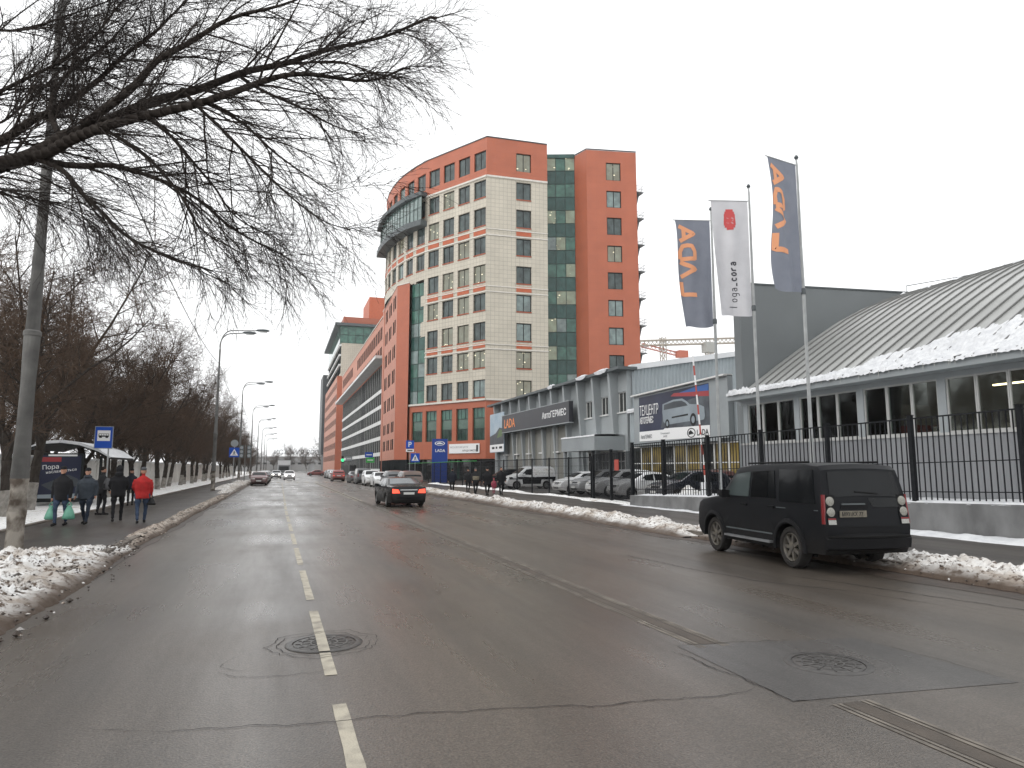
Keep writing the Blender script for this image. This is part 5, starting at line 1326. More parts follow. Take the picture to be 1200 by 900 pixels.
# construction hoarding and far end of the street
q = MB(); q.box(16.8, 18.2, 178, 205, .1, 2.7); tag(q.build('site_hoarding', 'tarp_dark'), 'dark hoarding at the far right beyond the parked cars', 'hoarding')
OB = thing('overpass', 'grey overpass with a railing crossing the far end of the street', 'overpass', (0, 425, 0))
q = MB(); q.box(-60, 60, 0, 12, 5.4, 7.4); q.build('deck', 'far_grey', OB)
for x in (-40, -18, 18, 40):
    q = MB(); q.box(x-1.5, x+1.5, 1, 11, 0, 5.4); q.build('pier', 'far_grey', OB)
for k in range(40):
    q = MB(); q.box(-60+3*k, -59.7+3*k, 0, .3, 7.4, 8.8); q.build('railing_post', 'far_grey', OB)
q = MB(); q.box(-60, 60, 0, .25, 8.7, 8.9); q.build('railing', 'far_grey', OB)
FB = thing('far_hall', 'long low grey building with roof lettering at the end of the street', 'building', (10, 470, 0))
q = MB(); q.box(-45, 45, 0, 20, 0, 9.5); q.build('wall', 'hill_grey', FB)
for k in range(20):
    q = MB(); q.box(-42+4.3*k, -39.6+4.3*k, -.1, .05, 4.5, 7.5); q.build('window', 'win_dark', FB)
q = MB(); 
for k in range(16): q.box(-14+2.4*k, -13.8+2.4*k, 2, 2.2, 9.5, 12.5)
q.box(-15, 24, 2, 2.2, 11.2, 11.4); tag(q.build('sign_frame', 'far_grey', FB), kind='stuff')
text_obj('ИСТОРИЯ РОССИИ', 4.2, 'slab_grey', FB, frame4((-14, 1.8, 11.0), (1,0,0), (0,0,1)), bold=.03, sx=.92)

# ================================================================ TREES
def grow(mb, p, d, L, r, lvl, rng, cfg, m=0):
    c = cfg[lvl]; n = c['seg']; pts = [p]; rs = [r]; dirs = [d]
    for i in range(n):
        d = (d + Vector((rng.gauss(0,1), rng.gauss(0,1), rng.gauss(0,1)))*c['wob'] + Vector((0,0,c['trop']))).normalized()
        p = p + d*(L/n); pts.append(p); rs.append(r*(1-(1-c['tip'])*(i+1)/n)); dirs.append(d)
    mb.tube(pts, rs, c['sides'], m if lvl < cfg['mlvl'] else cfg['m2'], cap=False)
    if lvl+1 not in cfg: return
    k = c['kids']; k = max(1, int(k*rng.uniform(.8, 1.25)))
    nx_ = cfg[lvl+1]
    for i in range(k):
        t = c['from']+(1-c['from'])*(i+rng.random()*.8)/k; f = t*n; j = min(n-1, int(f)); q = pts[j].lerp(pts[j+1], f-j); dd = dirs[j+1]
        sd_ = dd.cross(Vector((rng.gauss(0,1), rng.gauss(0,1), rng.gauss(0,1)))).normalized(); sp = nx_['spread']*rng.uniform(.7, 1.3)
        nd = (dd*math.cos(sp)+sd_*math.sin(sp)).normalized()
        rr = rs[j]*(1-(f-j))+rs[j+1]*(f-j)
        grow(mb, q, nd, nx_['L']*rng.uniform(.65, 1.25)*(1-.35*t), max(nx_['rmin'], rr*nx_['rf']), lvl+1, rng, cfg, m)
def row_tree(seed, h, lean, far=False):
    rng = random.Random(seed); t = thing('street_tree', 'x', 'tree', (0,0,0), group='bare trees along the left pavement')
    q = MB(); d = Vector((lean, rng.uniform(-.1,.1), 1)).normalized(); p = Vector((0,0,-.05)); pts = [p]; th = h*.30
    for i in range(6): d = (d+Vector((rng.gauss(0,.05), rng.gauss(0,.05), .02))).normalized(); p = p+d*th/6; pts.append(p)
    q.tube(pts[:3], [.24,.195,.18], 9, 1, cap=False); q.tube(pts[2:], [.18,.17,.16,.155,.15], 9, 0, cap=False)
    tr = q.build('trunk', ['bark', 'whitewash'], t, True)
    q = MB(); cfg = {0: dict(seg=7, wob=.10, trop=.05, tip=.25, sides=6, kids=9, **{'from': .12}), 1: dict(seg=5, wob=.14, trop=.05, tip=.25, sides=4, kids=7, spread=.75, L=h*.26, rf=.55, rmin=.025, **{'from': .1}),
          2: dict(seg=4, wob=.17, trop=.03, tip=.3, sides=3, kids=6, spread=.8, L=h*.125, rf=.5, rmin=.014, **{'from': .05}), 3: dict(seg=3, wob=.2, trop=.0, tip=.4, sides=3, kids=4, spread=.85, L=h*.066, rf=.6, rmin=.0095, **{'from': .05}),
          4: dict(seg=2, wob=.2, trop=-.02, tip=.5, sides=3, kids=0, spread=.8, L=h*.038, rf=.7, rmin=.0075, **{'from': 0}), 'mlvl': 2, 'm2': 1}
    for k in range(5):
        a_ = k*2*math.pi/5+rng.uniform(-.5,.5); sp = rng.uniform(.25,.7); nd = Vector((math.cos(a_)*math.sin(sp), math.sin(a_)*math.sin(sp), math.cos(sp)))
        grow(q, pts[4+k % 3] if k < 4 else pts[-1], nd, h*rng.uniform(.46,.68), .11*rng.uniform(.7,1.1), 0, rng, cfg)
    for k in range(7):                                           # low water shoots
        a_ = rng.uniform(0, 6.28); nd = Vector((math.cos(a_)*.9, math.sin(a_)*.9, rng.uniform(.4,.9))).normalized()
        grow(q, pts[rng.choice((5,6))], nd, h*.24, .03, 1, rng, cfg)
    q.build('crown', ['bark', 'twig_far'], t)
    return t
protos = [row_tree(11+i, hh, ln) for i, (hh, ln) in enumerate(((10.5, .0), (11.5, .12), (9.8, -.08), (11.0, .05), (10.0, -.15)))]
spots = [(-8.7, 27.6, 0, 1.0), (-9.2, 31.5, 1, 1.05), (-9.3, 40.5, 0, .95), (-9.0, 43.5, 3, 1.0), (-9.4, 46.5, 2, 1.05), (-9.0, 50.0, 4, .95), (-9.2, 54, 1, 1.0), (-8.8, 58.5, 0, 1.0), (-9.1, 63, 2, 1.02), (-9.3, 67.5, 3, .95), (-8.9, 72, 1, 1.0),
         (-9.2, 77, 4, 1.02), (-9.0, 82, 0, .98), (-9.2, 87, 2, 1.0), (-8.9, 92.5, 3, 1.0), (-9.2, 98, 1, .98), (-9.0, 104, 4, 1.0), (-9.2, 111, 0, 1.0), (-8.9, 118, 2, .98), (-9.1, 126, 3, 1.0), (-9.0, 134, 1, .95), (-9.2, 143, 4, 1.0), (-9, 152, 0, .95), (-9.2, 162, 2, 1.0), (-9, 173, 3, .95), (-9.1, 185, 1, .9), (-9, 198, 4, .92), (-9, 212, 0, .9), (-9, 228, 2, .9), (-9, 246, 3, .9)]
ords = 'first second third fourth fifth sixth seventh eighth ninth tenth eleventh twelfth thirteenth fourteenth fifteenth sixteenth seventeenth eighteenth nineteenth twentieth twenty-first twenty-second twenty-third twenty-fourth twenty-fifth twenty-sixth twenty-seventh twenty-eighth twenty-ninth thirtieth'.split()
used = set(); rt = random.Random(77)
def put_tree(k, loc, s_, label, group=None):
    if k not in used: used.add(k); o = protos[k]
    else: o = copy_tree(protos[k])
    o['label'] = label; o.location = loc; o.rotation_euler = (0, 0, rt.uniform(0, 6.28)); o.scale = (s_, s_, s_*rt.uniform(.95, 1.05))
    if group: o['group'] = group
    return o
for i, (x, y, k, s_) in enumerate(spots): put_tree(k, (x, y, .12), s_, '%s bare whitewashed tree from the camera in the pavement row' % ords[i])
sec = [(-14.5, 34, 3, 1.1), (-15, 41, 1, 1.1), (-14, 48, 2, 1.15), (-15, 56, 0, 1.1), (-14.2, 64, 4, 1.1), (-15, 73, 1, 1.1), (-14.5, 83, 2, 1.05), (-15, 94, 0, 1.0), (-14.5, 106, 3, 1.0), (-15, 120, 1, 1.0), (-14.5, 136, 4, 1.0), (-15, 155, 2, 1.0)]
for i, (x, y, k, s_) in enumerate(sec): put_tree(k, (x, y, .1), s_, '%s bare tree from the camera behind the white wall' % ords[i], 'bare trees behind the white wall')
far_t = [(14, 395, 1.5), (22, 402, 1.7), (5, 405, 1.6), (30, 388, 1.5), (-3, 410, 1.3), (27, 340, 1.2)]
for i, (x, y, s_) in enumerate(far_t): put_tree(i % 5, (x, y, 0), s_, '%s from the left of the hazy far trees closing the street' % ords[i], 'hazy trees at the far end')

# large tree whose limbs reach over the road from the left
BT = thing('overhanging_tree', 'big bare tree whose drooping limbs reach over the road from the left', 'tree', (-8.5, 9, .1))
org = Vector((-8.5, 9, .1)); q = MB()
q.tube([(0,0,-.1), (.05,.02,1.3), (.15,.05,2.6), (.3,.1,3.7)], [.42,.34,.31,.30], 12, 1, cap=False); q.build('trunk', ['bark', 'bark'], BT, True)
q = MB(); rng = random.Random(42)
hero = {0: dict(seg=8, wob=.065, trop=-.042, tip=.35, sides=4, kids=9, **{'from': .08}), 1: dict(seg=5, wob=.085, trop=-.04, tip=.4, sides=3, kids=4, spread=.5, L=.80, rf=.5, rmin=.0042, **{'from': .08}),
        2: dict(seg=3, wob=.11, trop=-.04, tip=.5, sides=3, kids=0, spread=.5, L=.36, rf=.7, rmin=.0034, **{'from': .1}), 'mlvl': 1, 'm2': 1}
LIMBS = [
 ([(-4.28,10.52,5.61),(-3.85,10.59,5.89),(-3.51,10.68,6.11),(-3.15,10.77,6.46),(-2.76,10.85,6.79),(-2.26,11.00,7.22),(-1.65,11.11,7.67),(-0.87,11.17,8.14),(-0.10,11.12,8.50),(0.70,11.06,8.93),(1.54,10.98,9.29),(2.3,10.95,9.7)], 0.145),
 ([(-4.34,11.07,6.17),(-3.99,11.16,6.52),(-3.67,11.37,7.01),(-3.37,11.59,7.42),(-3.05,11.79,7.97),(-2.67,12.09,8.75),(-2.11,12.32,9.64),(-1.70,12.50,10.52)], 0.09),
 ([(-3.40,10.64,6.14),(-2.90,10.27,6.27),(-2.42,9.89,6.35),(-1.76,9.56,6.44),(-1.12,9.24,6.60),(-0.49,9.03,6.83),(0.14,8.92,7.04),(0.90,8.77,7.01),(1.48,8.79,7.32)], 0.082),
 ([(-3.28,10.61,6.10),(-2.78,10.65,6.13),(-2.25,10.68,6.14),(-1.69,10.70,6.01),(-1.09,10.71,5.63),(-0.48,10.71,5.24),(0.02,10.65,5.00)], 0.045),
 ([(-3.34,10.62,6.11),(-2.98,10.51,5.87),(-2.59,10.48,5.48),(-2.14,10.43,5.09),(-1.55,10.23,4.72),(-0.99,10.15,4.59)], 0.04),
 ([(-2.85,10.78,6.71),(-2.17,10.44,7.37),(-1.73,10.29,7.81),(-1.06,10.17,8.30),(-0.25,10.11,8.79),(0.48,10.08,9.36)], 0.06),
 ([(-0.87,11.17,8.14),(-0.21,10.94,7.74),(0.46,10.93,7.46),(1.15,10.91,7.33)], 0.026),
 ([(-1.65,11.11,7.67),(-1.00,10.89,7.08),(-0.40,10.80,6.36),(0.24,10.68,5.85),(0.90,10.67,5.58)], 0.028),
 ([(-4.60,11.58,7.15),(-4.19,11.55,7.48),(-3.57,11.55,7.94),(-3.05,11.58,8.64),(-2.63,11.65,9.37),(-2.31,11.75,9.98)], 0.04),
 ([(-0.10,11.12,8.50),(0.70,10.95,8.56),(1.40,10.92,8.44),(2.12,10.89,8.69)], 0.02),
 ([(-4.96,12.23,8.64),(-4.08,11.93,8.76),(-3.24,11.75,9.12),(-2.33,11.34,9.45)], 0.03),
 ([(-4.82,12.39,6.27),(-4.03,12.44,6.16),(-3.53,12.80,6.17),(-2.95,13.13,5.90)], 0.028),
 ([(-2.26,11.00,7.22),(-1.70,10.92,6.77),(-1.19,10.85,6.14),(-0.74,10.80,5.64),(-0.11,10.59,5.24)], 0.026),
 ([(-2.42,9.89,6.35),(-1.87,9.81,5.98),(-1.37,9.75,5.42),(-1.08,9.76,4.98),(-0.53,9.68,4.72)], 0.024),
 ([(-3.15,10.77,6.46),(-3.44,11.29,7.14),(-3.37,11.69,7.93),(-2.89,11.95,8.76),(-2.63,12.29,9.66)], 0.045),
 ([(-1.12,9.24,6.60),(-0.58,9.17,6.30),(-0.14,9.12,5.87),(0.53,9.11,5.54)], 0.022),
 ([(-4.92,12.74,7.34),(-4.29,12.85,7.95),(-3.67,13.06,9.14),(-3.09,13.18,10.00)], 0.03),
]
root_pts = [(.3,.1,3.7), (1.6,.6,4.4), (3.2,1.0,5.0)]
for li, (pts, r0) in enumerate(LIMBS):
    P = [Vector(p)-org for p in pts]
    if li == 0: P = [Vector(p) for p in root_pts]+P
    elif pts[0][0] < -3.2 and li in (1, 8, 10, 11, 16): P = [Vector((.3,.1,3.6)), Vector((.3,.1,3.6)).lerp(P[0], .5)+Vector((0,0,.5))]+P
    sm_ = []                                                     # smooth the polyline
    for i in range(len(P)-1):
        a0, a1, a2, a3 = P[max(0,i-1)], P[i], P[i+1], P[min(len(P)-1,i+2)]
        for k in range(5):
            t = k/5; sm_.append(.5*((2*a1)+(a2-a0)*t+(2*a0-5*a1+4*a2-a3)*t*t+(3*a1-a0-3*a2+a3)*t**3)+Vector((nz(i+t, li, 0, .9), nz(i+t, li, 5, .9), nz(i+t, li, 9, .9)))*.07)
    sm_.append(P[-1]); n = len(sm_)
    rs = [r0*(1.9 if li == 0 and i < 8 else 1)*max(.10, 1-i/(n-1))**.8+.004 for i in range(n)]
    q.tube(sm_, rs, 8 if r0 > .05 else 6, 0, cap=False)
    ln = sum((sm_[i+1]-sm_[i]).length for i in range(n-1)); cnt = int(ln*6.2)
    for c in range(cnt):
        f = (.12+.88*(c+rng.random())/cnt)*(n-1); j = min(n-2, int(f)); p = sm_[j].lerp(sm_[j+1], f-j); dd = (sm_[j+1]-sm_[j]).normalized()
        if (p+org).x < -4.6: continue
        s_ = dd.cross(Vector((rng.gauss(0,1), rng.gauss(0,1), rng.gauss(0,1)))).normalized(); sp = rng.uniform(.35, .95); nd = dd*math.cos(sp)+s_*math.sin(sp)
        grow(q, p, nd.normalized(), rng.uniform(.7, 2.4)*(1-.5*f/n)*(.62 if (p+org).x > .6 else 1), min(rs[j]*.55, rng.uniform(.009,.018)), 0, rng, hero)
q.build('crown', ['bark_limb', 'twig_dark'], BT, True, angle=75)
# ================================================================ VEHICLES
WHEELS = {}
def wheel_mesh(r_, w, rimmat, spokes):
    key = (r_, w, rimmat, spokes)
    if key in WHEELS: return WHEELS[key]
    rr = r_*.70
    t = MB(); t.lathe([(rr,-w/2+.02),(rr+.02,-w/2),(r_-.03,-w/2),(r_-.008,-w/2+.025),(r_,-w/2+.05),(r_,w/2-.05),(r_-.008,w/2-.025),(r_-.03,w/2),(rr+.02,w/2),(rr,w/2-.02)], 28, axis='y')
    tm = t.mesh('tyre', 'tyre_dirty', True, 40)
    m = MB(); m.lathe([(rr,-w/2+.02),(rr,w/2-.03),(rr-.015,w/2-.012),(rr-.03,w/2-.03),(rr-.04,w/2-.09)], 28, 0, axis='y')
    m.lathe([(rr-.04,w/2-.10),(0,w/2-.10)], 20, 1, axis='y')
    for k in range(spokes):
        a_ = 2*math.pi*k/spokes; c, s_ = math.cos(a_), math.sin(a_); P = []
        for rad, hw, yy in ((.05, .035, w/2-.03), (rr-.03, .028, w/2-.025)):
            for sg in (-1, 1):
                for dy in (0, -.05): P.append((c*rad-s_*hw*sg, yy+dy, s_*rad+c*hw*sg))
        m.add(P, [(0,2,6,4),(1,5,7,3),(0,4,5,1),(2,3,7,6),(0,1,3,2),(4,6,7,5)], 0)
    m.lathe([(.065,w/2-.06),(.06,w/2-.015),(0,w/2-.012)], 14, 0, axis='y')
    rm = m.mesh('rim', [rimmat, 'underbody'], True, 40)
    WHEELS[key] = (tm, rm); return WHEELS[key]
class Car:
    def __init__(s, name, label, cat, loc, rz, sp, paint_, group=None, scale=None):
        s.sp = sp; s.root = thing(name, label, cat, loc, rz, group); s.paint = paint_
        if scale: s.root.scale = scale
        s.L, s.W, s.H = sp['L'], sp['W'], sp['H']; s.make()
    def hw(s, x, z):
        sp = s.sp; h = s.W/2; b = sp['belt']
        if z > b: h -= sp['th']*min(1.1, (z-b)/(s.H-b))**1.15
        if z < .5: h -= .035*(.5-z)/.25
        if z > .5 and z < b: h += .012*math.sin(math.pi*(z-.5)/(b-.5))
        u = max(0, (abs(x-s.L/2)-(s.L/2-.8))/.8); return h*(1-sp.get('pt', .12)*min(1.1, u)**2)
    def D(s, x, y, z):
        f = max(-1, min(1, y/(s.W/2))); b = s.sp['belt']; cz = .035*(1-f*f) if z > b-.06 else 0
        return (x-s.L/2, f*s.hw(x, z), z+cz)
    def Sd(s, x, z, side, off=0.0): return (x-s.L/2, side*(s.hw(x, z)+off), z)
    def make(s):
        sp = s.sp; L, W = s.L, s.W; ra = sp['wr']+.055; gc = sp['gc']
        out = list(sp['top']); xs = sorted((sp['rx'], sp['rx']+sp['wb']), reverse=True)
        bot = []
        for cx in xs:
            n = 10; zc = sp['wr']; a0 = math.asin((zc-gc)/ra) if zc > gc else 0
            for k in range(n+1):
                t = -a0+(math.pi+2*a0)*k/n; bot.append((cx+ra*math.cos(t), max(gc, zc+ra*math.sin(t))))
        pts = out+bot
        bm = bmesh.new(); vs = [bm.verts.new((x, -W/2, z)) for x, z in pts]; f = bm.faces.new(vs)
        r_ = bmesh.ops.extrude_face_region(bm, geom=[f]); bmesh.ops.translate(bm, vec=(0, W, 0), verts=[v for v in r_['geom'] if isinstance(v, bmesh.types.BMVert)])
        bm.normal_update()
        ed = [e for e in bm.edges if abs(abs(e.verts[0].co.y)-W/2) < 1e-5 and abs(e.verts[0].co.y-e.verts[1].co.y) < 1e-5 and min(e.verts[0].co.z, e.verts[1].co.z) > gc+.02]
        try: bmesh.ops.bevel(bm, geom=ed, offset=sp.get('bev', .035), segments=2, affect='EDGES', profile=.6, clamp_overlap=True)
        except Exception: pass
        for co, no in [((0, W/2*k, 0), (0,1,0)) for k in (-.75, -.4, 0, .4, .75)] + [((0,0,z), (0,0,1)) for z in (.5, sp['belt'], (sp['belt']+.5)/2, sp['belt']+(s.H-sp['belt'])*.25, (sp['belt']+s.H)/2, sp['belt']+(s.H-sp['belt'])*.75)] + [((x,0,0), (1,0,0)) for x in (.1, .2, .3, .4, .5, .6, .7, .8, 1.1, 1.4, 1.7, 2.0, 2.3, 2.6, 2.9, 3.2, L-.8, L-.7, L-.6, L-.5, L-.4, L-.3, L-.2, L-.1)]:
            bmesh.ops.bisect_plane(bm, geom=bm.verts[:]+bm.edges[:]+bm.faces[:], plane_co=co, plane_no=no, dist=1e-5)
        for v in bm.verts: v.co = s.D(*v.co)
        bmesh.ops.recalc_face_normals(bm, faces=bm.faces[:])
        me = bpy.data.meshes.new('body'); bm.to_mesh(me); bm.free(); me.materials.append(M(s.paint)); me.shade_smooth(); me.set_sharp_from_angle(angle=R(28))
        s.body = link('body', me, s.root)
        q = MB(); q.box(.35-L/2, L-.35-L/2, -W/2+.3, W/2-.3, gc-.02, gc+.42); q.box(.12-L/2, L-.15-L/2, -W/2+.16, W/2-.16, gc+.05, gc+.16); q.build('underbody', 'underbody', s.root)
        tm, rm = wheel_mesh(sp['wr'], sp.get('ww', .22), sp.get('rim', 'rim'), sp.get('spokes', 6))
        for cx in (sp['rx'], sp['rx']+sp['wb']):
            for sd in (1, -1):
                w = link('wheel', tm, s.root, (cx-L/2, sd*(W/2-sp.get('ww', .22)/2-.015), sp['wr']), 0 if sd > 0 else math.pi); link('rim', rm, w)
        gl = sp.get('glass', 'car_glass')
        for nm, poly, g in sp['side']:
            for sd in (1, -1): s.side(nm, poly, sd, g or gl)
        for nm, a, c in (('windscreen', *sp['ws']), ('rear_window', *sp['rw'])): s.screen(nm, a, c, gl)
        for x in sp.get('seams', ()):
            for sd in (1, -1): s.side('door_seam', [(x-.006, gc+.2), (x+.006, gc+.2), (x+.006, sp['belt']+.02), (x-.006, sp['belt']+.02)], sd, 'seam', .003)
        for x in sp.get('handles', ()):
            for sd in (1, -1): s.side('door_handle', [(x-.11, sp['belt']-.13), (x+.11, sp['belt']-.13), (x+.11, sp['belt']-.095), (x-.11, sp['belt']-.095)], sd, sp.get('handle_mat', s.paint), .035)
        mx, mz = sp['mirror']
        for sd in (1, -1):
            q = MB(); y0 = s.hw(mx, mz)-.01; P = []
            for dx, k in ((-.09, 1), (.05, .8), (.10, .45)):
                for (a, b_) in ((0, -.07), (.2, -.08), (.22, 0), (.2, .09), (0, .07)): P.append((mx-L/2+dx, sd*(y0+a), mz+b_*k))
            q.add(P, [(5*i+k, 5*i+(k+1) % 5, 5*i+5+(k+1) % 5, 5*i+5+k) for i in range(2) for k in range(5)]+[(0,1,2,3,4), (14,13,12,11,10)]); q.build('mirror', sp.get('mirror_mat', s.paint), s.root, True)
    def side(s, nm, poly, sd, m, off=.014):
        bm = bmesh.new(); bm.faces.new([bm.verts.new((x, 0, z)) for x, z in poly]); xs_ = [p[0] for p in poly]; zs_ = [p[1] for p in poly]
        if max(xs_)-min(xs_) > .3 and off > .008:
            for co, no in [((min(xs_)+.12*k, 0, 0), (1,0,0)) for k in range(1, 20)]+[((0,0,min(zs_)+.12*k), (0,0,1)) for k in range(1, 7)]:
                bmesh.ops.bisect_plane(bm, geom=bm.verts[:]+bm.edges[:]+bm.faces[:], plane_co=co, plane_no=no, dist=1e-5)
        r_ = bmesh.ops.extrude_face_region(bm, geom=bm.faces[:]); ex = set(v for v in r_['geom'] if isinstance(v, bmesh.types.BMVert))
        for v in bm.verts: v.co = s.Sd(v.co.x, v.co.z, sd, off if v in ex else -.02)
        bmesh.ops.recalc_face_normals(bm, faces=bm.faces[:]); me = bpy.data.meshes.new(nm); bm.to_mesh(me); bm.free(); me.materials.append(M(m)); me.shade_smooth(); me.set_sharp_from_angle(angle=R(30))
        return link(nm, me, s.root)
    def screen(s, nm, a, c, m, fmax=.86, off=.012):
        q = MB(); fs = [-fmax, -.75, -.4, 0, .4, .75, fmax]; (x0, z0), (x1, z1) = a, c; d = Vector((-(z1-z0), 0, x1-x0)).normalized()
        if d.z < 0: d = -d
        for (x, z) in (a, c):
            for f in fs: p = Vector(s.D(x, f*s.W/2, z))+d*off; q.v.append(tuple(p))
        for i in range(6): q.f.append([i, i+1, 8+i, 7+i]); q.m.append(0); q.uv.append(None)
        return q.build(nm, m, s.root, True, angle=60)
    def xend(s, z, rear):
        t = s.sp['top']; best = None
        half = [p for p in t if (p[0] < s.L/2) == rear]
        for i in range(len(half)-1):
            z0, z1 = half[i][1], half[i+1][1]
            if min(z0, z1) <= z <= max(z0, z1) and abs(z1-z0) > 1e-6: 
                x = half[i][0]+(half[i+1][0]-half[i][0])*(z-z0)/(z1-z0)
                best = x if best is None else (min(best, x) if rear else max(best, x))
        return best if best is not None else (0 if rear else s.L)
    def end(s, nm, poly, m, rear=True, off=.012, both=True, parent=None):
        """patch on the front/rear face; poly in (fraction of half width, z)"""
        for sd in ((1, -1) if both else (1,)):
            q = MB(); n = len(poly); k = -1 if rear else 1
            for dd in (off, -.04):
                for f, z in poly: x, y, zz = s.D(s.xend(z, rear), sd*f*s.W/2, z); q.v.append((x+k*dd, y, z))
            q.f = [list(range(n)), list(range(n, 2*n))[::-1]]+[[i, n+i, n+(i+1) % n, (i+1) % n] for i in range(n)]; q.m = [0]*len(q.f); q.uv = [None]*len(q.f)
            o = q.build(nm, m, parent or s.root)
        return o
    def sweep(s, nm, cross, m, fmax=1.0, ygrow=0.0):
        q = MB(); fs = [-1, -.9, -.6, -.25, 0, .25, .6, .9, 1]; n = len(cross)
        for f in fs:
            for x, z in cross: X, Y, Z = s.D(max(0, min(s.L, x)), f*fmax*s.W/2, z); q.v.append((x-s.L/2+(.10*abs(f)**3 if x < s.L/2 else -.10*abs(f)**3), Y+f*ygrow, z))
        for i in range(len(fs)-1):
            for k in range(n): q.f.append([i*n+k, i*n+(k+1) % n, (i+1)*n+(k+1) % n, (i+1)*n+k]); q.m.append(0); q.uv.append(None)
        q.f += [list(range(n))[::-1], [(len(fs)-1)*n+k for k in range(n)]]; q.m += [0, 0]; q.uv += [None, None]
        return q.build(nm, m, s.root, True)
    def plate(s, txt, z, rear=True, m='plate', w=.52):
        x = s.xend(z, rear)-s.L/2; k = -1 if rear else 1; q = MB(); q.box(x+k*.03-.008, x+k*.03+.008, -w/2, w/2, z-.056, z+.056); p = q.build('licence_plate', m, s.root)
        if txt: text_obj(txt, .105, 'ink', p, frame4((x+k*.040, -k*-w/2*.94 if rear else -w/2*.94, z-.037), (0, -1, 0) if rear else (0, 1, 0), (0, 0, 1)), sx=.78)
SUV = dict(L=4.83, W=1.93, H=1.89, belt=1.20, th=.12, gc=.32, wr=.375, rx=1.07, wb=2.885, pt=.06, bev=.045, ww=.25, rim='rim_dark', spokes=7,
    top=[(.10,.34),(.02,.50),(.0,.80),(.03,1.0),(.06,1.24),(.12,1.5),(.20,1.78),(.30,1.86),(.7,1.885),(1.7,1.89),(2.5,1.875),(2.9,1.845),(3.02,1.80),(3.58,1.24),(4.0,1.19),(4.5,1.13),(4.7,1.05),(4.79,.9),(4.83,.62),(4.80,.45),(4.70,.34)],
    side=[('side_window', [(3.40,1.25),(2.98,1.70),(2.45,1.75),(2.45,1.25)], 'car_glass_pale'), ('side_window', [(2.37,1.25),(2.37,1.75),(1.82,1.77),(1.76,1.25)], None), ('side_window', [(1.73,1.25),(1.79,1.77),(1.60,1.77),(1.46,1.25)], None), ('side_window', [(1.34,1.20),(1.42,1.80),(.40,1.79),(.26,1.20)], None)],
    ws=((3.53,1.28),(3.07,1.775)), rw=((.075,1.30),(.185,1.74)), seams=(3.42,2.41,1.40), handles=(2.62,1.62), mirror=(3.32,1.28), mirror_mat='plastic_black', handle_mat='plastic_black')
def end_lights(c, head, tail, hm='lens_clear', tm='tail_red'):
    c.end('headlight', head, hm, False); c.end('tail_light', tail, tm, True)
ta = R(5.5); ctr = lambda px, py_, L_, W_: None
su = Car('parked_suv', 'matte black off-road car parked half on the snow at the right kerb', 'car', (9.05+.913*math.cos(ta)+2.29*math.sin(ta), 9.75-.913*math.sin(ta)+2.29*math.cos(ta), 0), R(90)-ta, SUV, 'paint_matte_black', scale=(.95, .95, 1.02))
su.sweep('rear_bumper', [(.08,.40),(-.085,.44),(-.10,.60),(-.06,.66),(.02,.70),(.06,.80)], 'plastic_black', 1.0, .01)
su.sweep('bumper_strip', [(-.10,.62),(-.112,.63),(-.112,.655),(-.08,.665)], 'seam', .96)
su.sweep('front_bumper', [(4.76,.42),(4.90,.45),(4.92,.60),(4.86,.70),(4.8,.74)], 'plastic_black', 1.0, .0)
su.end('headlight', [(.60,.80),(.95,.80),(.95,1.0),(.60,1.02)], 'lens_clear', False)
su.end('grille', [(-.52,.80),(.52,.80),(.52,1.0),(-.52,1.0)], 'plastic_black', False, both=False)
su.end('tail_light', [(.76,.84),(.965,.84),(.955,1.36),(.76,1.36)], 'plastic_black', True, .018)
for sd in (1, -1):
    for z in (1.06, 1.245):
        q = MB(); x = su.xend(z, True)-su.L/2; y = su.D(su.xend(z, True), sd*.865*su.W/2, z)[1]; q.lathe([(.0,-.036),(.05,-.034),(.076,-.026),(.084,-.014),(.084,0)], 18, c=(x, y, z), axis='x'); q.build('lamp_lens', 'lens_frost', su.root, True)
su.end('reflector', [(.775,.855),(.955,.855),(.955,.93),(.775,.93)], 'lens_clear', True, .022); su.end('reflector', [(.775,.935),(.955,.935),(.955,.96),(.775,.96)], 'tail_red_deep', True, .022)
for sd in (1, -1): su.side('tail_edge', [(.03,.86),(.10,.86),(.13,1.36),(.065,1.36)], sd, 'tail_red', .012)
su.end('handle_recess', [(-.02,1.12),(.62,1.12),(.62,1.19),(-.02,1.19)], 'plastic_black', True, .012, False)
su.end('handle_bar', [(.05,1.185),(.60,1.185),(.60,1.21),(.05,1.21)], 'slab_grey', True, .03, False)
su.end('tailgate_seam', [(-.72,.80),(.72,.80),(.72,.81),(-.72,.81)], 'seam', True, .006, False)
su.end('tailgate_step', [(-.75,1.14),(-.14,1.14),(-.05,1.30),(-.75,1.30)], 'car_glass', True, .014, False)
su.end('wiper', [(-.3,1.36),(.25,1.40),(.25,1.42),(-.3,1.385)], 'seam', True, .03, False)
q = MB(); x = su.xend(1.03, True)-su.L/2; q.box(x-.04, x-.02, .05, .62, .975, 1.085); lp = q.build('licence_plate', 'plate_dirty', su.root)
text_obj('М931КХ 77', .10, 'ink', lp, frame4((x-.042, .59, .995), (0,-1,0), (0,0,1)), sx=.92)
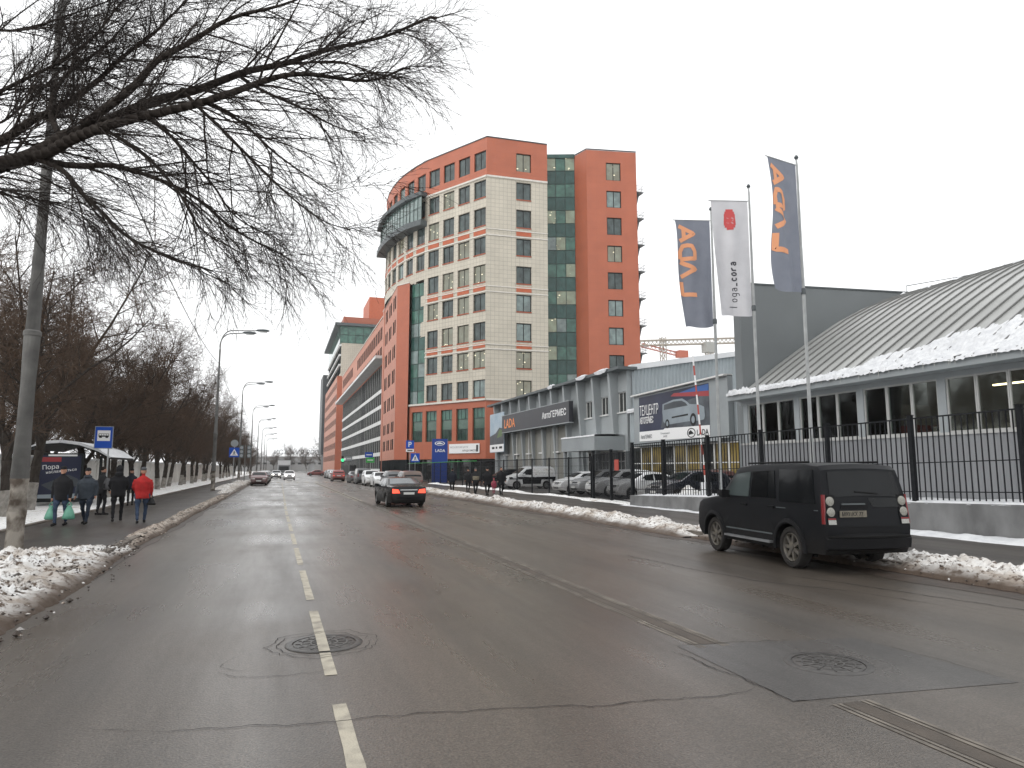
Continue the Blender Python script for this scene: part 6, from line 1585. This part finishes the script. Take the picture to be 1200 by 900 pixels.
for cx in (SUV['rx'], SUV['rx']+SUV['wb']):                      # flared arches
    for sd in (1, -1):
        q = MB(); n = 16; ra = .43
        for k in range(n+1):
            t = -.12+(math.pi+.24)*k/n
            for rr, o_ in ((ra, -.02), (ra, .028), (ra+.03, .038), (ra+.085, .022), (ra+.095, -.01)):
                xx, zz = cx+rr*math.cos(t), SUV['wr']+rr*math.sin(t); q.v.append((xx-su.L/2, sd*(su.hw(min(max(xx, .2), 4.6), max(zz, .5))+o_), zz))
        for k in range(n):
            for j in range(4): q.f.append([5*k+j, 5*k+j+1, 5*k+j+6, 5*k+j+5]); q.m.append(0); q.uv.append(None)
        q.build('arch_flare', 'plastic_black', su.root, True)
for sd in (1, -1):
    q = MB(); q.box(1.62-su.L/2, 3.38-su.L/2, sd*.93, sd*1.05, .40, .44); q.build('side_step', 'steel', su.root)
    su.side('sill_strip', [(1.62,.56),(3.40,.56),(3.40,.585),(1.62,.585)], sd, 'slab_grey', .012)
    su.side('waist_line', [(.2,1.075),(1.45,1.075),(1.45,1.09),(.2,1.09)], sd, 'slab_grey', .006)
    q = MB(); q.tube([(.6-su.L/2, sd*.78, 1.93), (2.7-su.L/2, sd*.77, 1.92)], .02, 6); q.build('roof_rail', 'plastic_black', su.root, True)
    q = MB(); q.box(.95-su.L/2, 1.15-su.L/2, sd*.42, sd*.5, .2, .42); q.build('exhaust', 'underbody', su.root)

SEDAN_L = dict(L=5.05, W=1.87, H=1.46, belt=.98, th=.22, gc=.20, wr=.335, rx=1.08, wb=3.0, pt=.13, bev=.05, spokes=10,
    top=[(.12,.24),(.03,.36),(.0,.62),(.05,.90),(.12,1.02),(.62,1.07),(.82,1.08),(1.72,1.42),(2.3,1.46),(2.9,1.44),(3.2,1.38),(4.02,1.0),(4.6,.92),(4.9,.80),(5.02,.62),(5.05,.42),(4.96,.24)],
    side=[('side_window', [(3.62,1.04),(3.16,1.30),(2.62,1.37),(2.62,1.02)], None), ('side_window', [(2.55,1.02),(2.55,1.375),(1.9,1.36),(1.52,1.20),(1.36,1.04)], None)],
    ws=((3.90,1.06),(3.24,1.36)), rw=((.95,1.13),(1.66,1.395)), seams=(3.55,2.58,1.5), handles=(2.8,1.78), mirror=(3.42,1.05))
SEDAN = dict(SEDAN_L, L=4.4, W=1.76, H=1.49, belt=.97, wr=.315, rx=.92, wb=2.64, spokes=7,
    top=[(.12,.24),(.03,.36),(.0,.62),(.04,.92),(.10,1.04),(.42,1.09),(.56,1.10),(1.35,1.44),(1.9,1.49),(2.4,1.475),(2.65,1.42),(3.42,1.04),(3.95,.94),(4.22,.82),(4.36,.64),(4.40,.42),(4.32,.24)],
    side=[('side_window', [(3.05,1.05),(2.62,1.34),(2.15,1.40),(2.15,1.02)], None), ('side_window', [(2.08,1.02),(2.08,1.405),(1.5,1.39),(1.1,1.22),(.98,1.06)], None)],
    ws=((3.32,1.09),(2.70,1.395)), rw=((.66,1.145),(1.28,1.41)), seams=(3.0,2.11,1.15), handles=(2.32,1.36), mirror=(2.92,1.06))
CROSS = dict(SEDAN, L=4.3, W=1.80, H=1.64, belt=1.05, wr=.335, rx=.80, wb=2.62, gc=.24, th=.18, pt=.11,
    top=[(.14,.28),(.04,.40),(.0,.66),(.05,1.0),(.12,1.12),(.42,1.50),(.62,1.58),(1.5,1.64),(2.1,1.63),(2.45,1.57),(3.22,1.12),(3.8,1.02),(4.1,.92),(4.26,.72),(4.30,.45),(4.2,.28)],
    side=[('side_window', [(2.86,1.13),(2.42,1.47),(1.98,1.53),(1.98,1.10)], None), ('side_window', [(1.91,1.10),(1.91,1.54),(1.3,1.53),(1.12,1.12)], None), ('side_window', [(1.04,1.13),(1.2,1.52),(.78,1.48),(.62,1.22)], None)],
    ws=((3.12,1.17),(2.5,1.54)), rw=((.16,1.16),(.42,1.47)), seams=(2.85,1.945,1.08), handles=(2.12,1.24), mirror=(2.74,1.14))
WAGON = dict(CROSS, L=4.55, W=1.78, H=1.56, belt=1.0, wr=.325, rx=.90, wb=2.68, gc=.22,
    top=[(.14,.26),(.04,.38),(.0,.66),(.04,.96),(.10,1.06),(.38,1.42),(.62,1.50),(1.6,1.56),(2.2,1.55),(2.6,1.48),(3.4,1.06),(4.0,.96),(4.32,.84),(4.5,.66),(4.55,.42),(4.45,.26)],
    side=[('side_window', [(3.02,1.06),(2.58,1.39),(2.1,1.45),(2.1,1.04)], None), ('side_window', [(2.03,1.04),(2.03,1.46),(1.36,1.45),(1.2,1.06)], None), ('side_window', [(1.1,1.07),(1.26,1.44),(.72,1.40),(.55,1.16)], None)],
    ws=((3.3,1.11),(2.66,1.455)), rw=((.14,1.10),(.38,1.39)), seams=(3.0,2.065,1.15), handles=(2.25,1.34), mirror=(2.88,1.07))
VAN = dict(CROSS, L=4.4, W=1.80, H=1.84, belt=1.12, wr=.32, rx=.85, wb=2.68, gc=.22, th=.14, pt=.07,
    top=[(.12,.28),(.03,.40),(.0,.66),(.02,1.1),(.10,1.70),(.25,1.80),(1.2,1.84),(2.4,1.83),(2.7,1.76),(3.42,1.20),(3.9,1.06),(4.22,.92),(4.36,.72),(4.40,.45),(4.3,.28)],
    side=[('side_window', [(3.1,1.19),(2.66,1.62),(2.2,1.68),(2.2,1.17)], None), ('side_panel', [(2.1,1.17),(2.1,1.70),(1.2,1.71),(1.2,1.17)], 'snow_old'), ('side_panel', [(1.1,1.17),(1.1,1.71),(.3,1.68),(.22,1.17)], 'snow_old')],
    ws=((3.34,1.25),(2.76,1.72)), rw=((.04,1.2),(.085,1.62)), seams=(3.0,2.15,1.15), handles=(2.35,1.9), mirror=(2.95,1.2))
HD = dict(a=[(.55,.66),(.93,.70),(.93,.84),(.55,.80)], b=[(.52,.80),(.92,.84),(.92,.98),(.52,.94)])
def add_std(c, kind, head='lens_clear', tail='tail_red', plate_txt='', rear_plate=True):
    b = c.sp['belt']
    c.end('headlight', [(.50,b-.30),(.94,b-.26),(.92,b-.13),(.52,b-.17)], head, False, .014)
    c.end('grille', [(-.45,b-.36),(.45,b-.36),(.45,b-.2),(-.45,b-.2)], 'plastic_black', False, .012, False)
    c.end('air_intake', [(-.55,.34),(.55,.34),(.55,.46),(-.55,.46)], 'plastic_black', False, .012, False)
    if kind in ('sedan',): c.end('tail_light', [(.52,b-.27),(.97,b-.27),(.95,b-.05),(.60,b-.09)], tail, True, .016)
    else: c.end('tail_light', [(.70,b-.24),(.97,b-.24),(.93,b+.18),(.76,b+.10)], tail, True, .016)
    c.plate(plate_txt, b-.28 if kind == 'sedan' else b-.22, True); c.plate('', .50, False)
    c.sweep('rear_bumper_trim', [(.02,.40),(-.03,.42),(-.03,.50),(.0,.52)], 'plastic_black', .94)
GP = 'cars parked along the right kerb'
me_ = Car('driving_sedan', 'black saloon driving away with its brake lights on', 'car', (5.85, 35.5, 0), R(91.5), dict(SEDAN_L, glass='car_glass_sky'), 'paint_black', scale=(1, 1, .95)); add_std(me_, 'sedan', tail='tail_lit', plate_txt='А065НХ')
me_.end('boot_strip', [(-.5,.86),(.5,.86),(.5,.885),(-.5,.885)], 'chrome', True, .02, False)
def pc(name, label, spec, kind, x, y, rz, paint_, group=None, **k):
    c = Car(name, label, 'car', (x, y, 0), rz, spec, paint_, group); add_std(c, kind, **k); return c
U = R(90); Dn = R(-90)
pc('parked_car', 'brown hatchback parked just beyond the driving black saloon', CROSS, 'x', 10.45, 58.5, U, 'paint_brown', GP)
pc('parked_car', 'dark grey hatchback parked second beyond the brown one', CROSS, 'x', 9.95, 64.0, U, 'paint_grey', GP)
pc('parked_car', 'white saloon parked third along the right kerb', SEDAN, 'sedan', 9.7, 70.5, Dn, 'paint_white', GP)
pc('parked_car', 'white crossover parked fourth along the right kerb', CROSS, 'x', 9.6, 77, Dn, 'paint_white', GP)
pc('parked_car', 'grey high-roofed van-like car parked fifth along the right kerb', VAN, 'x', 9.5, 85, U, 'paint_grey', GP)
pc('parked_car', 'dark grey saloon parked sixth, near the red car', SEDAN, 'sedan', 9.4, 92.5, U, 'paint_grey', GP)
pc('driving_hatchback', 'red hatchback with glowing tail lights far down the right lane', CROSS, 'x', 8.0, 103, U, 'paint_red', None, tail='tail_lit')
for y, p_, s_, kd, lb in ((126, 'paint_white', SEDAN, 'sedan', 'white saloon parked before the dark hoarding'), (133, 'paint_silver', CROSS, 'x', 'silver crossover parked before the dark hoarding'), (140, 'paint_grey', SEDAN, 'sedan', 'grey saloon parked farthest along the right kerb')): pc('parked_car', lb, s_, kd, 9.2, y, U, p_, GP)
GL = 'cars parked along the left kerb'
pc('parked_car', 'dark red saloon parked facing us at the left kerb', SEDAN, 'sedan', -2.15, 82.5, Dn, 'paint_maroon', GL, plate_txt='')
for y, p_, lb in ((89.5, 'paint_darkblue', 'dark saloon parked right behind the red one at the left kerb'), (96.5, 'paint_grey', 'grey saloon parked third at the left kerb'), (104, 'paint_darkblue', 'dark saloon parked fourth at the left kerb'), (112, 'paint_silver', 'silver saloon parked last at the left kerb')): pc('parked_car', lb, SEDAN, 'sedan', -2.1, y, Dn, p_, GL)
pc('oncoming_car', 'white saloon coming towards us with bright headlights', SEDAN, 'sedan', 1.5, 118, Dn, 'paint_white', None, head='head_lit')
pc('oncoming_car', 'second oncoming car with headlights on, behind and left of the white saloon', SEDAN, 'sedan', -.6, 138, Dn, 'paint_silver', None, head='head_lit')
pc('crossing_car', 'reddish car crossing at the far junction', SEDAN, 'sedan', 8.5, 175, R(180), 'paint_red')
# oncoming lorry
LR = thing('lorry', 'lorry with a white box body coming down the far street', 'lorry', (.8, 152, 0))
q = MB(); q.prism([(-1.15,-3.6,.5), (-1.15,-3.6,1.4), (-1.1,-3.45,2.5), (-1.1,-1.9,2.6), (-1.15,-1.9,.5)], (2.25,0,0)); cab = q.build('cab', 'paint_grey', LR)
q = MB(); q.prism([(-.95,-3.615,1.5), (.95,-3.615,1.5), (.92,-3.50,2.3), (-.92,-3.50,2.3)], (0,-.01,0)); q.build('windscreen', 'car_glass', cab)
for x in (-.85, .85):
    q = MB(); q.box(x-.18, x+.18, -3.63, -3.6, .75, .98); q.build('headlight', 'head_lit', cab)
q = MB(); q.box(-1.25, 1.25, -1.8, 3.8, .9, 3.6); q.build('box_body', 'white_plastic', LR)
q = MB(); q.box(-1.27, 1.27, -1.83, -1.80, 3.52, 3.62); q.build('box_trim', 'steel', LR)
tm, rm = wheel_mesh(.45, .28, 'rim', 6)
for x, rz_ in ((-1.0, math.pi/2), (1.0, -math.pi/2)):
    for y in (-2.7, 2.2): w = link('wheel', tm, LR, (x, y, .45), rz_); link('rim', rm, w)
# yard cars behind the fence
GY = 'cars parked in the showroom yard'
Wt = R(180)
def yc(label, spec, kind, x, y, rz, p_, z=.14, **k):
    c = Car('yard_car', label, 'car', (x, y, z), rz, spec, p_, GY); add_std(c, kind, **k); return c
yc('white saloon with its nose to the gate, nearest of the white yard cars', SEDAN, 'sedan', 20.3, 35.7, Wt, 'paint_white')
yc('white crossover standing second from the gate in the yard', CROSS, 'x', 20.2, 38.5, Wt, 'paint_white')
yc('silver crossover standing third from the gate in the yard', CROSS, 'x', 20.3, 41.3, Wt, 'paint_silver')
yc('white saloon farthest from the gate in the yard row', SEDAN, 'sedan', 20.3, 44.2, Wt, 'paint_white')
yc('dark estate car with red tail light behind the railings', WAGON, 'x', 20.75, 31.9, R(184), 'paint_darkblue', tail='tail_red_deep')
yc('black hatchback showing its rear, beside the middle flagpole', CROSS, 'x', 23.35, 34.2, U, 'paint_maroon', tail='tail_red')
van = yc('dark van with snow-covered sides and roof parked beyond the mesh fence', VAN, 'x', 20.2, 55.5, Wt, 'paint_white')
for sd in (1, -1): van.side('lower_cladding', [(.04,.42),(.30,.42),(.36,.80),(1.34,.80),(1.40,.42),(3.0,.42),(3.06,.80),(4.0,.80),(4.2,.78),(4.2,1.0),(.04,1.02)], sd, 'paint_black', .02)
van.sweep('roof_snow', [(.2,1.80),(.3,1.90),(1.2,1.93),(2.3,1.92),(2.7,1.82),(1.5,1.83)], 'snow', .86)
yc('black crossover parked left of the snowy van', CROSS, 'x', 19.9, 60.5, Wt, 'paint_black')
ys = [28.8+.14*i for i in range(40)]
bank('yard_snow', 'heap of cleared snow behind the railings at the flagpole foot', ys, lambda y: 18.0, lambda y: 20.8, lambda y: .95*math.exp(-((y-29.6)/1.5)**2), lambda y: .14, 'snow_old', 20, 71, 0, 0, .6)
# ================================================================ PEOPLE
import numpy as np
def person(label, loc, rz, h=1.75, coat='cloth_black', legs='jeans', hat=None, hood=False, step=.22, arm_l=None, arm_r=None, hem=.80, collar=None, stocky=1.0, vox=.016, hair='hair', sway=0.0, skirt=False, group='walkers on the left pavement', stripe=None):
    """one continuous body: overlapping solids fused by a voxel remesh, clothing as materials of the faces; x right, y forward"""
    s_ = h/1.75; prims = []; lofts = []; q = MB()
    def seg(pts, rad, m, n=10, flat=1.0):
        pts = [Vector(p)*s_ for p in pts]; rad = [r_*s_ for r_ in rad]; q.tube(pts, rad, n)
        for a in range(len(pts)-1): prims.append((pts[a], pts[a+1], rad[a], rad[a+1], m))
    def blob(c, r3, m, n=12):
        c = Vector(c)*s_; b = len(q.v)
        prof = []
        for k in range(9):
            t = -math.pi/2+math.pi*k/8; prof.append((max(.02, math.cos(t)), math.sin(t)))
        for cr_, z in prof:
            for j in range(n): a_ = 2*math.pi*j/n; q.v.append((c.x+cr_*math.cos(a_)*r3[0]*s_, c.y+cr_*math.sin(a_)*r3[1]*s_, c.z+z*r3[2]*s_))
        for k in range(8):
            for j in range(n): q.f.append([b+k*n+j, b+k*n+(j+1) % n, b+(k+1)*n+(j+1) % n, b+(k+1)*n+j]); q.m.append(0); q.uv.append(None)
        q.f += [[b+j for j in range(n)][::-1], [b+8*n+j for j in range(n)]]; q.m += [0,0]; q.uv += [None,None]
        prims.append((c, c, min(r3)*s_, min(r3)*s_, m, tuple(r_*s_ for r_ in r3)))
    def loft(rings, m, n=16):
        b = len(q.v)
        for (x, y, z, rx, ry) in rings:
            for j in range(n): a_ = 2*math.pi*j/n; q.v.append(((x+rx*math.cos(a_))*s_, (y+ry*math.sin(a_))*s_, z*s_))
        for k in range(len(rings)-1):
            for j in range(n): q.f.append([b+k*n+j, b+k*n+(j+1) % n, b+(k+1)*n+(j+1) % n, b+(k+1)*n+j]); q.m.append(0); q.uv.append(None)
        q.f += [[b+j for j in range(n)][::-1], [b+(len(rings)-1)*n+j for j in range(n)]]; q.m += [0,0]; q.uv += [None,None]
        for k in range(len(rings)-1):
            a, c = rings[k], rings[k+1]; prims.append((Vector(a[:3])*s_, Vector(c[:3])*s_, a[3]*s_*.85, c[3]*s_*.85, m)); lofts.append(prims[-1])
    st = stocky
    for sd, ph in ((1, step), (-1, -step)):
        hip = (sd*.095*st, 0, .88); kn = (sd*.10*st, ph*.55+.05, .48); an = (sd*.095, ph*1.0 if ph > 0 else ph*1.05-.02, .10 if ph >= 0 else .12)
        seg([hip, ((hip[0]+kn[0])/2, (hip[1]+kn[1])/2+.01, .68), kn, ((kn[0]+an[0])/2, (kn[1]+an[1])/2-.015, .29), an], [.098*st, .088*st, .066, .062, .052], legs)
        seg([(an[0], an[1]-.06, .052), (an[0], an[1]+.05, .048), (an[0]+sd*.01, an[1]+.15, .036), (an[0]+sd*.012, an[1]+.19, .034)], [.046, .048, .042, .028], 'shoe')
    blob((0,0,.87), (.17*st,.115*st,.10), legs)
    W = .2*st
    loft([(0,0,hem-.02,W*.96,.135*st), (0,0,hem+.06,W*.99,.14*st), (0,.005,1.0,W*.95,.13*st), (0,.005,1.16,W*1.02,.135*st), (0,0,1.30,W*1.10,.13*st), (0,-.005,1.40,W*.90,.10), (0,-.005,1.46,W*.55,.075), (0,0,1.50,.07,.06)], coat)
    if stripe: loft([(0,0,1.06,W*1.04,.15*st), (0,0,1.2,W*1.08,.152*st)], stripe)
    def arm(sd, spec):
        sh = (sd*(W-.03), -.005, 1.375); el, wr = spec
        el = (sd*(W-.005)+sd*el[0], el[1], el[2]); wr = (sd*(W-.005)+sd*wr[0], wr[1], wr[2])
        seg([sh, ((sh[0]+el[0])/2, (sh[1]+el[1])/2, (sh[2]+el[2])/2), el, ((el[0]+wr[0])/2, (el[1]+wr[1])/2, (el[2]+wr[2])/2), wr], [.062*st, .062*st, .056, .05, .044], coat)
        e, w = Vector(el), Vector(wr); d = (w-e).normalized(); side_ = Vector((0,1,0)).cross(d); side_ = side_.normalized() if side_.length > .1 else Vector((1,0,0)); up = d.cross(side_)
        p = w+d*.05; seg([w, p, w+d*.085], [.030, .036, .030], 'skin', 8)
        for k, (o_, ln) in enumerate(((-.027, .062), (-.009, .075), (.009, .07), (.026, .055))):
            b0 = w+d*.08+up*o_; b1 = b0+d*ln*.55-side_*sd*.012; seg([b0, b1, b1+d*ln*.35-side_*sd*.025], [.0115, .0105, .009], 'skin', 6)
        t0 = w+d*.035+up*.03; seg([t0, t0+d*.03+up*.022, t0+d*.06+up*.024-side_*sd*.012], [.013, .012, .009], 'skin', 6)
        return w*s_+d*s_*.12
    hl = arm(-1, arm_l or ((.05, -.03, 1.13), (.05, .06, .90))); hr = arm(1, arm_r or ((.05, .03, 1.13), (.04, .14, .90)))
    seg([(0,0,1.46), (0,.012,1.56)], [.062, .056], collar or 'skin')
    if collar: blob((0,.0,1.50), (.125,.115,.055), collar)
    hz = 1.645
    blob((0,.018,hz), (.075,.092,.118), 'skin'); blob((0,.10,hz-.012), (.014,.026,.022), 'skin'); blob((0,.075,hz-.078), (.042,.04,.035), 'skin')
    for sd in (-1, 1): blob((sd*.076,.01,hz-.005), (.014,.024,.034), 'skin')
    if hood:
        blob((0,-.012,hz+.015), (.105,.112,.142), coat); blob((0,-.05,1.50), (.13,.10,.09), coat)
    elif hat:
        blob((0,.012,hz+.075), (.086,.103,.075), hat); seg([(-.05,.10,hz+.055), (.05,.10,hz+.055)], [.022,.022], hat)
    else: blob((0,-.005,hz+.045), (.082,.098,.088), hair)
    o = q.build('person', coat); m = o.modifiers.new('r', 'REMESH'); m.mode = 'VOXEL'; m.voxel_size = vox
    sm_ = o.modifiers.new('s', 'SMOOTH'); sm_.iterations = 2; sm_.factor = .5
    me = bpy.data.meshes.new_from_object(o.evaluated_get(bpy.context.evaluated_depsgraph_get())); bpy.data.objects.remove(o)
    n = len(me.polygons); C = np.empty(n*3); me.polygons.foreach_get('center', C); C = C.reshape(n, 3); best = np.full(n, 1e9); idx = np.zeros(n, int); names = []
    for pr_ in prims:
        a, b_, r0, r1, mt = pr_[:5]
        if mt not in names: names.append(mt)
        A, B = np.array(a), np.array(b_)
        if len(pr_) > 5: d = (np.sqrt((((C-A)/np.array(pr_[5]))**2).sum(1))-1)*min(pr_[5])
        else:
            ab = B-A; t = np.clip(((C-A)@ab)/max(1e-9, ab@ab), 0, 1); d = np.linalg.norm(C-(A+t[:,None]*ab), axis=1)-(r0+(r1-r0)*t)
        if pr_ in lofts: d = np.where(C[:,2] < (hem-.02)*s_, 1e8, d-.01)
        k = d < best; best[k] = d[k]; idx[k] = names.index(mt)
    me.materials.clear()
    for mt in names: me.materials.append(M(mt))
    me.polygons.foreach_set('material_index', idx.astype('int32')); me.shade_smooth(); me.name = 'person'
    o = link('person', me, None, loc, rz); tag(o, label, 'person', group)
    mw = Matrix.Translation(Vector(loc)) @ Matrix.Rotation(rz, 4, 'Z')
    return o, mw @ hl, mw @ hr
def carrier_bag(name, label, top, m, w=.155, h=.42, d=.11):
    """hanging carrier bag with two handles; top = point in the hand"""
    b = MB(); z0 = top.z-h-.12; cx, cy = top.x, top.y
    for k, (z, fx, fy) in enumerate(((0, 1.0, .85), (.03, 1.12, 1.1), (h*.3, 1.05, 1.05), (h*.6, .78, .8), (h*.85, .46, .45), (h, .3, .25))):
        for j in range(12):
            a_ = 2*math.pi*j/12; rr = 1+.10*nz(j*1.7, k*2.1, top.x, 1)
            b.v.append((math.cos(a_)*w*fx*rr, math.sin(a_)*d*fy*rr, z))
    for k in range(5):
        for j in range(12): b.f.append([12*k+j, 12*k+(j+1) % 12, 12*k+12+(j+1) % 12, 12*k+12+j]); b.m.append(0); b.uv.append(None)
    b.f.append(list(range(12))[::-1]); b.m.append(0); b.uv.append(None)
    t = thing(name, label, 'bag', (cx, cy, z0)); b.build('sack', m, t, True, angle=60)
    for sg in (-1, 1):
        q = MB(); q.tube([(-.07, sg*.03, h-.02), (-.02, sg*.02, h+.09), (0, 0, h+.12), (.02, sg*.02, h+.09), (.07, sg*.03, h-.02)], .010, 5); q.build('handle', m, t, True)
PI = math.pi; toward = PI                                        # facing -Y (towards the camera)
dn = ((.04, .0, 1.14), (.03, .03, .84))
o, hl, hr = person('man in a black jacket and dark cap walking towards us with two green bags', (-6.3, 24.5, .12), toward-.15, 1.77, 'cloth_black', 'jeans', hat='cloth_black', arm_l=dn, arm_r=dn, step=.12, stocky=1.12, hem=.78)
carrier_bag('carrier_bag', 'green carrier bag hanging from the capped man on the side of the shelter', hr, 'bag_green'); carrier_bag('carrier_bag', 'green carrier bag between the capped man and the man in slate grey', hl, 'bag_green')
person('man in a slate-grey padded jacket with dark fur collar walking towards us', (-5.75, 25.0, .12), toward-.1, 1.72, 'cloth_slate', 'jeans_dark', hat='cloth_black', collar='fur', step=-.2, stocky=1.18, hem=.80)
o, hl, hr = person('person in dark clothes with a backpack standing behind the walkers by the shelter', (-6.3, 29.5, .12), toward+2.2, 1.78, 'cloth_dark', 'cloth_black', hair='hair', step=.06, stocky=1.1)
bp_ = thing('backpack', 'dark backpack on the person standing by the shelter', 'backpack', (-6.12, 29.33, 1.05), -.9)
q = MB()
for (z, fx, fy) in ((0, .13, .06), (.04, .16, .10), (.2, .165, .11), (.36, .15, .09), (.44, .10, .05)):
    for j in range(12): a_ = 2*PI*j/12; q.v.append((fx*math.copysign(abs(math.cos(a_))**.6, math.cos(a_)), fy*math.copysign(abs(math.sin(a_))**.6, math.sin(a_)), z))
for k in range(4):
    for j in range(12): q.f.append([12*k+j, 12*k+(j+1) % 12, 12*k+12+(j+1) % 12, 12*k+12+j]); q.m.append(0); q.uv.append(None)
q.f += [list(range(12))[::-1], [48+j for j in range(12)]]; q.m += [0,0]; q.uv += [None,None]; q.build('pack', 'cloth_grey', bp_, True, angle=60)
q = MB(); q.box(-.1, .1, -.13, -.08, .06, .24); q.build('pocket', 'cloth_dark', bp_)
person('man in a black hooded coat walking away beside the red jacket', (-5.05, 25.9, .12), .12, 1.80, 'cloth_black', 'cloth_black', hood=True, step=.2, stocky=1.1, arm_l=((.04,.03,1.13),(-.02,.18,1.0)), arm_r=((.04,.03,1.13),(-.02,.18,1.0)))
person('person in dark clothes farthest off, between the hooded man and the red jacket', (-6.6, 36.5, .12), .2, 1.70, 'cloth_navy', 'cloth_black', hat='cloth_black', step=.12)
o, hl, hr = person('man in a bright red jacket, grey cap and jeans walking away', (-4.15, 24.8, .12), .15, 1.74, 'cloth_red', 'jeans', hat='knit_grey', step=.2, stocky=1.17, hem=.80, arm_l=((.04,.06,1.14),(-.02,.2,1.02)), arm_r=((.04,-.02,1.13),(.03,.05,.90)))
carrier_bag('shoulder_bag', 'small black bag carried by the man in the red jacket', hr+Vector((0,0,.14)), 'bag_black', .14, .24, .09)
GR = 'walkers on the right pavement'
person('person in a dark coat walking alone, leftmost on the right pavement', (11.6, 47.6, .12), .0, 1.74, 'cloth_navy', 'cloth_black', hair='hair', stocky=1.2, step=.15, vox=.024, group=GR)
person('dark figure half hidden beside the beige vest on the right pavement', (13.1, 48.9, .12), PI, 1.72, 'cloth_dark', 'cloth_black', hat='cloth_black', stocky=1.2, step=.1, vox=.024, group=GR)
person('person with a beige banded vest among the walkers on the right pavement', (12.35, 44.2, .12), PI+.1, 1.74, 'cloth_dark', 'cloth_black', hat='cloth_grey', stripe='cloth_beige', step=.15, stocky=1.25, vox=.022, group=GR)
person('broad person in a black coat next to the beige vest', (12.75, 42.8, .12), PI, 1.76, 'cloth_black', 'cloth_black', hat='cloth_black', step=.15, stocky=1.3, hem=.7, vox=.022, group=GR)
person('small child in a pink snowsuit on the right pavement', (13.75, 44.6, .12), PI, 1.08, 'cloth_pink', 'cloth_pink', hat='cloth_pink', step=.08, stocky=1.15, vox=.02, group=GR)
person('tall person in black holding the child\'s side, rightmost walker', (13.95, 43.6, .12), PI, 1.80, 'cloth_black', 'cloth_black', hair='hair', step=.12, stocky=1.22, hem=.65, vox=.022, group=GR)

# ---------------------------------------------------------------- winter haze
q = MB(); q.box(-620, 620, -80, 1320, -1.0, 63.5)
hz_m = bpy.data.materials.new('haze'); hz_m.use_nodes = True; N = hz_m.node_tree.nodes; N.remove(N['Principled BSDF'])
pv = N.new('ShaderNodeVolumePrincipled'); pv.inputs['Color'].default_value = (.93, .94, .95, 1); pv.inputs['Density'].default_value = .00024
hz_m.node_tree.links.new(pv.outputs[0], N['Material Output'].inputs['Volume']); MATS['haze'] = hz_m
hz = q.build('haze', 'haze'); tag(hz, 'pale winter haze filling the air of the street', 'haze', kind='stuff')
